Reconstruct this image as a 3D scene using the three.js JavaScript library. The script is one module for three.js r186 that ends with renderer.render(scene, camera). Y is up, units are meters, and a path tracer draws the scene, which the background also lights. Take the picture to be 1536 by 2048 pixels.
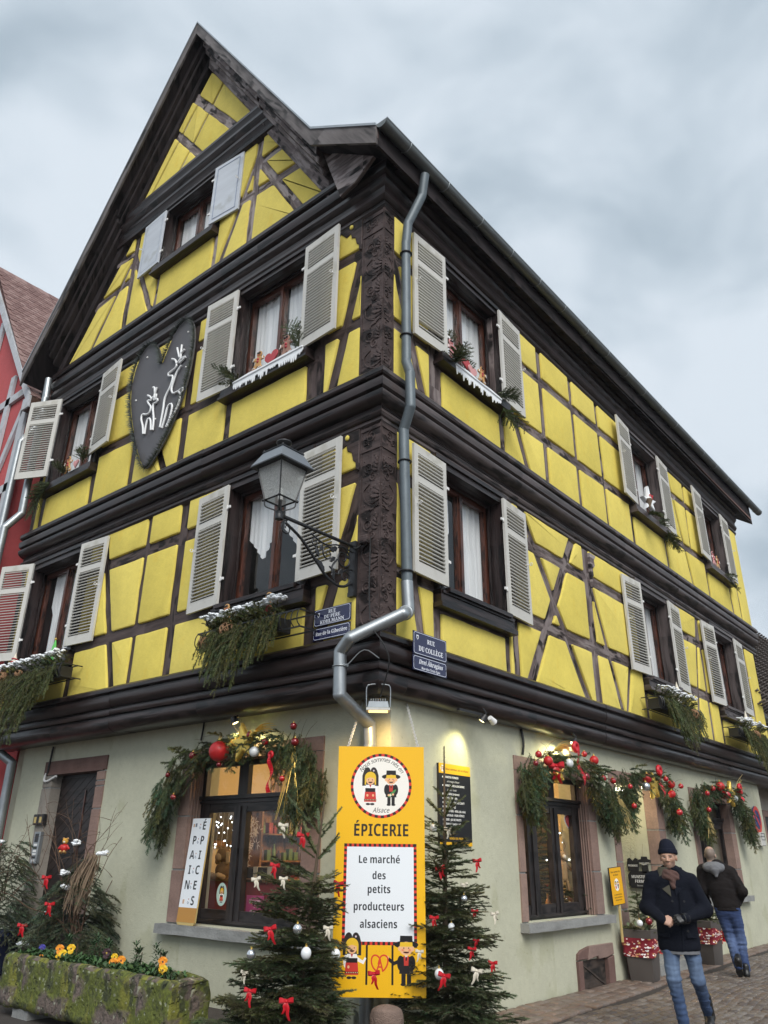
import * as THREE from 'three';
import { mergeGeometries, mergeVertices, toCreasedNormals } from 'three/addons/utils/BufferGeometryUtils.js';
// ---------------------------------------------------------------- scene, camera, sky, sun
const scene = new THREE.Scene();
const renderer = new THREE.WebGLRenderer({ antialias: true });
renderer.toneMapping = THREE.LinearToneMapping;
renderer.toneMappingExposure = 2.1;
renderer.shadowMap.enabled = true;
renderer.setSize(768, 1024);
const camera = new THREE.PerspectiveCamera(67.13, 0.75, 0.1, 900);
{
const psi = 39.9 * Math.PI / 180, tilt = 24.0 * Math.PI / 180, roll = 0.63 * Math.PI / 180;
const fh = new THREE.Vector3(Math.cos(psi), 0, -Math.sin(psi)), up0 = new THREE.Vector3(0, 1, 0), r0 = new THREE.Vector3(Math.sin(psi), 0, Math.cos(psi));
const f = fh.clone().multiplyScalar(Math.cos(tilt)).addScaledVector(up0, Math.sin(tilt));
const u0 = fh.clone().multiplyScalar(-Math.sin(tilt)).addScaledVector(up0, Math.cos(tilt));
const r = r0.clone().multiplyScalar(Math.cos(roll)).addScaledVector(u0, Math.sin(roll));
const u = u0.clone().multiplyScalar(Math.cos(roll)).addScaledVector(r0, -Math.sin(roll));
camera.quaternion.setFromRotationMatrix(new THREE.Matrix4().makeBasis(r, u, f.negate()));
camera.position.set(-6.753, 1.6, 5.5176);
}
scene.add(camera);
// ---------------------------------------------------------------- random and noise
function rng(seed) { let a = seed >>> 0; return () => { a = (a + 0x6D2B79F5) | 0; let t = Math.imul(a ^ (a >>> 15), 1 | a); t = (t + Math.imul(t ^ (t >>> 7), 61 | t)) ^ t; return ((t ^ (t >>> 14)) >>> 0) / 4294967296; }; }
function hash2(x, y, s) { let h = Math.imul(x, 374761393) ^ Math.imul(y, 668265263) ^ Math.imul(s, 2147483647); h = Math.imul(h ^ (h >>> 13), 1274126177); return ((h ^ (h >>> 16)) >>> 0) / 4294967296; }
function vnoise(x, y, p, s) {          // value noise, period p
const xi = Math.floor(x), yi = Math.floor(y), fx = x - xi, fy = y - yi, w = (t) => t * t * (3 - 2 * t), m = (a) => ((a % p) + p) % p;
const a = hash2(m(xi), m(yi), s), b = hash2(m(xi + 1), m(yi), s), c = hash2(m(xi), m(yi + 1), s), d = hash2(m(xi + 1), m(yi + 1), s), u = w(fx), v = w(fy);
return a + (b - a) * u + (c - a) * v + (a - b - c + d) * u * v;
}
function fbm(x, y, p, o, s) { let r = 0, a = 0.5, t = 0; for (let i = 0; i < o; i++) { r += a * vnoise(x, y, p, s + i * 17); t += a; x *= 2; y *= 2; p *= 2; a *= 0.5; } return r / t; }
const clamp = (x, a = 0, b = 1) => Math.min(b, Math.max(a, x)), mix = (a, b, t) => a + (b - a) * t, smooth = (a, b, x) => { const t = clamp((x - a) / (b - a)); return t * t * (3 - 2 * t); };
const enc = (l) => l <= 0.0031308 ? 12.92 * l : 1.055 * Math.pow(l, 1 / 2.4) - 0.055;
// ---------------------------------------------------------------- overcast sky
{
const W = 1536, H = 768, d = new Float32Array(W * H * 4);
for (let j = 0; j < H; j++) for (let i = 0; i < W; i++) {
const phi = (i + 0.5) / W * Math.PI * 2 - Math.PI, th = ((j + 0.5) / H - 0.5) * Math.PI;
const y = Math.sin(th), cx = Math.cos(th) * Math.cos(phi), cz = Math.cos(th) * Math.sin(phi);
let r, g, b;
if (y > -0.02) {
const k = 1 / (Math.max(y, 0) + 0.2), X = cx * k * 2.9 + 40, Z = cz * k * 2.9 + 40;
const wx = fbm(X * 0.9 + 5, Z * 0.9, 4096, 3, 5) * 1.6, n1 = fbm(X * 0.75 + wx, Z * 0.75 + wx * 0.6, 4096, 6, 11), n2 = fbm(X * 2.1 + wx, Z * 2.6 - wx, 4096, 5, 31);
let c = smooth(0.27, 0.63, n1 * 0.66 + n2 * 0.34);
const low = 1 - smooth(0.02, 0.34, y);
const L = mix(0.262, 0.40, c) * (0.98 + 0.14 * low);
r = L * mix(0.80, 0.905, c); g = L * mix(0.965, 1.0, c); b = L * mix(1.12, 1.10, c);
} else { r = 0.12; g = 0.115; b = 0.11; }
const o = (j * W + i) * 4; d[o] = r; d[o + 1] = g; d[o + 2] = b; d[o + 3] = 1;
}
const t = new THREE.DataTexture(d, W, H, THREE.RGBAFormat, THREE.FloatType);
t.mapping = THREE.EquirectangularReflectionMapping; t.minFilter = t.magFilter = THREE.LinearFilter; t.wrapS = THREE.RepeatWrapping; t.needsUpdate = true;
scene.background = t; scene.environment = t;
}
const sun = new THREE.DirectionalLight(new THREE.Color(1, 0.965, 0.91), 1.5);
sun.position.set(-26, 44, 34); sun.target.position.set(2, 4, -2); sun.castShadow = true; sun.shadow.radius = 70;
sun.shadow.mapSize.set(2048, 2048); Object.assign(sun.shadow.camera, { left: -30, right: 30, top: 30, bottom: -30, near: 1, far: 140 });
scene.add(sun, sun.target);
scene.fog = new THREE.FogExp2(new THREE.Color(0.50, 0.56, 0.62), 0.0005);
// ---------------------------------------------------------------- naming and building helpers
const used = {};
function numbered(n) { const k = used[n] = (used[n] ?? -1) + 1; return k ? `${n}_${String(k).padStart(3, '0')}` : n; }
function shadows(o) { o.castShadow = true; o.receiveShadow = true; return o; }
function tag(o, label, category, group, kind) { if (label) o.userData.label = label; if (category) o.userData.category = category; if (group) o.userData.group = group; if (kind) o.userData.kind = kind; return o; }
function thing(name, label, category, pos = [0, 0, 0], turn = 0, group) { const o = new THREE.Group(); o.name = numbered(name); o.position.set(...pos); o.rotation.y = turn; scene.add(o); return tag(o, label, category, group); }
function mesh(name, geo, mat, parent, M, kind) { const m = shadows(new THREE.Mesh(geo, mat)); m.name = parent ? name : numbered(name); if (M) m.applyMatrix4(M); if (kind) m.userData.kind = kind; (parent || scene).add(m); return m; }
function grp(name, parent, M) { const g = new THREE.Group(); g.name = name; if (M) g.applyMatrix4(M); parent.add(g); return g; }
const V = (x, y, z) => new THREE.Vector3(x, y, z);
const T = (x, y, z) => new THREE.Matrix4().makeTranslation(x, y, z);
const RX = (a) => new THREE.Matrix4().makeRotationX(a), RY = (a) => new THREE.Matrix4().makeRotationY(a), RZ = (a) => new THREE.Matrix4().makeRotationZ(a);
const mul = (...m) => m.reduce((a, b) => a.multiply(b), new THREE.Matrix4());
function flat(g) { const n = g.index ? g.toNonIndexed() : g; for (const k of Object.keys(n.attributes)) if (!['position', 'normal', 'uv', 'color'].includes(k)) n.deleteAttribute(k); n.morphAttributes = {}; n.clearGroups?.(); return n; }
function boxUV(g, sc = 1, ou = 0, ov = 0) {    // uv in metres from the dominant direction of each face
g = flat(g); g.computeVertexNormals ? (g.attributes.normal || g.computeVertexNormals()) : 0;
const p = g.attributes.position, uv = new Float32Array(p.count * 2), a = V(), b = V(), c = V(), n = V();
for (let i = 0; i < p.count; i += 3) {
a.fromBufferAttribute(p, i); b.fromBufferAttribute(p, i + 1); c.fromBufferAttribute(p, i + 2);
n.copy(b).sub(a).cross(V().copy(c).sub(a)); const x = Math.abs(n.x), y = Math.abs(n.y), z = Math.abs(n.z);
[a, b, c].forEach((q, k) => { const [s, t] = x > y && x > z ? [q.z, q.y] : y > z ? [q.x, q.z] : [q.x, q.y]; uv[(i + k) * 2] = s * sc + ou; uv[(i + k) * 2 + 1] = t * sc + ov; });
}
g.setAttribute('uv', new THREE.BufferAttribute(uv, 2)); return g;
}
function merge(list) { list = list.map(flat); const hasC = list.some(g => g.attributes.color); for (const g of list) { if (!g.attributes.uv) boxUV(g); if (hasC && !g.attributes.color) g.setAttribute('color', new THREE.BufferAttribute(new Float32Array(g.attributes.position.count * 3).fill(1), 3)); } return mergeGeometries(list); }
const tr = (g, ...m) => { const q = g.clone(); q.applyMatrix4(mul(...m)); return q; };
function bx(x0, y0, z0, x1, y1, z1) { const w = Math.abs(x1 - x0), hh = Math.abs(y1 - y0), d = Math.abs(z1 - z0); let g = new THREE.BoxGeometry(w, hh, d); g.translate((x0 + x1) / 2, (y0 + y1) / 2, (z0 + z1) / 2); g = boxUV(g); return hh > w && hh > d ? turnUV(g, Math.PI / 2) : g; }
function turnUV(g, a) { const u = g.attributes.uv, c = Math.cos(a), s = Math.sin(a); for (let i = 0; i < u.count; i++) { const x = u.getX(i), y = u.getY(i); u.setXY(i, c * x + s * y, c * y - s * x); } return g; }     // lays the grain along a part
function extr(pts, depth, o = {}) {      // polygon in x,y pushed along +z, optional holes and bevel
const s = new THREE.Shape(pts.map(p => new THREE.Vector2(p[0], p[1])));
for (const h of o.holes || []) s.holes.push(new THREE.Path(h.map(p => new THREE.Vector2(p[0], p[1]))));
const g = new THREE.ExtrudeGeometry(s, { depth, bevelEnabled: !!o.bevel, bevelThickness: o.bevel || 0, bevelSize: o.bevelSize ?? o.bevel ?? 0, bevelOffset: -(o.bevelSize ?? o.bevel ?? 0), bevelSegments: o.seg || 1, steps: 1, curveSegments: 8 });
return boxUV(g);
}
// tube along points; closed ends, uv along the length
function tube(pts, r, seg = 8, n, taper) {
const P = pts.map(p => p.isVector3 ? p : V(...p)), curve = P.length === 2 ? new THREE.LineCurve3(P[0], P[1]) : new THREE.CatmullRomCurve3(P, false, 'centripetal');
const N = n || (P.length === 2 ? 1 : P.length * 3), fr = curve.computeFrenetFrames(N, false), pos = [], idx = [];
for (let i = 0; i <= N; i++) { const c = curve.getPointAt(i / N), rr = typeof taper === 'function' ? r * taper(i / N) : taper != null ? r * mix(1, taper, i / N) : r;
for (let j = 0; j < seg; j++) { const a = j / seg * Math.PI * 2, q = c.clone().addScaledVector(fr.normals[i], Math.cos(a) * rr).addScaledVector(fr.binormals[i], Math.sin(a) * rr); pos.push(q.x, q.y, q.z); } }
for (let i = 0; i < N; i++) for (let j = 0; j < seg; j++) { const a = i * seg + j, b = i * seg + (j + 1) % seg, c = a + seg, d = b + seg; idx.push(a, b, c, b, d, c); }
const e = pos.length / 3; for (const [i, k] of [[0, 0], [N, 1]]) { const c = curve.getPointAt(i / N); pos.push(c.x, c.y, c.z); for (let j = 0; j < seg; j++) { const a = i * seg + j, b = i * seg + (j + 1) % seg; k ? idx.push(e + k, a, b) : idx.push(e + k, b, a); } }
const g = new THREE.BufferGeometry(); g.setAttribute('position', new THREE.Float32BufferAttribute(pos, 3)); g.setIndex(idx); g.computeVertexNormals(); return boxUV(toCreasedNormals(g, 1.1));
}
const poly = (pts, r, seg = 8) => merge(pts.slice(1).map((p, i) => tube([pts[i], p], r, seg)).concat(pts.slice(1, -1).map(p => { const s = new THREE.SphereGeometry(r * 1.01, seg, 6); s.translate(...p); return s; })));   // bent pipe
function lathe(prof, seg = 20) { return boxUV(toCreasedNormals(flat(new THREE.LatheGeometry(prof.map(p => new THREE.Vector2(p[0], p[1])), seg)), 0.7)); }
// triangle soup collector
class MB {
constructor() { this.p = []; this.c = []; }
tri(a, b, c, col) { this.p.push(a.x, a.y, a.z, b.x, b.y, b.z, c.x, c.y, c.z); if (col) for (let i = 0; i < 3; i++) this.c.push(col[0], col[1], col[2]); return this; }
quad(a, b, c, d, col) { return this.tri(a, b, c, col).tri(a, c, d, col); }
add(arr, M, col) { const e = M.elements, p = this.p; for (let i = 0; i < arr.length; i += 3) { const x = arr[i], y = arr[i + 1], z = arr[i + 2]; p.push(e[0] * x + e[4] * y + e[8] * z + e[12], e[1] * x + e[5] * y + e[9] * z + e[13], e[2] * x + e[6] * y + e[10] * z + e[14]); if (col) this.c.push(col[0], col[1], col[2]); } }
geo(uv = true) { const g = new THREE.BufferGeometry(); g.setAttribute('position', new THREE.Float32BufferAttribute(this.p, 3)); if (this.c.length) g.setAttribute('color', new THREE.Float32BufferAttribute(this.c, 3)); g.computeVertexNormals(); return uv ? boxUV(g) : g; }
}
// ---------------------------------------------------------------- procedural textures and materials
function tex(n, fn, data) {
const d = new Uint8Array(n * n * 4);
for (let j = 0; j < n; j++) for (let i = 0; i < n; i++) { const c = fn(i / n, j / n), o = (j * n + i) * 4; for (let k = 0; k < 3; k++) { const v = Array.isArray(c) ? c[k] : c; d[o + k] = 255 * clamp(data ? v : enc(clamp(v))); } d[o + 3] = 255; }
const t = new THREE.DataTexture(d, n, n); t.wrapS = t.wrapT = THREE.RepeatWrapping; t.magFilter = THREE.LinearFilter; t.minFilter = THREE.LinearMipmapLinearFilter; t.generateMipmaps = true; if (!data) t.colorSpace = THREE.SRGBColorSpace; t.needsUpdate = true; return t;
}
const rep = (t, x, y = x) => { const c = t.clone(); c.repeat.set(x, y); c.needsUpdate = true; return c; };
const canvas = (w, h, draw) => { const c = document.createElement('canvas'); c.width = w; c.height = h; draw(c.getContext('2d'), w, h); const t = new THREE.CanvasTexture(c); t.colorSpace = THREE.SRGBColorSpace; t.anisotropy = 8; return t; };
const std = (o) => new THREE.MeshStandardMaterial(o), phy = (o) => new THREE.MeshPhysicalMaterial(o), lin = (r, g, b) => new THREE.Color(r, g, b);
const plasterMap = tex(512, (u, v) => { const a = fbm(u * 5, v * 5, 5, 5, 3), b = fbm(u * 40, v * 40, 40, 3, 9), s = smooth(0.62, 0.8, fbm(u * 9, v * 7, 7 * 9, 4, 77)); const k = 0.86 + 0.16 * a + 0.1 * (b - 0.5); return [k, k * (1 - 0.035 * s), k * (1 - 0.12 * s)]; });
const plasterBump = tex(512, (u, v) => 0.55 * fbm(u * 14, v * 14, 14, 4, 21) + 0.45 * fbm(u * 90, v * 90, 90, 2, 23), true);
const greenMap = tex(1024, (u, v) => {       // rendered wall: faint blotches, spatter and rubbed spots
const a = fbm(u * 4, v * 4, 4, 6, 41), b = fbm(u * 60, v * 60, 60, 3, 43), st = smooth(0.60, 0.72, fbm(u * 10, v * 6, 60, 5, 47)), sp = smooth(0.78, 0.86, fbm(u * 120, v * 120, 120, 2, 51));
const k = 0.80 + 0.24 * a + 0.1 * (b - 0.5); return [k * (1 - 0.10 * st - 0.12 * sp), k * (1 - 0.10 * st - 0.13 * sp), k * (1 - 0.15 * st - 0.16 * sp)]; });
const grain = (s) => (u, v) => {        // u runs along the timber
const w = fbm(u * 3, v * 4, 12, 3, s) * 0.9, f = fbm(u * 5 + w, v * 15 + w * 2, 75, 4, s + 5), g = fbm(u * 10, v * 70, 700, 3, s + 8);
const crack = smooth(0.56, 0.66, fbm(u * 3 + w * 0.5, v * 10 + w, 30, 4, s + 13)) * smooth(0.35, 0.6, fbm(u * 9, v * 6, 54, 3, s + 19)); return [f, g, crack]; };
const woodMap = tex(1024, (u, v) => { const [f, g, c] = grain(61)(u, v), p = fbm(u * 6, v * 7, 42, 4, 67); const k = (0.2 + 1.15 * f + 0.4 * (g - 0.5) + 0.5 * (p - 0.5)) * (1 - 0.8 * c); return [k, k * 0.985, k * 0.97]; });
const woodBump = tex(1024, (u, v) => { const [f, g, c] = grain(61)(u, v); return clamp(0.3 + 0.5 * f + 0.25 * g - 0.6 * c); }, true);
const greyWoodMap = tex(1024, (u, v) => { const [f, g, c] = grain(161)(u, v); const p = smooth(0.42, 0.62, fbm(u * 5, v * 8, 40, 5, 93)); const k = (0.18 + 1.3 * f + 0.6 * (g - 0.5)) * (1 - 0.88 * c); return [k * mix(0.6, 1.25, p), k * mix(0.55, 1.22, p), k * mix(0.55, 1.22, p)]; });
const stoneMap = tex(512, (u, v) => { const a = fbm(u * 5, v * 5, 5, 5, 71), b = fbm(u * 50, v * 50, 50, 3, 73), l = fbm(u * 2, v * 26, 52, 3, 79); const k = 0.68 + 0.3 * a + 0.22 * (b - 0.5) + 0.14 * (l - 0.5); return [k, k * 0.98, k * 0.97]; });
const stoneBump = tex(512, (u, v) => 0.5 * fbm(u * 16, v * 16, 16, 4, 81) + 0.5 * fbm(u * 70, v * 70, 70, 2, 83), true);
const metalMap = tex(256, (u, v) => { const a = fbm(u * 4, v * 4, 4, 5, 91), b = fbm(u * 30, v * 30, 30, 2, 95); const k = 0.74 + 0.34 * a + 0.12 * (b - 0.5); return [k, k, k]; });
const fabricMap = tex(256, (u, v) => { const a = fbm(u * 6, v * 6, 6, 4, 101), w = (Math.sin(u * 256 * Math.PI / 2) * Math.sin(v * 256 * Math.PI / 2)); const k = 0.8 + 0.25 * a + 0.1 * w; return [k, k, k]; });
const paintMap = tex(512, (u, v) => { const a = fbm(u * 3, v * 18, 54, 4, 111), st = smooth(0.60, 0.78, fbm(u * 5, v * 5, 25, 5, 117)); const k = 0.86 + 0.16 * a; return [k * (1 - 0.18 * st), k * (1 - 0.19 * st), k * (1 - 0.23 * st)]; });
const cobbleMap = tex(512, (u, v) => { const a = fbm(u * 3, v * 3, 3, 5, 121), b = fbm(u * 30, v * 30, 30, 4, 123); const k = 0.6 + 0.45 * a + 0.4 * (b - 0.5); const m = smooth(0.55, 0.7, fbm(u * 8, v * 8, 8, 4, 127)); return [k * mix(1, 1.06, m), k * mix(1, 0.94, m), k * mix(1, 0.86, m)]; });
const mossMap = tex(1024, (u, v) => {        // sandstone trough grown over with moss and lichen
const a = fbm(u * 4, v * 6, 12, 6, 131), b = fbm(u * 46, v * 46, 46, 3, 133), m = smooth(0.36, 0.56, a + 0.14 * (b - 0.5)), y = 0.75 * smooth(0.50, 0.68, fbm(u * 6, v * 2.5 + 3, 30, 5, 137)), d = smooth(0.58, 0.7, fbm(u * 12, v * 9, 36, 4, 139)), li = smooth(0.70, 0.78, fbm(u * 22, v * 22, 22, 4, 141));
const st = [0.13, 0.10, 0.085], gr = [0.085 + 0.03 * b, 0.10 + 0.035 * b, 0.022], ye = [0.185, 0.18, 0.03], dk = [0.03, 0.035, 0.018]; let c = st.map((s, k) => mix(s, mix(gr[k], ye[k], y), m)); c = c.map((s, k) => mix(s, dk[k], d * 0.75)); return c.map((s, k) => mix(s, [0.33, 0.34, 0.26][k], li * 0.7) * (0.72 + 0.56 * b)); });
const mossBump = tex(512, (u, v) => 0.45 * fbm(u * 7, v * 7, 7, 5, 151) + 0.4 * fbm(u * 40, v * 40, 40, 3, 153) - 0.5 * smooth(0.7, 0.78, fbm(u * 26, v * 26, 26, 2, 155)) + 0.2, true);
const M = {};
M.yellow = [[0.79, 0.645, 0.135], [0.76, 0.62, 0.125], [0.81, 0.665, 0.148]].map(c => std({ color: lin(...c), map: rep(plasterMap, 0.55), bumpMap: rep(plasterBump, 1.1), bumpScale: 0.004, roughness: 0.92 }));
M.green = std({ color: lin(0.53, 0.53, 0.405), map: rep(greenMap, 0.3), bumpMap: rep(plasterBump, 1.3), bumpScale: 0.004, roughness: 0.95 });
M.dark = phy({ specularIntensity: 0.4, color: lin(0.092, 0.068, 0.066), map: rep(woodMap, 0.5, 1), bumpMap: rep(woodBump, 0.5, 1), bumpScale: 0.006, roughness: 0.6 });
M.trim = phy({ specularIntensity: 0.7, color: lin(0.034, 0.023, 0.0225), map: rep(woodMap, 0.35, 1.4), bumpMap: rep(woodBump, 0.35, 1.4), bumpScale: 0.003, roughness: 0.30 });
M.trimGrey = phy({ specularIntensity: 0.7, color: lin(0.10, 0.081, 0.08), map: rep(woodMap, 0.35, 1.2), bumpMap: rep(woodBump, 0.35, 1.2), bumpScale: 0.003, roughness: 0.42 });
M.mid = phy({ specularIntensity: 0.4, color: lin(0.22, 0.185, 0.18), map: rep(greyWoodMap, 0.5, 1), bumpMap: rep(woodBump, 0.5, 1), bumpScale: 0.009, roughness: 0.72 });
M.grey = phy({ specularIntensity: 0.4, color: lin(0.34, 0.30, 0.295), map: rep(greyWoodMap, 0.5, 1), bumpMap: rep(woodBump, 0.5, 1), bumpScale: 0.009, roughness: 0.7 });
M.verge = phy({ specularIntensity: 0.4, color: lin(0.17, 0.155, 0.155), map: rep(woodMap, 0.3, 0.8), bumpMap: rep(woodBump, 0.3, 0.8), bumpScale: 0.003, roughness: 0.6 });
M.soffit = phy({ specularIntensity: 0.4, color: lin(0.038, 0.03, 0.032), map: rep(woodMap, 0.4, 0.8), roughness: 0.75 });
M.backing = phy({ specularIntensity: 0.4, color: lin(0.05, 0.04, 0.04), map: rep(woodMap, 0.5, 0.7), roughness: 0.85 });
M.shutter = std({ color: lin(0.60, 0.59, 0.555), map: rep(paintMap, 0.7), roughness: 0.62 });
M.slat = std({ color: lin(0.60, 0.59, 0.555), map: rep(paintMap, 1.1), roughness: 0.62 });
M.shutterBlue = std({ color: lin(0.56, 0.60, 0.66), map: rep(paintMap, 0.6), roughness: 0.5 });
M.line = std({ color: lin(0.26, 0.31, 0.42), roughness: 0.6 });
M.white = std({ color: lin(0.78, 0.78, 0.77), roughness: 0.6 });
M.mahogany = std({ color: lin(0.10, 0.035, 0.022), map: rep(woodMap, 0.8, 2), roughness: 0.3 });
M.glass = phy({ color: lin(1, 1, 1), transmission: 1, thickness: 0, roughness: 0.015, ior: 1.6 });
M.wavy = phy({ color: lin(0.9, 0.92, 0.9), transmission: 0.72, thickness: 0, roughness: 0.4, bumpMap: rep(plasterBump, 3), bumpScale: 0.02 });
M.curtain = phy({ color: lin(0.90, 0.93, 0.95), transmission: 0.3, thickness: 0, roughness: 0.95, side: THREE.DoubleSide });
M.room = std({ color: lin(0.16, 0.15, 0.14), roughness: 1 });
M.zinc = std({ color: lin(0.40, 0.43, 0.45), map: rep(metalMap, 1.2), metalness: 0.75, roughness: 0.42 });
M.pipeBlue = std({ color: lin(0.135, 0.165, 0.185), map: rep(metalMap, 1.5), metalness: 0.25, roughness: 0.5 });
M.gutter = std({ color: lin(0.16, 0.175, 0.175), map: rep(metalMap, 0.9), metalness: 0.55, roughness: 0.45 });
M.sand = [[0.30, 0.20, 0.168], [0.27, 0.187, 0.16], [0.33, 0.228, 0.19]].map(c => std({ color: lin(...c), map: rep(stoneMap, 1.1), bumpMap: rep(stoneBump, 1.6), bumpScale: 0.004, roughness: 0.92 }));
M.sandDark = std({ color: lin(0.17, 0.10, 0.085), map: rep(stoneMap, 1.1), bumpMap: rep(stoneBump, 1.6), bumpScale: 0.005, roughness: 0.92 });
M.greyStone = std({ color: lin(0.30, 0.31, 0.305), map: rep(stoneMap, 1.3), bumpMap: rep(stoneBump, 1.2), bumpScale: 0.006, roughness: 0.9 });
M.jamb = std({ color: lin(0.31, 0.285, 0.25), map: rep(stoneMap, 0.9), bumpMap: rep(stoneBump, 1.2), bumpScale: 0.005, roughness: 0.92 });
M.black = std({ color: lin(0.016, 0.015, 0.016), roughness: 0.45 });
M.iron = std({ color: lin(0.028, 0.029, 0.032), roughness: 0.42, metalness: 0.3 });
M.lampGrey = std({ color: lin(0.20, 0.225, 0.255), roughness: 0.35, metalness: 0.2 });
M.frameBlack = std({ color: lin(0.030, 0.024, 0.024), map: rep(woodMap, 0.6, 1.5), roughness: 0.42 });
M.snow = std({ color: lin(0.84, 0.87, 0.90), roughness: 0.95 });
M.redGloss = phy({ color: lin(0.44, 0.012, 0.018), roughness: 0.18, clearcoat: 0.8, clearcoatRoughness: 0.08 });
M.redMatt = std({ color: lin(0.50, 0.018, 0.02), roughness: 0.42 });
M.redDark = phy({ color: lin(0.20, 0.006, 0.012), roughness: 0.15, metalness: 0.3, clearcoat: 0.8, clearcoatRoughness: 0.05 });
M.ribbon = std({ color: lin(0.55, 0.012, 0.022), roughness: 0.38, side: THREE.DoubleSide });
M.cream = std({ color: lin(0.72, 0.66, 0.54), roughness: 0.5, side: THREE.DoubleSide });
M.pearl = phy({ color: lin(0.76, 0.78, 0.79), roughness: 0.25, clearcoat: 0.5 });
M.silver = std({ color: lin(0.72, 0.74, 0.76), metalness: 0.9, roughness: 0.16 });
M.gold = std({ color: lin(0.74, 0.50, 0.12), metalness: 0.75, roughness: 0.34, side: THREE.DoubleSide });
M.straw = std({ color: lin(0.50, 0.38, 0.15), roughness: 0.8, side: THREE.DoubleSide });
M.needle = std({ vertexColors: true, roughness: 0.62, side: THREE.DoubleSide });
M.leaf = std({ vertexColors: true, roughness: 0.6, side: THREE.DoubleSide });
M.twig = std({ color: lin(0.105, 0.062, 0.04), roughness: 0.85 });
M.twigPale = std({ color: lin(0.21, 0.15, 0.10), roughness: 0.85 });
M.bark = std({ color: lin(0.10, 0.07, 0.045), roughness: 0.9 });
M.ginger = std({ color: lin(0.56, 0.31, 0.115), map: rep(plasterMap, 2), roughness: 0.7 });
M.gingerDark = std({ color: lin(0.36, 0.20, 0.15), map: rep(plasterMap, 2), roughness: 0.7 });
M.heartRed = std({ color: lin(0.42, 0.05, 0.06), roughness: 0.6 });
M.pink = std({ color: lin(0.62, 0.30, 0.30), roughness: 0.7 });
M.board = std({ color: lin(0.095, 0.092, 0.10), roughness: 0.55, map: rep(plasterMap, 0.8) });
M.wire = std({ color: lin(0.62, 0.62, 0.60), roughness: 0.4, metalness: 0.3 });
M.lightTube = std({ color: lin(0.80, 0.81, 0.82), roughness: 0.3 });
M.cord = std({ color: lin(0.014, 0.014, 0.015), roughness: 0.6 });
M.rattan = std({ color: lin(0.27, 0.15, 0.075), roughness: 0.75 });
const needleTint = (r, k = 1) => { const a = 0.75 + 0.6 * r(), b = r(); return [0.058 * a * k * (0.9 + 0.6 * b), 0.090 * a * k, 0.036 * a * k * (1.1 - 0.3 * b)]; };
// ================================================================ THE TIMBER-FRAMED CORNER HOUSE
const house = thing('timber_framed_house', 'big yellow half-timbered corner house with grey louvred shutters and dark carved corner posts', 'house');
const bayL = (d) => ({ s: -1, M: mul(T(-d, 0, 0), RY(-Math.PI / 2)), d }), bayR = (d) => ({ s: 1, M: T(0, 0, d), d });
const L0 = bayL(0), L1 = bayL(0.38), L2 = bayL(0.44), A1 = bayL(0.50), A2 = bayL(0.56), R0 = bayR(0), R1 = bayR(0.13), R2 = bayR(0.18);
const at = (b, u, v, o = 0) => V(b.s * u, v, o).applyMatrix4(b.M);       // metres along a facade from the corner, height, distance off the wall
const fbox = (b, u0, v0, o0, u1, v1, o1) => bx(b.s * u0, v0, o0, b.s * u1, v1, o1);
const rnd = rng(7);
// --- storey walls with real openings
function storey(b, u0, u1, v0, v1, holes, mat = M.backing, o0 = -0.36, o1 = -0.03, name = 'wall') {
const P = (u, v) => [b.s * u, v];
const g = extr([P(u0, v0), P(u1, v0), P(u1, v1), P(u0, v1)], o1 - o0, { holes: holes.map(h => [P(h[0], h[2]), P(h[1], h[2]), P(h[1], h[3]), P(h[0], h[3])]) });
g.translate(0, 0, o0); return mesh(name, g, mat, house, b.M);
}
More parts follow.
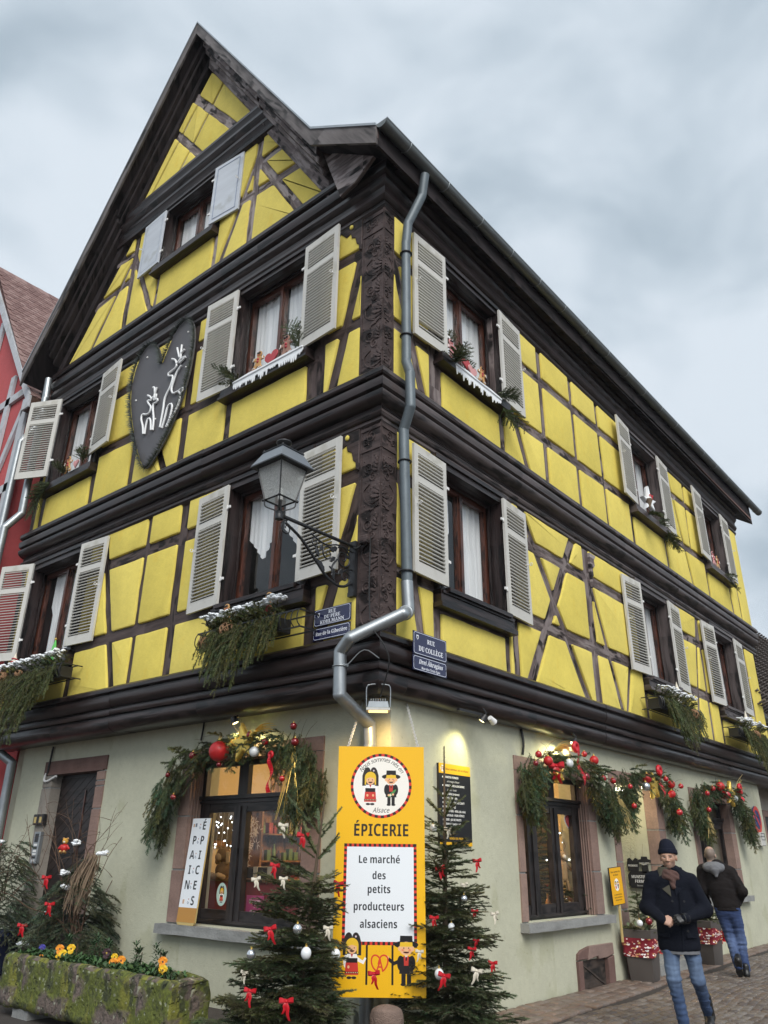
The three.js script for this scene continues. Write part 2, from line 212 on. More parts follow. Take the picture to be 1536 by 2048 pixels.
// --- polygon splitting: every timber cuts the infill
function clipHalf(P, nx, ny, d) { const R = []; for (let i = 0; i < P.length; i++) { const a = P[i], b = P[(i + 1) % P.length], da = a[0] * nx + a[1] * ny - d, db = b[0] * nx + b[1] * ny - d; if (da >= 0) R.push(a); if ((da > 0 && db < 0) || (da < 0 && db > 0)) { const t = da / (da - db); R.push([a[0] + (b[0] - a[0]) * t, a[1] + (b[1] - a[1]) * t]); } } return R; }
const area = (P) => Math.abs(P.reduce((s, a, i) => { const b = P[(i + 1) % P.length]; return s + a[0] * b[1] - b[0] * a[1]; }, 0)) / 2;
const per = (P) => P.reduce((s, a, i) => s + Math.hypot(a[0] - P[(i + 1) % P.length][0], a[1] - P[(i + 1) % P.length][1]), 0);
function infill(b, outline, beams, drop) {
let cells = [outline.map(p => [b.s * p[0], p[1]])];
for (const [u1, v1, u2, v2, w] of beams) {
const x1 = b.s * u1, x2 = b.s * u2, len = Math.hypot(x2 - x1, v2 - v1), tx = (x2 - x1) / len, ty = (v2 - v1) / len, nx = -ty, ny = tx, d0 = x1 * nx + v1 * ny, next = [];
for (const c of cells) {
const strip = clipHalf(clipHalf(c, nx, ny, d0 - w / 2), -nx, -ny, -(d0 + w / 2));
if (strip.length < 3) { next.push(c); continue; }
const ts = strip.map(p => (p[0] - x1) * tx + (p[1] - v1) * ty), lo = Math.min(...ts), hi = Math.max(...ts), ov = Math.min(hi, len) - Math.max(lo, 0);
if (ov < 0.5 * (hi - lo)) { next.push(c); continue; }
for (const q of [clipHalf(c, nx, ny, d0 + w / 2), clipHalf(c, -nx, -ny, -(d0 - w / 2))]) if (q.length > 2 && area(q) > 0.006) next.push(q);
}
cells = next;
}
for (const c of cells) {
const cx = c.reduce((s, p) => s + p[0], 0) / c.length * b.s, cy = c.reduce((s, p) => s + p[1], 0) / c.length;
if (drop.some(h => cx > h[0] && cx < h[1] && cy > h[2] && cy < h[3]) || area(c) / per(c) < 0.016) continue;
let ccw = c.reduce((s, a, i) => { const q = c[(i + 1) % c.length]; return s + a[0] * q[1] - q[0] * a[1]; }, 0) > 0 ? c : c.slice().reverse();
ccw = ccw.filter((p, i) => { const q = ccw[(i + 1) % ccw.length]; return Math.hypot(p[0] - q[0], p[1] - q[1]) > 0.02; }); if (ccw.length < 3) continue;
const pts = [];                                            // uneven, hand-trowelled edges and blunted corners
ccw.forEach((p, i) => { const q = ccw[(i + 1) % ccw.length], r = ccw[(i + ccw.length - 1) % ccw.length], l = Math.hypot(q[0] - p[0], q[1] - p[1]), lr = Math.hypot(r[0] - p[0], r[1] - p[1]), k = Math.min(0.02, l / 5, lr / 5);
pts.push([p[0] + (r[0] - p[0]) / lr * k, p[1] + (r[1] - p[1]) / lr * k], [p[0] + (q[0] - p[0]) / l * k, p[1] + (q[1] - p[1]) / l * k]);
const n = Math.floor(l / 0.22); for (let j = 1; j < n; j++) { const t = j / n, e = (rnd() - 0.5) * 0.014; pts.push([mix(p[0], q[0], t) - (q[1] - p[1]) / l * e, mix(p[1], q[1], t) + (q[0] - p[0]) / l * e]); } });
const bs = Math.min(0.03, 0.35 * area(c) / per(c));
const g = extr(pts, 0.03, { bevel: 0.022, bevelSize: bs, seg: 2 }); g.translate(0, 0, -0.03 + rnd() * 0.006);
const uv = g.attributes.uv, ou = rnd() * 9, ov2 = rnd() * 9; for (let i = 0; i < uv.count; i++) uv.setXY(i, uv.getX(i) + ou, uv.getY(i) + ov2);
mesh('plaster_panel', toCreasedNormals(g, 0.75), M.yellow[(rnd() * 3) | 0], house, b.M);
}
}
// --- hewn timbers, each a part
function timber(b, u1, v1, u2, v2, w, mat, lift = 0) {
const x1 = b.s * u1, x2 = b.s * u2, len = Math.hypot(x2 - x1, v2 - v1) + 0.04, n = Math.max(2, Math.round(len / 0.3)), g0 = new THREE.BoxGeometry(len, w + 0.012, 0.12, n, 2, 1), p = g0.attributes.position;
const j = new Map();
for (let i = 0; i < p.count; i++) { const x = p.getX(i), y = p.getY(i), z = p.getZ(i), k = `${x.toFixed(3)},${y.toFixed(3)},${z > 0}`; if (!j.has(k)) j.set(k, [(rnd() - 0.5) * 0.026, (rnd() - 0.5) * 0.016]); const q = j.get(k); p.setY(i, y + q[0]); if (z > 0) p.setZ(i, z + q[1] - (Math.abs(y) > w / 3 ? 0.006 : 0)); }
g0.computeVertexNormals(); const g = boxUV(g0, 1, rnd() * 7, rnd() * 7);
mesh('timber_beam', g, mat, house, mul(b.M, T((x1 + x2) / 2, (v1 + v2) / 2, -0.06 - lift), RZ(Math.atan2(v2 - v1, x2 - x1))));
}
function frameBay(b, outline, beams, drop, mat) {
const list = beams.map(q => q.length > 5 && typeof q[5] !== 'object' ? q : q);
infill(b, outline, list, drop);
list.forEach((q, i) => { if (q[5] === 0) return; timber(b, q[0], q[1], q[2], q[3], q[4], q[5]?.isMaterial ? q[5] : mat, 0.0005 + (i % 9) * 0.0014); });
}
const post = (u, w, v0, v1, m) => [u, v0, u, v1, w, m], rail = (v, u0, u1, w, v2 = v) => [u0, v, u1, v2, w];
// openings: u0, u1, v0, v1
const W = {
L1a: [6.55, 8.22, 4.70, 6.40], L1b: [1.12, 2.62, 4.70, 6.40], R1a: [0.81, 2.26, 4.70, 6.36], R1b: [7.25, 8.66, 4.70, 6.38], R1c: [11.45, 12.92, 4.76, 6.44],
L2a: [6.80, 8.36, 8.20, 10.0], L2b: [1.25, 2.81, 8.20, 9.96], R2a: [0.86, 2.39, 8.20, 9.84], R2b: [7.59, 9.14, 8.24, 9.9], R2c: [12.01, 13.5, 8.28, 9.94], A: [3.84, 5.36, 12.02, 13.36],
};
const wide = (h, a, lo, hi) => [h[0] - a, h[1] + a, h[2] - lo, h[3] + hi];
storey(L1, -0.09, 8.9, 3.45, 6.75, [W.L1a, W.L1b]); storey(R1, -0.33, 14.86, 3.45, 6.75, [W.R1a, W.R1b, W.R1c]);
storey(L2, -0.13, 8.9, 6.75, 10.9, [W.L2a, W.L2b]); storey(R2, -0.39, 15.1, 6.75, 10.72, [W.R2a, W.R2b, W.R2c]);
// --- first floor, left face
{ const v0 = 3.8, v1 = 6.56, cut = [wide(W.L1a, 0.05, 0.24, 0.5), wide(W.L1b, 0.05, 0.24, 0.5)];
frameBay(L1, [[-0.13, v0], [8.9, v0], [8.9, v1], [-0.13, v1]], [
[0.03, v0, 0.03, v1, 0.34, 0], post(3.78, 0.2, v0, v1), post(4.7, 0.12, v0, v1), post(2.76, 0.16, v0, v1), post(0.96, 0.19, v0, v1), post(6.46, 0.19, v0, v1), post(8.33, 0.19, v0, v1), post(8.8, 0.22, v0, v1),
rail(5.98, 3.1, 6.4, 0.19, 5.97), rail(4.69, 2.8, 6.5, 0.18, 4.67), rail(5.93, 0.12, 0.95, 0.2, 5.9), rail(4.66, 0.12, 0.95, 0.16), rail(4.43, 1.0, 2.76, 0.12), rail(4.43, 6.46, 8.33, 0.12),
[6.02, v1, 5.12, v0, 0.17], [0.1, 6.0, 0.84, v0, 0.2]], cut, M.dark); }
// --- first floor, right face
{ const v0 = 3.8, v1 = 6.54, cut = [wide(W.R1a, 0.05, 0.26, 0.5), wide(W.R1b, 0.05, 0.26, 0.5), wide(W.R1c, 0.05, 0.26, 0.5)];
frameBay(R1, [[-0.38, v0], [14.86, v0], [14.86, v1], [-0.38, v1]], [
[-0.24, v0, -0.24, v1, 0.28, 0], post(-0.03, 0.11, 5.85, v1), post(0.72, 0.17, v0, v1), post(2.37, 0.15, v0, v1), post(2.60, 0.19, v0, v1), post(7.16, 0.17, v0, v1), post(8.76, 0.16, v0, v1), post(11.32, 0.2, v0, v1), post(13.04, 0.16, v0, v1), post(14.04, 0.18, v0, v1),
rail(6.0, 2.6, 7.2, 0.2, 5.98), rail(4.77, 2.6, 7.2, 0.21, 4.8), rail(5.94, 8.8, 11.2, 0.19, 5.96), rail(4.8, 8.8, 11.3, 0.2, 4.79), rail(4.41, 0.7, 2.4, 0.12), rail(4.41, 7.1, 8.8, 0.12), rail(4.47, 11.3, 13.05, 0.12), rail(4.66, -0.1, 0.7, 0.15), rail(5.93, -0.1, 0.7, 0.17),
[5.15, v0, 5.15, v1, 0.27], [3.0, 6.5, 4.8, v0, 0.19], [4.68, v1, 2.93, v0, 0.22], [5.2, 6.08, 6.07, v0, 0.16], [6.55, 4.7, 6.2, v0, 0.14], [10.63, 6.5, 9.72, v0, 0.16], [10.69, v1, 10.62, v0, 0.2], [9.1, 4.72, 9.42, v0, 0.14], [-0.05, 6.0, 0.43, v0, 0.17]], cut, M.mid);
mesh('bracket', extr([[0, 0], [0.02, 0.16], [0.09, 0.22], [0.07, 0.34], [0.17, 0.42], [0.15, 0.52], [0.24, 0.62], [0, 0.62]].map(p => [p[0], p[1] - 0.62]), 0.05), M.grey, house, mul(R1.M, T(5.28, 6.5, -0.01))); }
// --- second floor, left face
{ const v0 = 7.25, v1 = 10.1, cut = [wide(W.L2a, 0.05, 0.2, 0.5), wide(W.L2b, 0.05, 0.2, 0.5)];
frameBay(L2, [[-0.18, v0], [8.9, v0], [8.9, v1], [-0.18, v1]], [
[0.01, v0, 0.01, v1, 0.38, 0], post(2.9, 0.16, v0, v1), post(4.03, 0.2, v0, v1), post(5.44, 0.18, v0, v1), post(1.03, 0.36, v0, v1), post(6.7, 0.18, v0, v1), post(8.48, 0.2, v0, v1), post(8.8, 0.22, v0, v1), post(3.45, 0.17, v0, 8.26),
rail(9.48, 2.9, 6.7, 0.2, 9.5), rail(8.22, 2.9, 4.1, 0.19, 8.24), rail(8.27, 4.0, 6.7, 0.2, 8.36), rail(9.42, 0.15, 0.95, 0.2, 9.44), rail(8.21, 0.15, 0.95, 0.18), rail(7.98, 1.0, 2.9, 0.1), rail(7.98, 6.7, 8.5, 0.1),
[5.2, 8.8, 4.43, v0, 0.17], [0.16, 9.6, 0.71, v0, 0.19]], cut, M.dark); }
// --- second floor, right face
{ const v0 = 7.22, v1 = 10.02, cut = [wide(W.R2a, 0.05, 0.22, 0.5), wide(W.R2b, 0.05, 0.22, 0.5), wide(W.R2c, 0.05, 0.22, 0.5)];
frameBay(R2, [[-0.44, v0], [15.1, v0], [15.1, v1], [-0.44, v1]], [
[-0.34, v0, -0.34, v1, 0.2, 0], post(0.71, 0.3, v0, v1), post(2.47, 0.17, v0, v1), post(3.9, 0.17, v0, v1), post(5.11, 0.15, v0, v1), post(6.24, 0.14, v0, v1), post(7.45, 0.18, v0, v1), post(9.24, 0.16, v0, v1), post(11.86, 0.2, v0, v1), post(13.6, 0.16, v0, v1), post(14.3, 0.14, v0, v1),
rail(9.31, 2.5, 7.45, 0.19, 9.42), rail(8.09, 2.5, 7.45, 0.19, 8.27), rail(9.4, 9.3, 11.8, 0.17, 9.46), rail(8.17, 9.2, 11.85, 0.18, 8.25), rail(9.28, -0.3, 0.7, 0.18), rail(8.14, -0.3, 0.7, 0.18), rail(7.98, 0.7, 2.4, 0.1), rail(8.02, 7.4, 9.2, 0.1), rail(8.05, 11.8, 13.6, 0.1),
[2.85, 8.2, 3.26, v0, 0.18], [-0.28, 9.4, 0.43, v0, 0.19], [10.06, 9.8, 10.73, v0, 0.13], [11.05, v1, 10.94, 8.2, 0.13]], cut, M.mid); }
// --- gable: wall, two attic stages
const RL = [[-4.63, 17.92], [-0.81, 11.80], [0.52, 10.86]], LL = [[-4.63, 17.92], [-8.3, 12.57], [-9.45, 11.04]];     // verge lines in z, y
{ const P = (z, y) => [z, y], out = [[-8.95, 10.6], [0.12, 10.6], [-0.75, 11.5], [-4.63, 17.6], [-8.35, 12.2], [-8.95, 11.4]];
const h = W.A, g = extr(out.map(p => P(...p)), 0.3, { holes: [[[-h[0], h[2]], [-h[1], h[2]], [-h[1], h[3]], [-h[0], h[3]]], [[-4.5, 16.68], [-4.8, 17.08], [-5.12, 16.6], [-4.84, 16.28]]] });
g.translate(0, 0, -0.33); mesh('gable_wall', g, M.backing, house, A1.M); }
{ const v0 = 10.9, v1 = 13.6, cut = [wide(W.A, 0.05, 0.16, 0.6)];
frameBay(A1, [[0.86, v0], [8.62, v0], [6.55, v1], [2.52, v1]], [
[2.7, v1, 2.78, v0, 0.17, M.grey], [6.49, v1, 6.49, v0, 0.2], post(3.72, 0.13, v0, v1, M.grey), post(5.46, 0.13, v0, v1), rail(11.93, 3.7, 5.5, 0.12),
[2.72, 12.98, 1.45, v0, 0.17, M.grey], [2.6, 12.86, 1.9, 12.86, 0.2, M.grey], [3.7, 12.27, 1.4, 12.06, 0.21, M.grey], [2.78, 12.95, 3.58, v0, 0.15, M.grey], [6.4, 12.7, 5.5, v0, 0.15], [6.6, 12.75, 7.75, v0, 0.13], [7.8, 12.22, 6.55, 12.29, 0.18], [7.2, 13.08, 6.5, 12.99, 0.18]], cut, M.mid); }
{ const v0 = 14.1; 
frameBay(A2, [[2.66, v0], [6.98, v0], [5.28, 16.72], [4.9, 17.2], [4.42, 16.6]], [
[5.34, 16.78, 3.28, 14.06, 0.19, M.grey], [5.84, 16.05, 4.27, 14.0, 0.17, M.grey], [3.9, 16.25, 5.42, 14.06, 0.08, M.grey], [4.9, 16.08, 6.35, v0, 0.08, M.grey], [4.55, 17.1, 5.14, 16.35, 0.46, 0]], [], M.grey); }
// --- moulded cornices, boards mitred at the corner
function cornice(name, prof, dx, dz, uL, uR, mats, boards = [[], []]) {
const arc = [0]; prof.forEach((p, i) => { if (i) arc.push(arc[i - 1] + Math.hypot(p[0] - prof[i - 1][0], p[1] - prof[i - 1][1])); });
const run = (side, a, b, capA, capB, mat) => {
const jo = (rnd() - 0.5) * 0.010, jy = (rnd() - 0.5) * 0.008, pt = (p, s) => { const o = p[0] + (p[0] < -0.2 ? 0 : jo), y = p[1] + jy; return side ? V(s ?? -(dx + o), y, dz + o) : V(-(dx + o), y, s == null ? dz + o : -s); };
const pos = [], uv = [], idx = [], N = prof.length;
for (const [s, k] of [[a, 0], [b, 1]]) prof.forEach((p, i) => { const q = pt(p, s); pos.push(q.x, q.y, q.z); uv.push((side ? q.x : -q.z) + a, arc[i]); });
for (let i = 0; i < N - 1; i++) { const f = [i, i + 1, N + i, i + 1, N + i + 1, N + i]; idx.push(...(side ? f : f.reverse())); }
let g = new THREE.BufferGeometry(); g.setAttribute('position', new THREE.Float32BufferAttribute(pos, 3)); g.setAttribute('uv', new THREE.Float32BufferAttribute(uv, 2)); g.setIndex(idx); g.computeVertexNormals(); g = toCreasedNormals(g, 0.55);
const parts = [flat(g)];
for (const [on, k] of [[capA, 0], [capB, 1]]) if (on) { const tri = THREE.ShapeUtils.triangulateShape(prof.map(p => new THREE.Vector2(p[0], p[1])), []), m = new MB(); for (const t of tri) m.tri(...t.map(i => V(pos[(k * N + i) * 3], pos[(k * N + i) * 3 + 1], pos[(k * N + i) * 3 + 2]))); parts.push(m.geo()); }
mesh(name, merge(parts), mat, house);
};
const cutsL = [null, ...boards[0], uL], cutsR = [null, ...boards[1], uR];
for (let i = 0; i + 1 < cutsL.length; i++) run(0, cutsL[i], cutsL[i + 1], i > 0, true, mats[0]);
if (uR) for (let i = 0; i + 1 < cutsR.length; i++) run(1, cutsR[i], cutsR[i + 1], i > 0, true, mats[1]);
}
cornice('cornice', [[-0.04, 3.88], [0.12, 3.845], [0.15, 3.815], [0.152, 3.765], [0.125, 3.745], [0.095, 3.742], [0.093, 3.715], [0.142, 3.70], [0.15, 3.67], [0.145, 3.62], [0.125, 3.575], [0.09, 3.545], [0.05, 3.54], [0.05, 3.52], [0.112, 3.50], [0.115, 3.465], [0.10, 3.435], [0.05, 3.425], [0.05, 3.40], [0.098, 3.39], [0.11, 3.35], [0.104, 3.30], [0.08, 3.255], [0.035, 3.22], [-0.02, 3.20], [-0.09, 3.20], [-0.10, 3.225], [-0.44, 3.235], [-0.44, 3.9]], 0.38, 0.13, 8.92, 14.9, [M.trim, M.trim], [[4.9], [5.05, 8.9]]);
cornice('cornice', [[-0.06, 7.31], [0.09, 7.265], [0.115, 7.235], [0.117, 7.175], [0.10, 7.15], [0.06, 7.145], [0.058, 7.11], [0.105, 7.095], [0.115, 7.05], [0.10, 6.985], [0.05, 6.965], [0.05, 6.94], [0.095, 6.925], [0.098, 6.885], [0.075, 6.84], [0.03, 6.805], [-0.01, 6.79], [-0.035, 6.785], [-0.035, 6.715], [0.0, 6.705], [0.012, 6.67], [-0.005, 6.635], [-0.03, 6.62], [-0.02, 6.60], [-0.015, 6.565], [-0.03, 6.545], [-0.05, 6.53], [-0.10, 6.47], [-0.10, 7.31]], 0.44, 0.18, 8.92, 15.14, [M.trim, M.trimGrey], [[3.3], [4.75, 9.4]]);
cornice('cornice', [[-0.06, 11.06], [0.12, 11.0], [0.16, 10.96], [0.165, 10.88], [0.145, 10.85], [0.09, 10.845], [0.088, 10.79], [0.145, 10.77], [0.158, 10.70], [0.13, 10.61], [0.065, 10.58], [0.065, 10.53], [0.115, 10.51], [0.118, 10.44], [0.09, 10.39], [0.06, 10.36], [0.055, 10.27], [0.085, 10.25], [0.09, 10.19], [0.06, 10.14], [0.03, 10.12], [0.045, 10.09], [0.048, 10.04], [0.02, 10.0], [-0.01, 9.97], [-0.06, 9.93], [-0.06, 11.06]], 0.44, 0.18, 8.95, 15.16, [M.trim, M.trim], [[2.4], [4.3, 9.8]]);
{ const prof = [[-0.12, 14.22], [0.12, 14.16], [0.15, 14.12], [0.152, 14.05], [0.125, 14.0], [0.11, 13.93], [0.135, 13.9], [0.137, 13.83], [0.10, 13.77], [0.07, 13.73], [0.09, 13.7], [0.085, 13.64], [0.05, 13.59], [0.03, 13.54], [0.045, 13.51], [0.03, 13.45], [-0.03, 13.42], [-0.12, 13.4]];
const g = extr(prof.map(p => [p[0], p[1]]), 1); const q = toCreasedNormals(boxUV(tr(g, T(-0.56, 0, 0), new THREE.Matrix4().set(-1, 0, 0, 0, 0, 1, 0, 0, 0, 0, -1, 0, 0, 0, 0, 1))), 0.5); void q;
const b = new MB(), zl = -7.2, zr = -2.42, w = (p, z) => V(-0.56 - p[0], p[1], z + (z < -5 ? -1 : 1) * (14.2 - p[1]) * 0.62); 
for (let i = 0; i + 1 < prof.length; i++) b.quad(w(prof[i], zl), w(prof[i + 1], zl), w(prof[i + 1], zr), w(prof[i], zr));
for (const [z, s] of [[zl, 1], [zr, 1]]) { const tri = THREE.ShapeUtils.triangulateShape(prof.map(p => new THREE.Vector2(p[0], p[1])), []); for (const t of tri) b.tri(...t.map(i => w(prof[i], z))); }
mesh('cornice', toCreasedNormals(b.geo(), 0.5), M.trim, house); }
// --- carved corner posts: square post, scrolls and leaves in relief on both faces
function carvedPost(dx, dz, v0, v1, wl, wr, seed) {
const g = grp('carved_post', house), r = rng(seed), box = new THREE.BoxGeometry(wr + 0.02, v1 - v0, wl + 0.02, 2, 30, 2), p = box.attributes.position;
box.translate(-dx - 0.02 + (wr + 0.02) / 2, (v0 + v1) / 2, dz + 0.02 - (wl + 0.02) / 2); mesh('post', boxUV(box), M.dark, g);
const rel = [], H = v1 - v0, place = (gm, side) => { if (side) return rel.push(tr(gm, T(-dx - 0.02, 0, dz + 0.02))); const q = flat(tr(gm, T(-dx - 0.02, 0, dz + 0.02), RY(-Math.PI / 2), new THREE.Matrix4().makeScale(-1, 1, 1))), P = q.attributes.position; for (let i = 0; i < P.count; i += 3) { const a = [P.getX(i), P.getY(i), P.getZ(i)]; P.setXYZ(i, P.getX(i + 1), P.getY(i + 1), P.getZ(i + 1)); P.setXYZ(i + 1, ...a); } q.deleteAttribute('normal'); q.deleteAttribute('uv'); q.computeVertexNormals(); rel.push(q); };
const spiral = (cx, cy, R, turns, dir, a0) => { const q = []; for (let i = 0; i <= 22; i++) { const t = i / 22, a = a0 + dir * t * turns * 6.283, rr = R * (1 - 0.8 * t); q.push(V(cx + Math.cos(a) * rr, cy + Math.sin(a) * rr, 0.002)); } return tube(q, 0.012, 6, 24, 0.7); };
const leaf = (cx, cy, a, l, w) => { const q = extr([[0, 0], [l * 0.3, w * 0.5], [l * 0.55, w * 0.42], [l * 0.62, w * 0.62], [l, 0], [l * 0.62, -w * 0.62], [l * 0.55, -w * 0.42], [l * 0.3, -w * 0.5]], 0.004, { bevel: 0.008, bevelSize: 0.012, seg: 2 }); return tr(q, T(cx, cy, 0.004), RZ(a)); };
const n = 7; for (const side of [0, 1]) { const w = side ? wr : wl, k = w / 0.33;
for (let i = 0; i < n; i++) { const y = v0 + H * (i + 0.6) / (n + 0.2), h = H / n;
if (i === n - 1) { place(spiral(0.16 * k, y + 0.05, 0.085 * k, 1.6, -1, 1.5), side); place(spiral(0.25 * k, y - 0.02, 0.05 * k, 1.3, 1, 1.2), side); }
else if (i % 2) { place(spiral(0.19 * k, y, 0.075 * k, 1.5, 1, -1.6), side); place(spiral(0.12 * k, y - h * 0.36, 0.06 * k, 1.3, -1, 1.6), side); for (let j = 0; j < 4; j++) place(leaf(0.05 * k, y - h * 0.2 + j * h * 0.11, 0.5 + j * 0.25, 0.10 * k, 0.04), side); }
else { for (let j = 0; j < 6; j++) place(leaf(0.012, y - h * 0.3 + j * h * 0.09, -0.5 + j * 0.36, (0.19 - j * 0.015) * k, 0.05), side); place(tube([V(0.0, y - h * 0.42, 0), V(0.14 * k, y - h * 0.34, 0.002), V(0.25 * k, y - h * 0.1, 0.002), V(0.27 * k, y + h * 0.2, 0.002), V(0.18 * k, y + h * 0.4, 0.002)], 0.013, 5), side); }
for (let j = 0; j < 9; j++) { const s = new THREE.SphereGeometry(0.008 + r() * 0.006, 5, 4); s.translate((0.03 + r() * 0.9 * 0.3) * k, y + (r() - 0.5) * h, 0); place(s, side); } }
for (const e of [0.01, w - 0.012]) place(bx(e - 0.008, v0, -0.005, e + 0.008, v1, 0.008), side);
for (const yy of [v0 + 0.05, v1 - 0.07, v1 - 0.36]) place(bx(0, yy - 0.02, -0.005, w, yy + 0.02, 0.014), side); }
mesh('carving', merge(rel.map(q => boxUV(q))), M.dark, g);
}
carvedPost(0.38, 0.13, 3.8, 6.56, 0.33, 0.29, 5); carvedPost(0.44, 0.18, 7.25, 10.0, 0.38, 0.21, 6);
// scalloped brackets beside the posts
for (const [b, v, u] of [[L1, 6.55, 0.2], [L2, 10.04, 0.2]]) {
const sh = [[0, 0], [0.62, 0], [0.62, -0.1], [0.5, -0.12], [0.42, -0.06], [0.36, -0.13], [0.3, -0.2], [0.22, -0.17], [0.2, -0.26], [0.13, -0.3], [0.1, -0.42], [0.06, -0.46], [0.05, -0.56], [0, -0.58]];
const g = extr(sh.map(p => [-p[0], p[1]]).reverse(), 0.05, { bevel: 0.008 }); mesh('bracket', g, M.dark, house, mul(b.M, T(-u, v, -0.018)));
const k = new THREE.SphereGeometry(0.035, 10, 8); k.scale(1, 1.15, 0.6); mesh('bracket_knob', k, M.yellow[0], house, mul(b.M, T(-u - 0.2, v - 0.07, 0.045)));
}
// --- roof, verges, eaves
const extr0 = extr, band = (line, a, b) => line.map(p => [p[0], p[1] - a]).concat(line.map(p => [p[0], p[1] - b]).reverse()), ZY = (x1) => mul(T(x1, 0, 0), RY(-Math.PI / 2));
const tileMap = tex(512, (u, v) => { const k = 0.75 + 0.4 * fbm(u * 8, v * 8, 8, 5, 171); return [k, k * 0.97, k * 0.95]; });
M.tile = std({ color: lin(0.23, 0.135, 0.12), map: rep(tileMap, 0.7), roughness: 0.9 });
for (const [l, n] of [[RL, 1], [LL, 0]]) {
mesh('roof_slope', extr(band(l, 0.02, 0.22), 16.9), M.tile, house, ZY(15.9));
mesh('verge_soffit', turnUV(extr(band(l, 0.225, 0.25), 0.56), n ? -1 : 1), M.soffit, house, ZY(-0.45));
mesh('verge_board', turnUV(extr(band(l, 0.0, 0.35), 0.035, { bevel: 0.004 }), n ? -1 : 1), M.verge, house, ZY(-0.998));
mesh('verge_flashing', extr(band(l, -0.025, 0.02), 0.09), M.zinc, house, ZY(-0.965));
mesh('verge_board', extr(band(l, 0.0, 0.35), 0.035), M.verge, house, ZY(15.96));
}
const cutLine = (l, y0, y1) => { const q = []; for (let i = 0; i + 1 < l.length; i++) { const a = l[i], b = l[i + 1]; const f = (y) => { const t = (a[1] - y) / (a[1] - b[1]); return [mix(a[0], b[0], t), y]; }; if (a[1] > y0 && b[1] < y1) { q.push(a[1] > y1 ? f(y1) : a); q.push(b[1] < y0 ? f(y0) : b); } } return q; };
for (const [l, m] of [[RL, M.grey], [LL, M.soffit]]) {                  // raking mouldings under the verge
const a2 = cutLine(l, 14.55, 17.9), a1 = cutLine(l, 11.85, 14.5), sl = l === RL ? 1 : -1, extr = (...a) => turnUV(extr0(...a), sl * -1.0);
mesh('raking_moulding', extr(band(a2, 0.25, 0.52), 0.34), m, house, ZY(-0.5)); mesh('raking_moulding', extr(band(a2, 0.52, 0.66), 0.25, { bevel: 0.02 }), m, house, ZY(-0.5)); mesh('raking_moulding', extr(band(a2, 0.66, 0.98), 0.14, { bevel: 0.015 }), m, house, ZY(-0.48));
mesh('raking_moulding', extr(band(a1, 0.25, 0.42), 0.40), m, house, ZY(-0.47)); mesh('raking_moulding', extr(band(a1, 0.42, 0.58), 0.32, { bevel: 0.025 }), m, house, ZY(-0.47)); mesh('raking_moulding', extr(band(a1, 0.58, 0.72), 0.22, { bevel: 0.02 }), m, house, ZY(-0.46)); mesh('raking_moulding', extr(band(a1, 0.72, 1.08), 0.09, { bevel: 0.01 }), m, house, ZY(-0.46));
}
mesh('eave_board', extr([[-0.86, 11.62], [0.2, 10.78], [-0.16, 10.5], [-0.44, 10.42]], 0.05, { bevel: 0.006 }), M.grey, house, ZY(-0.66));
mesh('eave_fascia', bx(-0.99, 10.5, 0.485, 15.9, 10.86, 0.525), M.soffit, house, mul(T(-1, 10.8, 0), RZ(0.012), T(1, -10.8, 0)));
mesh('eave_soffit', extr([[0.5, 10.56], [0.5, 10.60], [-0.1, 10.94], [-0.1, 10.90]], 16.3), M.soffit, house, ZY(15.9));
{ // gutter along the right eave, bracket by bracket
const ring = []; for (let i = 0; i <= 14; i++) { const a = Math.PI + i / 14 * Math.PI; ring.push([Math.cos(a) * 0.095, Math.sin(a) * 0.095]); } for (let i = 14; i >= 0; i--) { const a = Math.PI + i / 14 * Math.PI; ring.push([Math.cos(a) * 0.088, Math.sin(a) * 0.088]); }
const MG = mul(T(-1.03, 10.86, 0.615), RZ(0.0125)), g = grp('gutter', house, MG);
mesh('gutter_channel', toCreasedNormals(tr(extr(ring, 17.6), RY(Math.PI / 2)), 0.5), M.gutter, g); mesh('gutter_bead', tr(tube([[0, 0, 0.093], [17.6, 0, 0.093]], 0.012, 8), T(0, 0.004, 0)), M.zinc, g);
mesh('gutter_end', tr(extr(ring.slice(0, 15), 0.01), RY(Math.PI / 2), T(0, 0, -0.004)), M.gutter, g);
for (let i = 0; i < 19; i++) mesh('gutter_bracket', boxUV(tr(new THREE.TorusGeometry(0.099, 0.007, 5, 14, Math.PI), T(0.55 + i * 0.93, 0, 0), RY(Math.PI / 2), RX(Math.PI))), M.zinc, g);
}
// --- floors and hidden walls
for (const y of [3.42, 6.9, 10.55]) mesh('floor', bx(-0.1, y, -8.6, 14.7, y + 0.12, -0.25), M.room, house);
mesh('rear_wall', bx(14.5, 0, -8.8, 14.84, 11, -0.35), M.yellow[0], house); mesh('rear_wall', bx(0.4, 3.3, -9.2, 14.8, 11, -8.92), M.yellow[0], house);
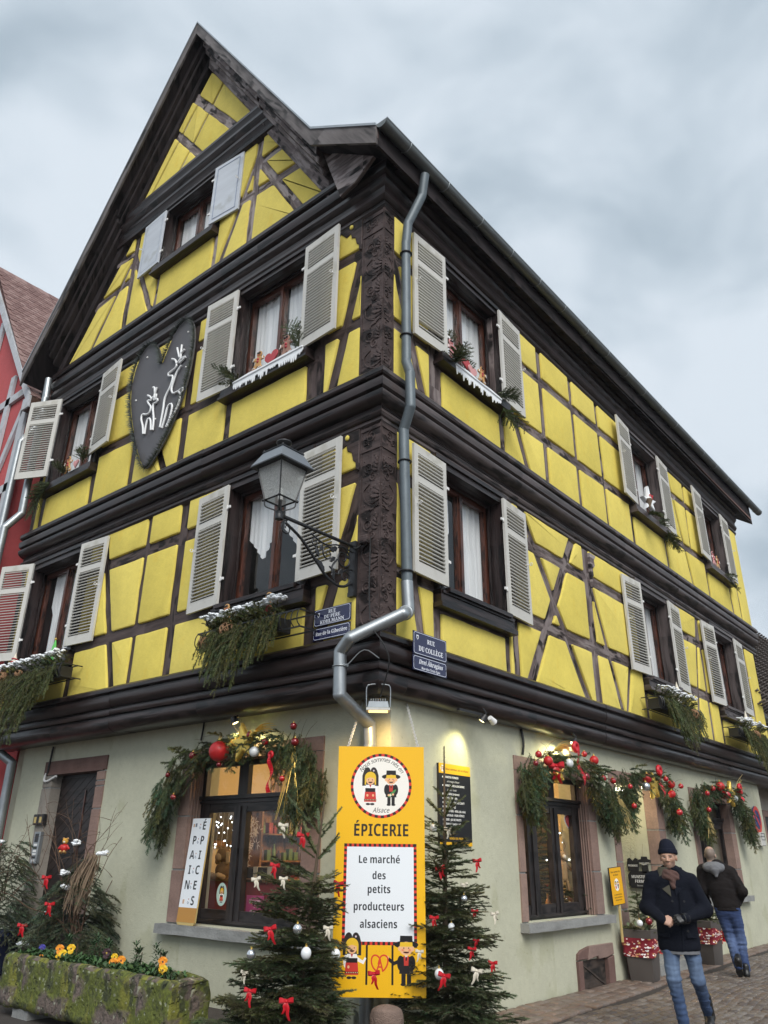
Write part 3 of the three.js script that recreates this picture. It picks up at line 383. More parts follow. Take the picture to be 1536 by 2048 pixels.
// --- windows of the upper floors
function upperWindow(b, h, o) {
const [u0, u1, v0, v1] = h, w = u1 - u0, um = (u0 + u1) / 2, g = grp('window', house, b.M), fb = (...a) => fbox(b, ...a), mat = o.mat || M.trim;
mesh('casing', merge([fb(u0 - 0.13, v0 - 0.06, -0.03, u0, v1, 0.065), fb(u1, v0 - 0.06, -0.03, u1 + 0.13, v1, 0.065), fb(u0 - 0.15, v1, -0.03, u1 + 0.15, v1 + 0.13, 0.07), fb(u0 - 0.17, v1 + 0.10, -0.03, u1 + 0.17, v1 + 0.16, 0.10), fb(u0 - 0.045, v0, 0.06, u0, v1, 0.08), fb(u1, v0, 0.06, u1 + 0.045, v1, 0.08), fb(u0 - 0.045, v1, 0.06, u1 + 0.045, v1 + 0.045, 0.082)]), mat, g);
mesh('reveal', merge([fb(u0 - 0.03, v0, -0.40, u0 + 0.004, v1, -0.03), fb(u1 - 0.004, v0, -0.40, u1 + 0.03, v1, -0.03), fb(u0, v1 - 0.004, -0.40, u1, v1 + 0.03, -0.03), fb(u0, v0 - 0.03, -0.40, u1, v0 + 0.004, -0.03), fb(u0 + 0.004, v0, -0.135, u0 + 0.05, v1, -0.1), fb(u1 - 0.05, v0, -0.135, u1 - 0.004, v1, -0.1), fb(u0 + 0.05, v1 - 0.05, -0.135, u1 - 0.05, v1 - 0.004, -0.1)]), mat, g);
const z0 = -0.23, z1 = -0.16;
mesh('sash_frame', merge([fb(u0 + 0.02, v0 + 0.01, z0, u0 + 0.09, v1 - 0.02, z1), fb(u1 - 0.09, v0 + 0.01, z0, u1 - 0.02, v1 - 0.02, z1), fb(u0 + 0.09, v0 + 0.01, z0, u1 - 0.09, v0 + 0.09, z1), fb(u0 + 0.09, v1 - 0.11, z0, u1 - 0.09, v1 - 0.02, z1)]), M.mahogany, g);
mesh('mullion', merge([fb(um - 0.055, v0 + 0.09, z0, um + 0.055, v1 - 0.11, z1 + 0.004), fb(um - 0.03, v0 + 0.07, z1, um + 0.03, v1 - 0.09, z1 + 0.03)]), M.mahogany, g);
for (const [a, c] of [[u0 + 0.09, um - 0.055], [um + 0.055, u1 - 0.09]]) {
const pl = new THREE.PlaneGeometry(c - a, v1 - v0 - 0.2); pl.translate(b.s * (a + c) / 2, (v0 + v1) / 2 - 0.01, -0.195); mesh('pane', pl, M.glass, g);
const cv = o.curtain || 1, n = 26, cg = new THREE.PlaneGeometry(c - a + 0.06, v1 - v0 - 0.1, n, 10), p = cg.attributes.position;     // pleated net curtain
const left = a === u0 + 0.09, lo = cv === 2 ? 0.42 : 1;
for (let i = 0; i < p.count; i++) { const x = p.getX(i) / (c - a) + 0.5, y = p.getY(i); let xx = p.getX(i); if (cv === 3) xx = mix(left ? -(c - a) / 2 : (c - a) / 2, xx, 0.55 + 0.25 * (y > 0 ? 1 : 0.4)); p.setX(i, xx); p.setZ(i, 0.022 * Math.sin(x * 44 + y * 0.6) + 0.012 * Math.sin(x * 19)); if (cv === 2) p.setY(i, (v1 - v0) / 2 - (((v1 - v0) / 2 - y) * (lo + 0.22 * (1 - Math.abs(x * 2 - 1))))); }
cg.computeVertexNormals(); cg.translate(b.s * (a + c) / 2, (v0 + v1) / 2, -0.275); mesh('curtain', cg, M.curtain, g);
}
if (o.sill === 'block') mesh('sill', merge([fb(u0 - 0.14, v0 - 0.27, -0.02, u1 + 0.14, v0 - 0.08, 0.115), fb(u0 - 0.17, v0 - 0.31, -0.02, u1 + 0.17, v0 - 0.25, 0.15), fb(u0 - 0.02, v0 - 0.10, -0.28, u1 + 0.02, v0 - 0.045, 0.17), fb(u0 - 0.12, v0 - 0.13, -0.02, u1 + 0.12, v0 - 0.09, 0.135), fb(u0, v0 - 0.045, -0.28, u1, v0 + 0.008, 0.03)]), mat, g);
else mesh('sill', merge([fb(u0 - 0.16, v0 - 0.20, -0.02, u1 + 0.16, v0 - 0.06, 0.15), fb(u0 - 0.18, v0 - 0.235, -0.02, u1 + 0.18, v0 - 0.19, 0.18), fb(u0, v0 - 0.06, -0.28, u1, v0 + 0.006, 0.06)]), mat, g);
}
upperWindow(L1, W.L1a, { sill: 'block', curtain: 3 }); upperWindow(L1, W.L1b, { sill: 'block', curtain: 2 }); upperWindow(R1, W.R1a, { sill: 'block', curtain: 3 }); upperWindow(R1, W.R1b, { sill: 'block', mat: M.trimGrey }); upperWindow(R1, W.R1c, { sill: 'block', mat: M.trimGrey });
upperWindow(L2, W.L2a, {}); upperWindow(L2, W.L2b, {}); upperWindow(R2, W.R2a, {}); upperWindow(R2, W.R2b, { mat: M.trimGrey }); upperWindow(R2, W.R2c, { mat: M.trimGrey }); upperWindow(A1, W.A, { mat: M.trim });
// --- louvred shutters, hinged off the wall
const slatGeo = (w) => { const g = new THREE.BoxGeometry(w, 0.014, 0.066); return boxUV(tr(g, RX(0.3))); };
const SL = slatGeo(0.56);
function shutter(b, uh, dir, v0, v1, deg, single, o = {}) {
const w = o.w || 0.73, H = v1 - v0, s = b.s * dir, a = deg * Math.PI / 180;
const g = grp('shutter', house, mul(b.M, T(b.s * uh, v0, 0.1), RY(s > 0 ? -a : Math.PI + a)));      // local x runs from the hinge outwards
const zo = s > 0 ? 1 : -1, t0 = s > 0 ? 0 : -0.036, t1 = t0 + 0.036;
if (o.solid) {
mesh('shutter_panel', boxUV(tr(extr([[0, 0], [w, 0], [w, H], [0, H]], 0.03, { bevel: 0.003 }), T(0, 0, t0))), M.shutterBlue, g);
const f = zo > 0 ? t1 + 0.0 : t0 - 0.003; mesh('panel_line', merge([bx(0.08, 0.08, f, w - 0.08, 0.092, f + 0.004), bx(0.08, H - 0.092, f, w - 0.08, H - 0.08, f + 0.004), bx(0.08, 0.092, f, 0.092, H - 0.092, f + 0.004), bx(w - 0.092, 0.092, f, w - 0.08, H - 0.092, f + 0.004)]), M.line, g);
} else {
const m0 = H * 0.70, m1 = m0 + 0.095, y0 = 0.15, y1 = H - 0.11, st = 0.085;
mesh('shutter_frame', merge([bx(0, 0, t0, st, H, t1), bx(w - st, 0, t0, w, H, t1), bx(st, 0, t0 + 0.001, w - st, y0, t1 - 0.001), bx(st, m0, t0 + 0.001, w - st, m1, t1 - 0.001), bx(st, y1, t0 + 0.001, w - st, H, t1 - 0.001)]), M.shutter, g);
const list = [], r = rng(uh * 100 + v0 * 7); for (const [a0, b0, n] of [[y0, m0, Math.round((m0 - y0) / 0.052)], [m1, y1, Math.round((y1 - m1) / 0.052)]]) for (let i = 0; i < n; i++) list.push(mul(T(w / 2, a0 + (i + 0.5) * (b0 - a0) / n, (t0 + t1) / 2), RX(zo > 0 ? (r() - 0.5) * 0.08 : -0.6 + (r() - 0.5) * 0.08)));
if (o.broken) list.splice(1, 1);
if (single) for (const Q of list) mesh('slat', SL, M.slat, g, Q); else mesh('slats', merge(list.map(Q => tr(SL, Q))), M.slat, g, null, 'stuff');
}
for (const f of [0.2, 0.8]) mesh('hinge', merge([bx(-0.075, H * f - 0.018, t0 + 0.008, 0.012, H * f + 0.018, t1 - 0.008), tr(new THREE.CylinderGeometry(0.013, 0.013, 0.06, 8), T(-0.01, H * f, (t0 + t1) / 2))]), M.white, g);
mesh('catch', merge([tube([[w - 0.05, H * 0.52, zo > 0 ? t1 : t0], [w - 0.05, H * 0.52, zo > 0 ? t1 + 0.05 : t0 - 0.05]], 0.006, 6), boxUV(tr(new THREE.TorusGeometry(0.022, 0.005, 5, 12), T(w - 0.05, H * 0.52, zo > 0 ? t1 + 0.06 : t0 - 0.06), RY(1.2)))]), M.white, g);
}
shutter(L1, 2.62, 1, 4.67, 6.46, -4, 1); shutter(L1, 1.12, -1, 4.67, 6.46, 3, 1); shutter(L1, 6.55, -1, 4.69, 6.50, -5, 1); shutter(L1, 8.22, 1, 4.70, 6.52, 22, 1);
shutter(R1, 0.81, -1, 4.67, 6.40, 2, 1); shutter(R1, 2.26, 1, 4.67, 6.43, -4, 1); shutter(L2, 2.81, 1, 8.16, 10.05, 3, 1); shutter(L2, 1.25, -1, 8.16, 10.02, 4, 1); shutter(R2, 0.86, -1, 8.14, 9.94, -3, 1, { broken: 1 }); shutter(R2, 2.39, 1, 8.18, 9.92, -3, 1);
shutter(L2, 6.80, -1, 8.33, 10.10, 6, 0, { w: 0.74 }); shutter(L2, 8.36, 1, 8.37, 10.15, 26, 0);
shutter(R2, 7.59, -1, 8.21, 10.0, 4, 0); shutter(R2, 9.14, 1, 8.24, 10.0, -4, 0); shutter(R2, 12.01, -1, 8.25, 10.06, 3, 0); shutter(R2, 13.50, 1, 8.27, 10.06, -3, 0);
shutter(R1, 7.25, -1, 4.66, 6.45, -4, 0); shutter(R1, 8.66, 1, 4.66, 6.45, -4, 0); shutter(R1, 11.45, -1, 4.70, 6.51, -3, 0); shutter(R1, 12.92, 1, 4.76, 6.54, -3, 0);
shutter(A1, 3.84, -1, 12.03, 13.43, -6, 0, { solid: 1 }); shutter(A1, 5.36, 1, 12.03, 13.36, -2, 0, { solid: 1 });
// ================================================================ GROUND FLOOR OF THE HOUSE
const G = { door: [5.76, 7.08, 0, 2.74], winL: [1.28, 3.41, 0.80, 2.72], winR: [2.72, 4.63, 0.86, 2.66], alc: [5.68, 7.27, 0, 2.72], win3: [9.22, 11.14, 0.93, 2.66], hatch: [4.02, 4.80, 0, 0.33] };
storey(L0, 0.0, 8.2, -0.1, 3.42, [G.door, G.winL].map(h => [h[0] - 0.01, h[1] + 0.01, h[2] || -0.05, h[3] + 0.01]), M.green, -0.45, 0, 'wall');
storey(R0, 0.0, 13.69, -0.1, 3.42, [G.winR, G.alc, G.win3, G.hatch].map(h => [h[0] - 0.01, h[1] + 0.01, h[2] || -0.05, h[3] + 0.01]).map(h => h), M.green, -0.45, -0.0005, 'wall');
mesh('wall', bx(13.2, 0, -8.6, 13.688, 3.42, -0.46), M.green, house); mesh('wall', bx(0.1, 0, -8.6, 13, 3.42, -8.2), M.green, house);
// dressed stone round the openings, block by block
function jambs(b, u0, u1, v0, v1, cuts, deep, mats, side) {       // a column of blocks from u0 to u1
const r = rng(u0 * 91 + 3), ys = [v0, ...cuts, v1];
for (let i = 0; i + 1 < ys.length; i++) {
const g = new THREE.BoxGeometry(u1 - u0, ys[i + 1] - ys[i] - 0.022, deep + 0.018, 2, 3, 2), p = g.attributes.position;
for (let k = 0; k < p.count; k++) if (Math.abs(p.getX(k)) > 0.001) p.setX(k, p.getX(k) + (hash2(Math.round(p.getY(k) * 99), Math.round(p.getZ(k) * 99), i) - 0.5) * 0.007);
g.computeVertexNormals(); mesh('stone_block', boxUV(g, 1, r() * 5, r() * 5), mats[(r() * mats.length) | 0], side, mul(b.M, T(b.s * (u0 + u1) / 2, (ys[i] + ys[i + 1]) / 2, (0.018 - deep) / 2 + r() * 0.004)));
}
mesh('mortar_joints', fbox(b, u0 + 0.008, v0, -deep - 0.003, u1 - 0.008, v1, 0.009), M.greyStone, side, b.M);
}
function stoneFrame(name, b, uo0, u0, u1, uo1, v0, v1, vt, cuts, deep, mats) {
const g = grp(name, house); jambs(b, uo0, u0, v0, v1, cuts[0], deep, mats, g); jambs(b, u1, uo1, v0, v1, cuts[1], deep, mats, g);
mesh('stone_lintel', boxUV(fbox(b, uo0, v1, -deep, uo1, vt, 0.02)), mats[0], g, b.M); return g;
}
// grooved reveals on the big windows
function reveals(b, u0, u1, v0, v1, deep, g) { for (const [u, s] of [[u0, 1], [u1, -1]]) for (let i = 0; i < 4; i++) { const d = 0.018 + i * (deep - 0.02) / 4; mesh('reveal_moulding', boxUV(tr(new THREE.CylinderGeometry(0.011, 0.011, v1 - v0, 8), T(b.s * (u + s * 0.002), (v0 + v1) / 2, -d - 0.01))), M.sand[i % 3], g, b.M); } }
{ const g1 = stoneFrame('window_surround', L0, 0.99, 1.28, 3.41, 3.63, 0.80, 2.72, 2.88, [[1.41, 2.05], [1.41, 2.05]], 0.2, M.sand); reveals(L0, 1.28, 3.41, 0.8, 2.72, 0.2, g1);
const g2 = stoneFrame('window_surround', R0, 2.57, 2.72, 4.63, 4.87, 0.86, 2.66, 2.84, [[1.42, 2.1], [1.42, 2.1]], 0.17, M.sand); reveals(R0, 2.72, 4.63, 0.86, 2.66, 0.17, g2);
stoneFrame('window_surround', R0, 9.0, 9.22, 11.14, 11.43, 0.93, 2.66, 2.86, [[1.42, 2.1], [1.42, 2.1]], 0.17, M.sand);
stoneFrame('door_surround', R0, 5.47, 5.68, 7.27, 7.56, 0.0, 2.72, 2.9, [[0.9, 1.55, 2.1], [0.85, 1.5, 2.05]], 0.2, M.sand);
const d = grp('door_surround', house); jambs(L0, 5.54, 5.76, 0, 2.74, [0.7, 1.5, 2.2, 2.52, 2.6], 0.2, M.sand, d); jambs(L0, 7.08, 7.36, 0, 2.74, [1.2, 2.55], 0.25, [M.jamb], d);
mesh('stone_lintel', fbox(L0, 5.53, 2.755, -0.2, 7.37, 2.96, 0.022), M.sandDark, d, L0.M); mesh('stone_lintel_moulding', fbox(L0, 5.6, 2.745, -0.2, 7.3, 2.775, 0.035), M.sandDark, d, L0.M);
for (const [b, u0, u1, y, h] of [[L0, 0.82, 3.73, 0.795, 0.11], [R0, 2.53, 5.0, 0.855, 0.10], [R0, 8.9, 11.62, 0.93, 0.10]]) {      // worn sandstone sills
const s = new THREE.BoxGeometry(u1 - u0, h, 0.36, 14, 2, 3), p = s.attributes.position, r = rng(u0 * 31);
for (let i = 0; i < p.count; i++) { const k = hash2(Math.round(p.getX(i) * 50), Math.round(p.getY(i) * 200), Math.round(p.getZ(i) * 40)); p.setY(i, p.getY(i) + (k - 0.5) * 0.010); if (p.getZ(i) > 0.1) p.setZ(i, p.getZ(i) + (k - 0.5) * 0.014); }
s.computeVertexNormals(); mesh('window_sill', boxUV(s, 1, r(), r()), M.greyStone, house, mul(b.M, T(b.s * (u0 + u1) / 2, y - h / 2, -0.055))); }
}
// street door, left face: dark boards laid on the slant
{ const g = grp('street_door', house, L0.M), a = -7.1, w = 1.36; mesh('door_leaf', bx(a, 0.02, -0.22, a + w, 2.74, -0.17), M.black, g);
const bw = 0.11; M.doorWood = std({ color: lin(0.026, 0.017, 0.016), map: rep(woodMap, 0.6, 1.4), bumpMap: rep(woodBump, 0.6, 1.4), bumpScale: 0.003, roughness: 0.5 });
for (let i = -12; i < 24; i++) { let P = [[0, i * bw * 1.4], [w, i * bw * 1.4 + 0.95], [w, i * bw * 1.4 + 0.95 + bw * 1.37], [0, i * bw * 1.4 + bw * 1.37]]; P = clipHalf(clipHalf(P, 0, 1, 0.05), 0, -1, -2.7); if (P.length > 2 && area(P) > 0.004) mesh('door_board', tr(extr(P.slice(), 0.012, { bevel: 0.004 }), T(a, 0, -0.17)), M.doorWood, g); }
mesh('door_handle', merge([bx(-5.98, 1.0, -0.16, -5.94, 1.22, -0.14), tube([[-5.96, 1.14, -0.15], [-5.96, 1.14, -0.1], [-6.07, 1.14, -0.1]], 0.010, 6)]), M.zinc, g); mesh('glazing_bead', bx(-6.3, 1.55, -0.15, -6.275, 2.5, -0.14), M.mahogany, g);
}
// shop windows
function shopWindow(b, h, z, bars, lights, transY) {
const [u0, u1, v0, v1] = h, g = grp('shop_window', house, b.M), fb = (...a) => fbox(b, ...a), d = 0.07;
mesh('window_frame', merge([fb(u0, v0, z - d, u0 + 0.07, v1, z), fb(u1 - 0.07, v0, z - d, u1, v1, z), fb(u0, v1 - 0.06, z - d, u1, v1, z - 0.002), fb(u0, v0, z - d, u1, v0 + 0.07, z - 0.002), fb(u0 + 0.02, v0 + 0.03, z - 0.02, u1 - 0.02, v0 + 0.06, z + 0.035)]), M.frameBlack, g);
mesh('transom_bar', merge([fb(u0, transY - 0.06, z - d, u1, transY + 0.06, z + 0.006), fb(u0 - 0.0, transY + 0.03, z - d, u1, transY + 0.075, z + 0.05), fb(u0, transY - 0.02, z, u1, transY + 0.012, z + 0.028)]), M.frameBlack, g);
for (const [a, c] of bars) mesh('mullion', merge([fb(a, v0 + 0.03, z - d + 0.004, c, transY - 0.06, z + 0.018), fb((a + c) / 2 - 0.025, v0 + 0.05, z, (a + c) / 2 + 0.025, transY - 0.06, z + 0.038), fb(a + 0.03, transY + 0.06, z - d + 0.004, c - 0.03, v1, z + 0.004)]), M.frameBlack, g);
for (const [a, c] of lights) { mesh('sash_rail', fb(a - 0.02, v0 + 0.06, z - 0.05, c + 0.02, v0 + 0.17, z + 0.01), M.frameBlack, g); mesh('sash_rail', fb(a - 0.02, transY - 0.13, z - 0.05, c + 0.02, transY - 0.05, z + 0.01), M.frameBlack, g);
const p = new THREE.PlaneGeometry(c - a + 0.02, transY - v0 - 0.24); p.translate(b.s * (a + c) / 2, (v0 + transY) / 2 + 0.02, z - 0.03); mesh('pane', p, M.glass, g); }
const q = new THREE.PlaneGeometry(u1 - u0 - 0.1, v1 - transY - 0.08); q.translate(b.s * (u0 + u1) / 2, (v1 + transY) / 2, z - 0.03); mesh('transom_pane', q, M.glass, g);
}
shopWindow(L0, G.winL, -0.18, [[2.47, 2.71]], [[2.71, 3.2], [1.40, 2.47]], 2.22);
shopWindow(R0, G.winR, -0.14, [[3.04, 3.30], [3.71, 3.93]], [[2.90, 3.04], [3.30, 3.71], [3.93, 4.375]], 2.3);
mesh('window_stile', fbox(L0, 3.2, 0.86, -0.23, 3.36, 2.2, -0.165), M.frameBlack, house, L0.M); mesh('window_stile', fbox(R0, 2.78, 0.9, -0.2, 2.9, 2.28, -0.13), M.frameBlack, house, R0.M); mesh('window_stile', fbox(R0, 4.375, 0.9, -0.2, 4.57, 2.28, -0.128), M.frameBlack, house, R0.M);
shopWindow(R0, G.win3, -0.14, [[9.95, 10.15]], [[9.32, 9.95], [10.15, 11.0]], 2.3);
// alcove of the shop entrance
{ const rough = std({ color: lin(0.53, 0.53, 0.405), map: rep(greenMap, 0.5), bumpMap: rep(plasterBump, 0.8), bumpScale: 0.02, roughness: 0.95 });
const n = new THREE.PlaneGeometry(1.1, 2.9, 40, 90), p = n.attributes.position; for (let i = 0; i < p.count; i++) p.setZ(i, 0.022 * (fbm(p.getX(i) * 6 + 9, p.getY(i) * 6 + 9, 999, 4, 5) - 0.5)); n.computeVertexNormals();
mesh('alcove_wall', boxUV(n), rough, house, mul(T(7.29, 1.4, -0.73), RY(-Math.PI / 2))); mesh('alcove_wall', bx(7.3, 0, -1.3, 7.5, 2.8, -0.45), rough, house); mesh('alcove_wall', bx(5.45, 0, -1.3, 5.67, 2.8, -0.45), rough, house);
mesh('alcove_ceiling', bx(5.4, 2.725, -1.4, 7.5, 2.8, -0.2), rough, house); mesh('shop_door', merge([bx(5.67, 0.2, -1.3, 5.8, 2.72, -1.22), bx(7.1, 0.2, -1.3, 7.29, 2.72, -1.22), bx(5.8, 2.4, -1.3, 7.1, 2.72, -1.22), bx(5.8, 0.2, -1.3, 7.1, 0.75, -1.23), bx(6.42, 0.75, -1.3, 6.5, 2.4, -1.23)]), M.frameBlack, house);
const gp = new THREE.PlaneGeometry(1.3, 1.65); gp.translate(6.45, 1.57, -1.27); mesh('pane', gp, M.glass, house); mesh('notice', bx(5.83, 1.66, -1.22, 6.05, 2.0, -1.212), M.black, house); mesh('notice', bx(5.83, 1.3, -1.22, 6.05, 1.6, -1.212), std({ color: lin(0.55, 0.24, 0.09), roughness: 0.7 }), house);
mesh('doorstep', boxUV(bx(5.66, -0.05, -1.3, 7.29, 0.17, 0.02)), M.greyStone, house); mesh('doorstep', bx(6.0, -0.05, 0.01, 7.5, 0.15, 0.28), M.greyStone, house);
}
// cellar hatch with a cracked sandstone surround
{ const g = grp('cellar_hatch', house, R0.M), O = { bevel: 0.008 };
mesh('stone_block', tr(extr([[3.90, 0.36], [4.18, 0.355], [4.24, 0.50], [4.02, 0.47], [3.92, 0.43]], 0.06, O), T(0, 0, -0.03)), M.sandDark, g); mesh('stone_block', tr(extr([[4.20, 0.345], [4.5, 0.37], [4.53, 0.33], [4.8, 0.335], [5.0, 0.36], [4.99, 0.5], [4.26, 0.505]], 0.06, O), T(0, 0, -0.03)), M.sand[1], g);
mesh('stone_block', tr(extr([[3.90, -0.03], [4.03, -0.03], [4.03, 0.345], [3.90, 0.345]], 0.06, O), T(0, 0, -0.03)), M.sandDark, g); mesh('stone_block', tr(extr([[4.8, -0.03], [4.99, -0.03], [5.0, 0.345], [4.8, 0.32]], 0.06, O), T(0, 0, -0.03)), M.sandDark, g);
const bd = std({ color: lin(0.062, 0.045, 0.036), map: rep(woodMap, 1, 1), roughness: 0.7 }); mesh('hatch_board', bx(4.03, -0.03, -0.06, 4.8, 0.35, -0.025), bd, g); mesh('hatch_batten', tr(bx(-0.42, -0.012, 0, 0.42, 0.012, 0.012), T(4.41, 0.16, -0.026), RZ(-0.42)), bd, g); }
// shop interior behind the two corner windows
{ const warm = std({ color: lin(0.62, 0.50, 0.30), roughness: 0.9 }), wood = std({ color: lin(0.30, 0.155, 0.06), map: rep(woodMap, 0.7, 1.2), roughness: 0.6 });
const rm = [0.5, 0.15, -4.4, 5.4, 2.95, -0.5];
mesh('shop_floor', bx(0.45, 0.1, -4.4, 5.4, 0.15, -0.46), wood, house); mesh('shop_ceiling', bx(0.45, 2.95, -4.4, 5.42, 3.0, -0.46), warm, house); mesh('shop_wall', bx(5.36, 0.1, -4.4, 5.42, 3, -0.46), warm, house); mesh('shop_wall', bx(0.45, 0.1, -4.46, 5.42, 3, -4.4), warm, house);
const P = std({ color: lin(0.42, 0.24, 0.085), map: rep(woodMap, 0.5, 1.0), roughness: 0.6 }); for (let i = 0; i < 9; i++) mesh('wall_panel', bx(2.3, 0.2 + 0, -4.39, 2.3 + 0.001 + 0.2, 2.9, -4.37), P, house, T(i * 0.22, 0, 0));
}
// wires, hooks and cables pinned to the walls
mesh('cable', merge([tube([at(L0, 3.27, 3.24, 0.02), at(L0, 3.27, 3.1, 0.03), at(L0, 3.3, 3.0, 0.02)], 0.012, 6), tube([at(L0, 7.2, 3.2, 0.03), at(L0, 7.24, 2.75, 0.035)], 0.018, 6)]), M.cord, house);
mesh('cable', tube([at(L0, 7.28, 2.78, 0.03), at(L0, 7.3, 2.68, 0.04), at(L0, 7.22, 2.65, 0.04), at(L0, 6.95, 2.72, 0.03)], 0.02, 6), M.white, house);
mesh('cable', tube([at(R0, 2.8, 3.2, 0.02), at(R0, 2.79, 3.0, 0.05), at(R0, 2.78, 2.86, 0.03)], 0.018, 6), M.cord, house);
mesh('cable', tube([V(-0.70, 4.9, 0.1), V(-0.56, 4.2, 0.14), V(-0.58, 3.86, 0.2), V(-0.60, 3.72, 0.33), V(-0.52, 3.5, 0.40), V(-0.46, 3.3, 0.30), V(-0.4, 3.14, 0.18)].map((p, i) => i ? p : V(-0.43, 5.0, 0.03)), 0.008, 5), M.cord, house);
// downpipe round the corner
{ const g = grp('downpipe', house), up = [[-0.02, 10.72, 0.60], [0.0, 10.36, 0.52], [-0.12, 9.86, 0.36], [-0.13, 9.5, 0.33], [-0.13, 7.5, 0.33], [-0.14, 7.28, 0.40], [-0.16, 6.76, 0.42], [-0.12, 6.5, 0.28], [-0.06, 4.5, 0.28]];
mesh('pipe', poly(up, 0.066, 14), M.pipeBlue, g);
mesh('pipe', poly([[-0.06, 4.5, 0.28], [-0.05, 4.14, 0.29], [-0.34, 4.02, 0.44], [-0.68, 3.86, 0.36], [-0.72, 3.74, 0.02], [-0.69, 3.62, -0.15], [-0.68, 3.16, -0.15], [-0.46, 3.06, -0.17], [-0.13, 2.92, -0.19], [-0.12, 2.7, -0.19], [-0.11, 0.02, -0.19]].filter((_, i) => i !== 3), 0.072, 14), M.zinc, g);
for (const [x, y, z] of [[-0.13, 9.3, 0.33], [-0.13, 7.9, 0.33], [-0.10, 6.05, 0.28], [-0.07, 4.62, 0.28]]) mesh('pipe_clip', boxUV(tr(new THREE.TorusGeometry(0.077, 0.012, 6, 16), T(x, y, z), RX(Math.PI / 2))), M.iron, g);
for (const [x, y, z] of [[-0.685, 3.46, -0.15]]) { mesh('pipe_clip', merge([boxUV(tr(new THREE.TorusGeometry(0.076, 0.011, 6, 16), T(x, y, z), RX(Math.PI / 2))), tube([[x, y, z + 0.07], [x, y, z + 0.11]], 0.018, 6), tube([[x, y, z - 0.07], [x, y, z - 0.10]], 0.016, 6)]), M.zinc, g); mesh('pipe_stay', tube([[x, y, z + 0.1], [-0.6, 3.62, 0.12], [-0.53, 3.52, 0.27]], 0.006, 5), M.zinc, g); }
mesh('pipe_clip', boxUV(tr(new THREE.TorusGeometry(0.076, 0.014, 6, 16), T(-0.2, 4.08, 0.365), RY(0.48), RY(Math.PI / 2))), M.zinc, g);
// rear-left downpipe beside the red house
mesh('pipe', poly([[-0.62, 10.9, -9.06], [-0.62, 10.4, -9.02], [-0.6, 7.72, -9.0], [-0.85, 7.35, -9.02], [-0.86, 6.2, -9.02], [-0.8, 3.9, -9.0], [-0.3, 3.2, -8.6], [-0.12, 3.0, -8.36], [-0.12, 0, -8.36]], 0.075, 12), M.zinc, g);
}
// ================================================================ STREET: ground, road, pavement
M.mortar = std({ color: lin(0.055, 0.046, 0.04), map: rep(stoneMap, 1.5), bumpMap: rep(stoneBump, 2), bumpScale: 0.006, roughness: 0.9 });
M.cobble = [[0.150, 0.122, 0.104], [0.185, 0.152, 0.128], [0.125, 0.100, 0.088], [0.165, 0.128, 0.098], [0.20, 0.172, 0.150]].map(c => std({ color: lin(...c), map: rep(cobbleMap, 1.4), bumpMap: rep(stoneBump, 2.5), bumpScale: 0.005, roughness: 0.5 }));
M.paver = [[0.205, 0.155, 0.125], [0.235, 0.178, 0.142], [0.175, 0.125, 0.10], [0.22, 0.175, 0.148]].map(c => std({ color: lin(...c), map: rep(cobbleMap, 1.1), bumpMap: rep(stoneBump, 2.2), bumpScale: 0.004, roughness: 0.55 }));
M.farGround = std({ color: lin(0.13, 0.107, 0.09), map: rep(cobbleMap, 0.9), bumpMap: rep(stoneBump, 2), bumpScale: 0.01, roughness: 0.8 });
{ const g = new THREE.PlaneGeometry(900, 900, 2, 2); g.rotateX(-Math.PI / 2); const m = mesh('ground', boxUV(g), M.farGround, null, T(0, -0.06, 0)); tag(m, 'paved ground of the small square and streets around the house', null, null, 'structure'); }
const zGroove = (x) => 0.86 - 0.046 * x;             // drain groove between pavement and road
function stoneGeo(w, d, h, seed) {                       // one worn sett
const r = rng(seed), P = [[-w / 2, -d / 2], [0, -d / 2 - 0.004], [w / 2, -d / 2], [w / 2, d / 2], [0, d / 2 + 0.004], [-w / 2, d / 2]].map(p => [p[0] + (r() - 0.5) * 0.018, p[1] + (r() - 0.5) * 0.016]);
const g = extr(P, h - 0.014, { bevel: 0.014, bevelSize: 0.018 }); g.rotateX(-Math.PI / 2); g.translate(0, 0.014 - 0.0, 0); const p = g.attributes.position; const ax = (r() - 0.5) * 0.10, az = (r() - 0.5) * 0.1;
for (let i = 0; i < p.count; i++) if (p.getY(i) > h * 0.5) p.setY(i, p.getY(i) + ax * p.getX(i) + az * p.getZ(i)); g.computeVertexNormals(); return boxUV(toCreasedNormals(g, 1.0), 1, r() * 5, r() * 5);
}
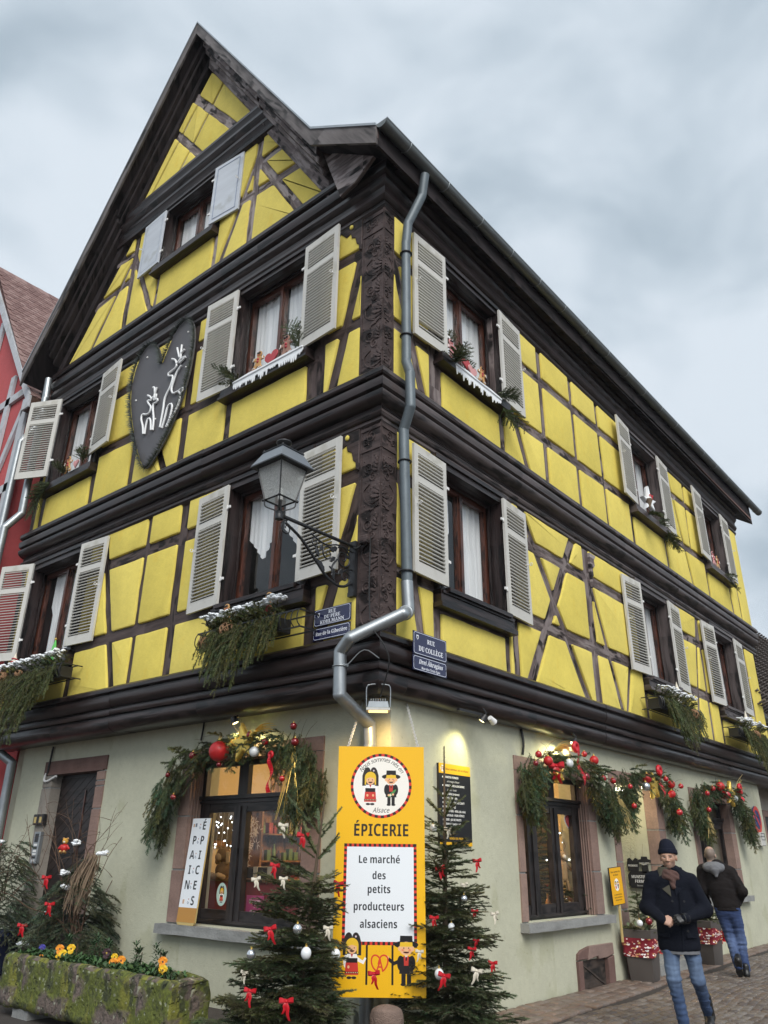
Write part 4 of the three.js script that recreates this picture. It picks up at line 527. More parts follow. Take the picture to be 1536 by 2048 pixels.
{ const road = new THREE.Group(); road.name = 'road'; scene.add(road); tag(road, 'wet brown cobbled street running along the right face of the house', null, null, 'structure');
const pave = new THREE.Group(); pave.name = 'pavement'; scene.add(pave); tag(pave, 'narrow pavement of rectangular setts along the foot of the house', null, null, 'structure');
mesh('road_bed', boxUV(bx(-8, -0.055, 0.2, 30, -0.012, 9)), M.mortar, road); mesh('pavement_bed', boxUV(bx(-0.02, -0.055, -0.3, 30, -0.009, 0.9)), M.mortar, pave); mesh('pavement_bed', boxUV(bx(-5, -0.054, -16, 0.02, -0.0095, 0.9)), M.mortar, pave);
const cg = Array.from({ length: 10 }, (_, i) => stoneGeo(0.150, 0.098, 0.05, 40 + i)), pg = Array.from({ length: 8 }, (_, i) => stoneGeo(0.195, 0.138, 0.045, 80 + i)), r = rng(99), cam = V(-6.75, 1.6, 5.52);
const list = [], rest = [[], [], [], [], []]; let row = 0;
for (let s = 0.10; s < 4.6; s += 0.107, row++) for (let x = -0.6 + (row % 2) * 0.078; x < 22; x += 0.158) {
const zz = zGroove(x) + 0.055 + s + 0.06 * Math.sin(x * 1.9 + s * 0.7); if (x > 11 && s > 2.2) continue;
const Mx = mul(T(x + (r() - 0.5) * 0.02, -0.045 + (r() - 0.5) * 0.010, zz + (r() - 0.5) * 0.014), RY((r() - 0.5) * 0.24 + 0.046 + Math.PI * ((r() * 2) | 0)), new THREE.Matrix4().makeScale(0.93 + r() * 0.14, 1, 0.92 + r() * 0.14));
list.push({ Mx, x, z: zz, i: (r() * 10) | 0, m: (r() * 5) | 0 });
}
const inV = (q) => { const v = V(q.x, 0, q.z).project(camera); return Math.abs(v.x) < 1.03 && v.y > -1.03; };
camera.updateMatrixWorld(); camera.aspect = 0.75; camera.updateProjectionMatrix();
list.sort((a, b) => (inV(b) - inV(a)) || (V(a.x, 0, a.z).distanceTo(cam) - V(b.x, 0, b.z).distanceTo(cam)));
list.forEach((q, n) => { if (n < 300) mesh('cobble', cg[q.i], M.cobble[q.m], road, q.Mx); else if (q.x < 16) rest[q.m].push(tr(cg[q.i], q.Mx)); });
rest.forEach((l, m) => mesh('cobbles', merge(l), M.cobble[m], road, null, 'stuff'));
const pl = [], far = []; for (let x = 0.1; x < 14; x += 0.205) { const zg = zGroove(x) - 0.05, n = Math.max(2, Math.round(zg / 0.15)); for (let k = 0; k < n; k++) pl.push([x + (k % 2) * 0.1 + (r() - 0.5) * 0.02, 0.02 + (k + 0.5) * zg / n, zg / n / 0.152]); }
pl.forEach((q, n) => { const Mx = mul(T(q[0], -0.036 + (r() - 0.5) * 0.007, q[1]), RY((r() - 0.5) * 0.06 + 0.03 + Math.PI * ((r() * 2) | 0)), new THREE.Matrix4().makeScale(0.98, 1, q[2])), i = (r() * 8) | 0, m = (r() * 4) | 0; mesh('paver', pg[i], M.paver[m], pave, Mx); });
}
// ================================================================ NEIGHBOURS AND BACKGROUND
{ const h = thing('red_half_timbered_house', 'red neighbouring house with white timbers and a steep tiled roof, left of the yellow house', 'house', [-0.6, 0, -9.75]);
const red = std({ color: lin(0.48, 0.09, 0.095), map: rep(plasterMap, 0.6), bumpMap: rep(plasterBump, 1.2), bumpScale: 0.004, roughness: 0.9 }), wt = std({ color: lin(0.50, 0.52, 0.56), map: rep(paintMap, 0.8), roughness: 0.7 });
const zc = -13.6 + 9.75, top = 16.2, ey = 10.5, hw = 3.75;      // ridge, eave and half width in the house's own frame
mesh('wall', boxUV(tr(extr([[-2 * hw, 0], [0, 0], [0, ey + 0.2], [zc, top - 0.4], [-2 * hw, ey + 0.2]], 9), T(9, 0, 0), RY(-Math.PI / 2))), red, h);
mesh('passage_wall', bx(0.8, 0, -0.02, 1.1, 10.6, 0.86), red, h);
for (const [z0, y0, z1, y1, w] of [[-0.11, 0, -0.11, 10.6, 0.24], [-1.1, 0, -1.1, 11.7, 0.2], [-2.6, 0, -2.6, 14, 0.2], [-5, 0, -5, 14, 0.2], [0, 8.55, -7.4, 8.55, 0.2], [0, 5.2, -7.4, 5.2, 0.22], [-0.2, 10.5, -1.05, 8.6, 0.16], [-0.15, 5.4, -1.0, 8.4, 0.16], [0, 11.0, -7.4, 11.0, 0.2]]) mesh('timber_beam', boxUV(tr(bx(0, -w / 2, 0, Math.hypot(z1 - z0, y1 - y0), w / 2, 0.06), mul(T(-0.012, y0, z0), RY(-Math.PI / 2), RZ(Math.atan2(y1 - y0, z1 - z0))))), wt, h);
// roof: rows of plain tiles on both slopes
const slopeL = Math.hypot(top - ey, hw + 0.25), ang = Math.atan2(top - ey, hw + 0.25), tl = extr([[-0.083, -0.3], [0.083, -0.3], [0.083, 0.02], [0.05, 0.055], [0, 0.065], [-0.05, 0.055], [-0.083, 0.02]], 0.016), r = rng(17);
const tm = [[0.22, 0.135, 0.125], [0.18, 0.105, 0.098], [0.27, 0.18, 0.168]].map(c => std({ color: lin(...c), map: rep(tileMap, 0.8), roughness: 0.85 })), sets = [[], [], []];
for (let row = 0; row < slopeL / 0.155; row++) for (let i = 0; i < 46; i++) { const s = row * 0.155, x = -0.12 + i * 0.169 + (row % 2) * 0.085; const g = tl.clone(); g.rotateZ(Math.PI); g.rotateX(-0.055); g.translate(x, s, 0.02 + (r() - 0.5) * 0.006); g.rotateX(-(Math.PI / 2 - ang)); g.translate(0, ey + 0.1, 0.28); g.userData.ok = 1; sets[(r() * 3) | 0].push(g); }
sets.forEach((q, i) => mesh('roof_tiles', merge(q), tm[i], h, null, 'stuff'));
mesh('roof', boxUV(tr(extr([[0.32, ey - 0.12], [0.32, ey + 0.08], [zc, top], [-2 * hw - 0.3, ey + 0.08], [-2 * hw - 0.3, ey - 0.12], [zc, top - 0.25]], 9.2), T(9, 0, 0), RY(-Math.PI / 2))), tm[1], h);
mesh('verge_board', boxUV(tr(extr([[0.33, ey - 0.16], [0.33, ey + 0.1], [zc, top + 0.02], [zc, top - 0.3]], 0.05), T(-0.17, 0, 0), RY(-Math.PI / 2))), wt, h);
for (let i = 0; i < 12; i++) mesh('ridge_tile', boxUV(tr(new THREE.CylinderGeometry(0.12, 0.13, 0.5, 10, 1, false, -0.2, Math.PI + 0.4), T(0.1 + i * 0.45, top + 0.02, zc), RY(Math.PI / 2), RX(Math.PI / 2), RZ(Math.PI))), tm[1], h);
const brown = std({ color: lin(0.085, 0.045, 0.032), roughness: 0.5, metalness: 0.4 }); mesh('gutter', bx(-0.2, ey - 0.28, 0.16, 8, ey - 0.02, 0.46), brown, h); mesh('gutter_end', bx(-0.235, ey - 0.29, 0.15, -0.2, ey - 0.01, 0.47), wt, h);
for (let i = 0; i < 12; i++) mesh('snow_guard_bar', bx(0.05 + i * 0.22, ey + 0.15, 0.30, 0.07 + i * 0.22, ey + 0.55, 0.33), M.iron, h); for (const y of [0.2, 0.38, 0.54]) mesh('snow_guard_rail', bx(0.0, ey + y, 0.30, 2.7, ey + y + 0.02, 0.32), M.iron, h);
mesh('downpipe', poly([[0.1, ey - 0.3, 0.32], [0.1, ey - 0.6, 0.3], [-0.1, ey - 1.0, 0.2], [-0.1, 0, 0.2]], 0.075, 12), M.zinc, h);
}
{ const h = thing('tiled_roof_house', 'low house with a dark grey tiled roof beyond the yellow house', 'house', [14.6, 0, -0.5]);
const cream = std({ color: lin(0.56, 0.51, 0.43), map: rep(plasterMap, 0.6), roughness: 0.9 }), tile = std({ color: lin(0.135, 0.115, 0.108), map: rep(tileMap, 0.8), roughness: 0.85 });
mesh('wall', bx(0.05, 0, -5, 24, 5.3, 0), cream, h); const ang = Math.atan2(4.2, 2.1), sl = Math.hypot(4.2, 2.1);
mesh('roof', boxUV(tr(extr([[0.42, 5.0], [0.42, 5.14], [-1.7, 9.4], [-5.4, 5.1], [-5.4, 4.9], [-1.7, 9.2]], 24.3), T(24.2, 0, 0), RY(-Math.PI / 2))), tile, h);
const rows = []; const g0 = extr([[-0.14, -0.03], [0.0, -0.03], [0.04, -0.005], [0.07, 0.035], [0.10, 0.035], [0.14, 0.0], [0.14, 0.015], [0.105, 0.05], [0.065, 0.05], [0.03, 0.01], [0, -0.015], [-0.14, -0.015]], 0.36);
for (let row = 0; row < sl / 0.3; row++) for (let i = 0; i < 40; i++) { const g = g0.clone(); g.rotateX(-Math.PI / 2 + 0.06); g.translate(-0.1 + i * 0.28, 0.03, 0); g.rotateX(Math.PI / 2); g.translate(0, row * 0.3, 0.06); g.rotateX(-(Math.PI / 2 - ang)); g.translate(0, 5.1, 0.42); rows.push(g); }
mesh('roof_tiles', merge(rows), tile, h, null, 'stuff');
mesh('gutter', boxUV(tr(new THREE.CylinderGeometry(0.09, 0.09, 24, 10), T(12, 4.98, 0.5), RZ(Math.PI / 2))), M.gutter, h); 
mesh('shop_window', bx(0.9, 0.5, -0.02, 6, 2.6, 0.03), M.frameBlack, h); const p = new THREE.PlaneGeometry(4.6, 1.9); p.translate(3.4, 1.55, 0.04); mesh('pane', p, M.glass, h); mesh('window_surround', merge([bx(0.75, 0.4, 0, 0.9, 2.75, 0.06), bx(0.75, 2.6, 0, 6.1, 2.75, 0.065)]), M.sand[0], h);
const a = thing('awning', 'white shop awning on the low house beyond the right end of the yellow house', 'awning', [14.9, 3.3, -0.45]); mesh('canopy', extr([[0, 0.25], [0, 0.18], [0.5, -0.10], [0.5, -0.02]].map(q => [q[0], q[1]]), 5).rotateY(Math.PI / 2).scale(1, 1, -1), M.white, a); mesh('valance', bx(0, -0.22, 0.48, 5, -0.04, 0.5), M.white, a);
}
{ const h = thing('orange_roof_house', 'distant house with a pale orange roof showing between the grey roof and the wooded hill', 'house', [44, 0, -7]); mesh('wall', bx(0, 0, -4, 6, 12.0, 4), M.green, h); mesh('roof', boxUV(tr(extr([[-4.6, 11.9], [4.6, 11.9], [0, 14.4]], 6.6), T(6.3, 0, 0), RY(-Math.PI / 2))), std({ color: lin(0.42, 0.25, 0.17), map: rep(tileMap, 0.5), roughness: 0.9 }), h); }
{ // wooded hill in the haze
const n = 60, g = new THREE.PlaneGeometry(420, 200, n, 30), p = g.attributes.position; const hgt = (u, v) => (0.25 + 0.75 * smooth(0, 1, v)) * (78 + 26 * fbm(u * 3 + 3, 1, 999, 4, 3) - 22 * u) * smooth(0, 0.8, v + 0.05);
for (let i = 0; i < p.count; i++) { const u = p.getX(i) / 420 + 0.5, v = p.getY(i) / 200 + 0.5; p.setXYZ(i, 250 + v * 150, hgt(u, v), -210 + u * 420); }
g.computeVertexNormals(); const hm = mesh('hill', boxUV(g, 0.05), std({ color: lin(0.055, 0.05, 0.045), map: rep(greenMap, 2), roughness: 1, side: THREE.DoubleSide })); tag(hm, 'hazy wooded hill rising behind the roofs at the right', null, null, 'structure');
const b = new MB(), r = rng(5); for (let k = 0; k < 9000; k++) { const u = r(), v = Math.pow(r(), 0.7), y = hgt(u, v), x = 250 + v * 150, z = -210 + u * 420; if (z > 40) continue; const H = 3 + r() * 4, R = 1.2 + r() * 1.3, a0 = r() * 6, c = r() < 0.3 ? [0.03, 0.042, 0.03] : [0.075 + 0.03 * r(), 0.062 + 0.02 * r(), 0.052];
const topP = V(x, y + H, z), ring = [0, 1, 2, 3, 4].map(i => V(x + Math.cos(a0 + i * 1.257) * R * (0.7 + 0.6 * r()), y + H * (0.3 + 0.2 * r()), z + Math.sin(a0 + i * 1.257) * R * (0.7 + 0.6 * r()))), base = V(x, y - 0.5, z); for (let i = 0; i < 5; i++) b.tri(ring[i], ring[(i + 1) % 5], topP, c).tri(base, ring[(i + 1) % 5], ring[i], c); }
const wd = mesh('woodland', b.geo(false), std({ vertexColors: true, roughness: 1 })); tag(wd, 'bare winter woodland covering the hazy hill at the right', 'woodland', null, 'stuff'); }
// ================================================================ FOLIAGE BUILDERS
const perp = (d) => { const a = Math.abs(d.y) < 0.9 ? V(0, 1, 0) : V(1, 0, 0); return a.cross(d).normalize(); };
function brush(mb, pts, o, r, tint) {            // a twig with needles all round (flat < 1 presses them into two rows)
const c = pts.length > 2 ? new THREE.CatmullRomCurve3(pts) : new THREE.LineCurve3(pts[0], pts[1]), len = c.getLength(), step = o.step || 0.008, n = Math.max(3, Math.round(len / step)), w = o.w || 0.0028;
for (let i = 0; i <= n; i++) {
const t = i / n, p = c.getPointAt(t), d = c.getTangentAt(t), s = perp(d), u = d.clone().cross(s).normalize(); if (u.y < 0) { u.negate(); }
const per = o.per || 4, L = o.L * (0.75 + 0.5 * r()) * (t > 0.9 ? 0.8 : 1);
for (let k = 0; k < per; k++) { const a = o.flat ? ((k % 2 ? 0 : Math.PI) + (r() - 0.5) * 1.5 + (k > 1 ? (k % 2 ? 0.7 : -0.7) : 0)) : r() * 6.283; const e = s.clone().multiplyScalar(Math.cos(a)).addScaledVector(u, Math.sin(a)), dir = e.clone().multiplyScalar(0.8).addScaledVector(d, 0.55 + 0.3 * r()).normalize(), b = d.clone().multiplyScalar(w * 0.5).addScaledVector(u, w * 0.3), q = r() < 0.12 ? 1.5 : 0.8 + 0.4 * r();
mb.tri(p.clone().sub(b), p.clone().add(b), p.clone().addScaledVector(dir, L), [tint[0] * q, tint[1] * q, tint[2] * q]); }
}
const tw = o.tw || 0.003, col = o.twc || [0.06, 0.05, 0.028], m = Math.max(1, Math.round(len / 0.07));
for (let i = 0; i < m; i++) { const a = c.getPointAt(i / m), b = c.getPointAt((i + 1) / m), d = b.clone().sub(a).normalize(), s = perp(d), u = d.clone().cross(s); for (let k = 0; k < 3; k++) { const f = (j) => s.clone().multiplyScalar(Math.cos(j * 2.094) * tw).addScaledVector(u, Math.sin(j * 2.094) * tw); mb.quad(a.clone().add(f(k)), b.clone().add(f(k)), b.clone().add(f(k + 1)), a.clone().add(f(k + 1)), col); } }
}
// a fir bough: main twig with side twigs, from p along direction d, sagging
function bough(mb, p, d, len, r, o) {
d = d.clone().normalize(); const sag = o.sag ?? 0.3, side = (o.up ? d.clone().cross(o.up) : perp(d)).normalize(), at = (t) => p.clone().addScaledVector(d, len * t).add(V(0, -sag * len * t * t + (o.tip || 0) * len * t * t * t, 0));
const tint = o.tint || needleTint(r, o.k || 1); brush(mb, [at(0.05), at(0.35), at(0.7), at(1)], o, r, tint);
const n = o.n || Math.max(3, Math.round(len / (o.gap || 0.055))); for (let i = 1; i < n; i++) { const t = i / n, s = (i % 2 ? 1 : -1), l = len * (o.spread || 0.42) * (1 - t * 0.75) * (0.7 + 0.6 * r()), q = at(t), dd = d.clone().multiplyScalar(0.75).addScaledVector(side, s * (0.75 + 0.3 * r())).add(V(0, (r() - 0.5) * 0.3 - sag * t * 0.8, 0)).normalize();
if (o.deep && l > 0.11) { bough(mb, q, dd, l, r, { ...o, deep: 0, n: Math.max(3, Math.round(l / 0.045)), tint: tint.map(c => c * (0.85 + 0.35 * r())), spread: 0.5, up: side.clone().cross(d) }); continue; }
brush(mb, [q, q.clone().addScaledVector(dd, l * 0.55), q.clone().addScaledVector(dd, l).add(V(0, -sag * l * 0.35, 0))], o, r, tint.map(c => c * (0.85 + 0.35 * r()))); }
}
function bow(s, mat, parent, M, tails = [1, 1]) {   // tied ribbon bow: two loops, knot, tails
const strip = (pts, w, ax, tw = 0) => { const c = new THREE.CatmullRomCurve3(pts), n = 16, mb = new MB(), f = (t) => { const p = c.getPointAt(t), a = tw * t, h = ax.clone().multiplyScalar(Math.cos(a)).add(V(0, 0, Math.sin(a))).multiplyScalar(w / 2 * (0.45 + 0.6 * Math.sin(Math.PI * clamp(t * 1.15, 0, 0.6) / 1.2))); return [p.clone().add(h), p.clone().sub(h)]; }; for (let i = 0; i < n; i++) { const [a, b] = f(i / n), [e, d] = f((i + 1) / n); mb.quad(a, b, d, e); } return mb.geo(); };
for (const k of [-1, 1]) mesh('loop', strip([V(0, 0, 0), V(k * 0.45 * s, 0.2 * s, 0.3 * s), V(k * 0.95 * s, 0.22 * s, 0.18 * s), V(k * 1.05 * s, 0.1 * s, -0.05 * s), V(k * 0.6 * s, 0.0, -0.15 * s), V(0, 0, -0.02 * s)], 0.62 * s, V(0, 1, 0), k * 0.3), mat, parent, M);
[-1, 1].forEach((k, i) => mesh('tail', strip([V(0, 0, 0.02 * s), V(k * 0.25 * s, -0.6 * s * tails[i], 0.14 * s), V(k * 0.2 * s, -1.2 * s * tails[i], 0.02 * s), V(k * 0.5 * s, -1.9 * s * tails[i], 0.08 * s)], 0.5 * s, V(1, 0, 0), k * 0.9), mat, parent, M));
const kn = new THREE.SphereGeometry(0.18 * s, 8, 6); mesh('knot', boxUV(tr(kn, T(0, 0, 0.04 * s))), mat, parent, M);
}
function bauble(r, mat, p, label, group, shape) {
const t = thing('bauble', label, 'bauble', [p.x, p.y, p.z], 0, group), s = new THREE.SphereGeometry(r, 20, 14); if (shape) s.scale(1, shape, 1); mesh('ball', s, mat, t);
mesh('cap', boxUV(tr(new THREE.CylinderGeometry(r * 0.22, r * 0.25, r * 0.28, 10), T(0, r * 1.05 * (shape || 1), 0))), M.gold, t); mesh('loop', boxUV(tr(new THREE.TorusGeometry(r * 0.16, r * 0.035, 5, 10), T(0, r * 1.3 * (shape || 1), 0))), M.gold, t); return t;
}
const faceCam = (p) => Math.atan2(-6.75 - p.x, 5.52 - p.z);
function ribbonBow(s, mat, p, label, group, tails, tilt = 0) { const t = thing('ribbon_bow', label, 'bow', [p.x, p.y, p.z], faceCam(p), group); bow(s, mat, t, RZ(tilt), tails); return t; }
// ================================================================ THE TWO CUT FIRS BY THE SIGN
function firTree(label, base, H, R, lean, seed, topBare, whorls) {
const r = rng(seed), t = thing('fir_tree', label, 'fir tree', base), mb = new MB(), ax = (y) => V(lean[0] * y / H, y, lean[1] * y / H);
mesh('trunk', tube([ax(0), ax(H * 0.35), ax(H * 0.7), ax(H)], 0.035, 8, 12, 0.18), M.bark, t);
brush(mb, [ax(H * 0.9), ax(H * 1.0)], { L: 0.02, per: 5, step: 0.007 }, r, needleTint(r));
for (const [f, n, len, up] of whorls) { const a0 = r() * 6.283; for (let i = 0; i < n; i++) { const a = a0 + i / n * 6.283 + (r() - 0.5) * 0.5, y = f * H + (r() - 0.5) * (f < topBare ? 0.17 : 0.07), l = len * R * (0.75 + 0.45 * r()) * (seed === 21 ? 1.08 - 0.42 * Math.max(0, 0.641 * Math.cos(a) + 0.767 * Math.sin(a)) : 1), d = V(Math.cos(a), up + (r() - 0.5) * (f < topBare ? 0.5 : 0.2), Math.sin(a));
bough(mb, ax(y), d, l, r, { L: 0.024, per: f > topBare ? 6 : 4, step: f > topBare ? 0.006 : 0.009, w: 0.0062, sag: f > topBare ? 0.02 : 0.2, tip: f > topBare ? 0.05 : 0.14, gap: f > topBare ? 0.12 : 0.042, spread: f > topBare ? 0.22 : 0.7, flat: f <= topBare, deep: f <= topBare, k: f > topBare ? 1.15 : 1.0, tw: 0.004, up: V(0, 1, 0) }); } }
// short inner shoots close the heart of the tree
for (let i = 0; i < 60; i++) { const y = (0.05 + 0.6 * r()) * H, a = r() * 6.283, l = R * (0.3 + 0.35 * r()) * (1.05 - y / H); bough(mb, ax(y), V(Math.cos(a), 0.15, Math.sin(a)), l, r, { L: 0.026, per: 4, step: 0.010, w: 0.007, sag: 0.25, gap: 0.05, spread: 0.65, k: 0.75, deep: 1, up: V(0, 1, 0) }); }
mesh('foliage', mb.geo(false), M.needle, t, null, 'stuff'); return t;
}
const dense = (lo, hi, n, len0, len1) => Array.from({ length: n }, (_, i) => { const t = i / (n - 1); return [mix(lo, hi, t), t < 0.55 ? 12 : t < 0.8 ? 9 : 6, mix(len0, len1, Math.pow(t, 0.9)), 0.1 + 0.28 * t]; });
firTree('bushy cut fir left of the yellow hanging sign, hung with red and cream bows', [-1.31, 0, 0.02], 2.06, 0.66, [0.13, 0.15], 21, 0.74, [...dense(0.05, 0.66, 10, 1.06, 0.62), [0.76, 5, 0.62, 0.75], [0.86, 5, 0.55, 1.0]]);
firTree('slender cut fir right of the yellow hanging sign with a long bare leader', [0.13, 0, 0.58], 2.66, 0.62, [0.03, 0.02], 23, 0.72, [...dense(0.03, 0.60, 12, 1.0, 0.52), [0.63, 5, 0.5, 0.42], [0.68, 5, 0.46, 0.6], [0.75, 5, 0.46, 0.72], [0.80, 3, 0.3, 0.9]]);
{ const L = 'bows tied to the left fir', Rg = 'bows tied to the right fir', B = (x, y, z) => V(x, y, z);
[[M.cream, -1.34, 1.85, -0.2, 0.07, 'cream bow with long tails high on the left fir, before the dark window glass'], [M.ribbon, -1.33, 1.76, 0.06, 0.085, 'large red bow at the top of the left fir below its crown of bare branches'], [M.ribbon, -1.66, 1.51, 0.06, 0.065, 'red bow on the upper left bough of the left fir, before the shop counter'], [M.cream, -1.78, 1.40, -0.04, 0.06, 'cream bow at the left edge of the left fir, before the pink card'], [M.cream, -1.74, 1.41, 0.26, 0.055, 'cream bow sitting flat in the middle of the left fir, upper half'], [M.ribbon, -1.95, 1.05, 0.36, 0.075, 'red bow hanging at mid height over the grey window sill, left fir'], [M.cream, -1.46, 1.04, 0.54, 0.06, 'cream bow on the left fir beside the lower left edge of the yellow sign'], [M.ribbon, -2.04, 0.62, 0.27, 0.07, 'red bow lowest at the left edge of the left fir'], [M.ribbon, -1.98, 0.58, 0.62, 0.08, 'red bow tied low at the front of the left fir'], [M.cream, -1.94, 0.72, 0.08, 0.05, 'faded cream bow on the low left side of the left fir'], [M.ribbon, -0.98, 1.36, 0.2, 0.07, 'red bow on a left fir branch that crosses the white part of the sign'], [M.ribbon, -1.0, 0.68, 0.66, 0.075, 'red bow on a left fir branch in front of the pretzel heart on the sign']]
.forEach(([m, x, y, z, s, l]) => ribbonBow(s * 0.66, m, B(x + 0.05, y, z - 0.05), l, L, [0.8, 1.25], (hash2(x * 99 | 0, y * 99 | 0, 3) - 0.5) * 0.5));
[[M.cream, 0.0, 1.85, 0.78, 0.06, 'cream bow in front of the dark menu board on the right fir'], [M.ribbon, 0.44, 1.56, 0.82, 0.07, 'red bow at the tip of the upper right branch of the right fir'], [M.ribbon, -0.12, 1.49, 0.76, 0.075, 'red bow just below the menu board on the right fir'], [M.cream, 0.08, 1.35, 0.9, 0.055, 'small cream bow in the upper middle of the right fir'], [M.ribbon, -0.26, 1.07, 0.78, 0.065, 'red bow at the left side of the right fir at mid height'], [M.ribbon, 0.14, 1.12, 0.97, 0.05, 'small red bow deep in the right fir at mid height'], [M.cream, 0.40, 1.09, 1.03, 0.06, 'cream bow out on the longest right branch of the right fir'], [M.ribbon, -0.06, 0.82, 1.06, 0.06, 'red bow, the lower of a pair close together on the right fir'], [M.ribbon, 0.06, 0.88, 1.03, 0.045, 'small red bow, the upper of a pair close together on the right fir'], [M.ribbon, 0.22, 0.69, 1.1, 0.065, 'red bow low at the right edge of the right fir'], [M.cream, -0.13, 0.66, 1.15, 0.075, 'big cream bow low at the front of the right fir'], [M.ribbon, -0.45, 0.64, 1.02, 0.08, 'red bow with the longest tails, low and left on the right fir'], [M.cream, -0.49, 0.81, 0.78, 0.055, 'cream bow on the right fir at the lower right edge of the sign']]
.forEach(([m, x, y, z, s, l]) => ribbonBow(s * 0.66, m, B(x + 0.09, y, z - 0.1), l, Rg, [1.2, 0.8], (hash2(x * 99 | 0, y * 99 | 0, 5) - 0.5) * 0.5));
const g1 = 'baubles on the left fir', g2 = 'baubles on the right fir';
[[M.silver, -1.80, 1.05, 0.52, 0.042, 'silver mirrored bauble in the middle of the left fir'], [M.pearl, -1.82, 0.89, 0.65, 0.047, 'pearl white bauble, the larger one at the front of the left fir'], [M.silver, -1.92, 0.85, 0.12, 0.042, 'clear silvery bauble on the left edge of the left fir'], [M.pearl, -1.28, 0.83, 0.47, 0.045, 'white bauble at the lower left edge of the yellow sign']].forEach(([m, x, y, z, s, l]) => bauble(s * 0.88, m, V(x + 0.05, y, z - 0.05), l, g1, 1.12));
[[M.pearl, 0.02, 1.86, 0.58, 0.042, 'white bauble hanging highest, left of the menu board, on the right fir'], [M.silver, -0.02, 1.23, 0.96, 0.038, 'silver bauble in the upper middle of the right fir'], [M.pearl, -0.18, 1.0, 0.92, 0.036, 'small white bauble half hidden in the middle of the right fir'], [M.pearl, -0.40, 0.64, 0.93, 0.047, 'white bauble low on the right fir next to a long red bow']].forEach(([m, x, y, z, s, l]) => bauble(s * 0.88, m, V(x + 0.09, y, z - 0.1), l, g2, 1.12));
}
// ================================================================ GARLANDS OVER THE SHOP WINDOWS
function garland(label, b, path, o) {            // path: u, v, thickness
const r = rng(o.seed), t = thing('garland', label, 'garland', [0, 0, 0]), C = new THREE.CatmullRomCurve3(path.map(p => V(p[0], p[1], p[2])), false, 'centripetal'), mb = new MB(), n = o.n;
for (let i = 0; i < n; i++) { const q = C.getPoint((i + r()) / n), th = q.z, a = r() * 6.283, rad = th * Math.sqrt(r()), p = at(b, q.x + Math.cos(a) * rad * 0.9, q.y + Math.sin(a) * rad * 0.8, 0.05 + r() * 0.24), out = at(b, 0, 0, 1).sub(at(b, 0, 0, 0)), al = at(b, 1, 0, 0).sub(at(b, 0, 0, 0)), down = o.down(q.x);
const d = out.multiplyScalar(0.25 + 0.5 * r()).addScaledVector(al, (r() - 0.5) * 1.2 + o.dir(q.x) * 0.6).add(V(0, (r() - 0.5) * 0.9 - down, 0)), yel = r() < 0.2 ? [1.5, 1.15, 0.7] : r() < 0.3 ? [0.8, 1.05, 1.2] : [1, 1, 1], tn = needleTint(r, 0.95).map((c, k) => c * yel[k]);
bough(mb, p, d, 0.13 + 0.17 * r(), r, { L: r() < 0.3 ? 0.04 : 0.026, per: 4, step: 0.009, w: 0.0075, sag: 0.25, gap: 0.045, spread: 0.6, tint: tn }); }
mesh('foliage', mb.geo(false), M.needle, t, null, 'stuff');
const tw = []; for (let i = 0; i < o.twigs; i++) { const q = C.getPoint(0.15 + 0.7 * r()), p = at(b, q.x, q.y + 0.02, 0.22), e = at(b, q.x + (r() - 0.5) * 0.9, q.y + 0.1 + r() * 0.22, 0.22 + r() * 0.15), m2 = p.clone().lerp(e, 0.5).add(V(0, 0.06, 0)); tw.push(tube([p, m2, e], 0.0045, 4, 6, 0.3)); }
if (tw.length) mesh('twigs', merge(tw), M.twig, t, null, 'stuff'); return t;
}
garland('bushy fir garland over the corner shop window beside the bread board', L0, [[3.74, 1.9, 0.10], [3.8, 2.25, 0.2], [3.6, 2.6, 0.25], [3.1, 2.76, 0.2], [2.5, 2.86, 0.15], [2.0, 2.84, 0.15], [1.5, 2.82, 0.22], [1.15, 2.68, 0.26], [1.05, 2.4, 0.2], [1.35, 2.16, 0.16]], { seed: 51, n: 430, twigs: 16, dir: (u) => 0, down: (u) => (u > 3.4 || u < 1.5) ? 1.8 : 0.15 });
garland('fir garland over the shop window between the menu board and the alcove', R0, [[2.75, 2.2, 0.12], [2.62, 2.45, 0.22], [2.75, 2.72, 0.2], [3.2, 2.80, 0.13], [3.7, 2.82, 0.13], [4.3, 2.80, 0.15], [4.75, 2.62, 0.2], [5.05, 2.35, 0.17], [5.12, 2.15, 0.1]], { seed: 53, n: 330, twigs: 14, dir: (u) => 0, down: (u) => (u < 3 || u > 4.6) ? 1.8 : 0.15 });
garland('fir garland hanging over the alcove of the shop entrance', R0, [[5.55, 2.25, 0.1], [5.6, 2.52, 0.16], [5.75, 2.78, 0.2], [6.3, 2.85, 0.13], [6.9, 2.84, 0.13], [7.5, 2.72, 0.2], [7.75, 2.42, 0.18], [7.6, 2.15, 0.1]], { seed: 55, n: 270, twigs: 8, dir: (u) => 0, down: (u) => (u < 6 || u > 7.2) ? 1.8 : 0.15 });
garland('fir garland over the farthest shop window next to the round road sign', R0, [[9.05, 2.12, 0.12], [8.92, 2.5, 0.22], [9.1, 2.82, 0.2], [9.8, 2.85, 0.13], [10.6, 2.85, 0.14], [11.3, 2.72, 0.2], [11.75, 2.45, 0.2], [11.6, 2.1, 0.14]], { seed: 57, n: 290, twigs: 8, dir: (u) => 0, down: (u) => (u < 9.3 || u > 11) ? 1.8 : 0.15 });
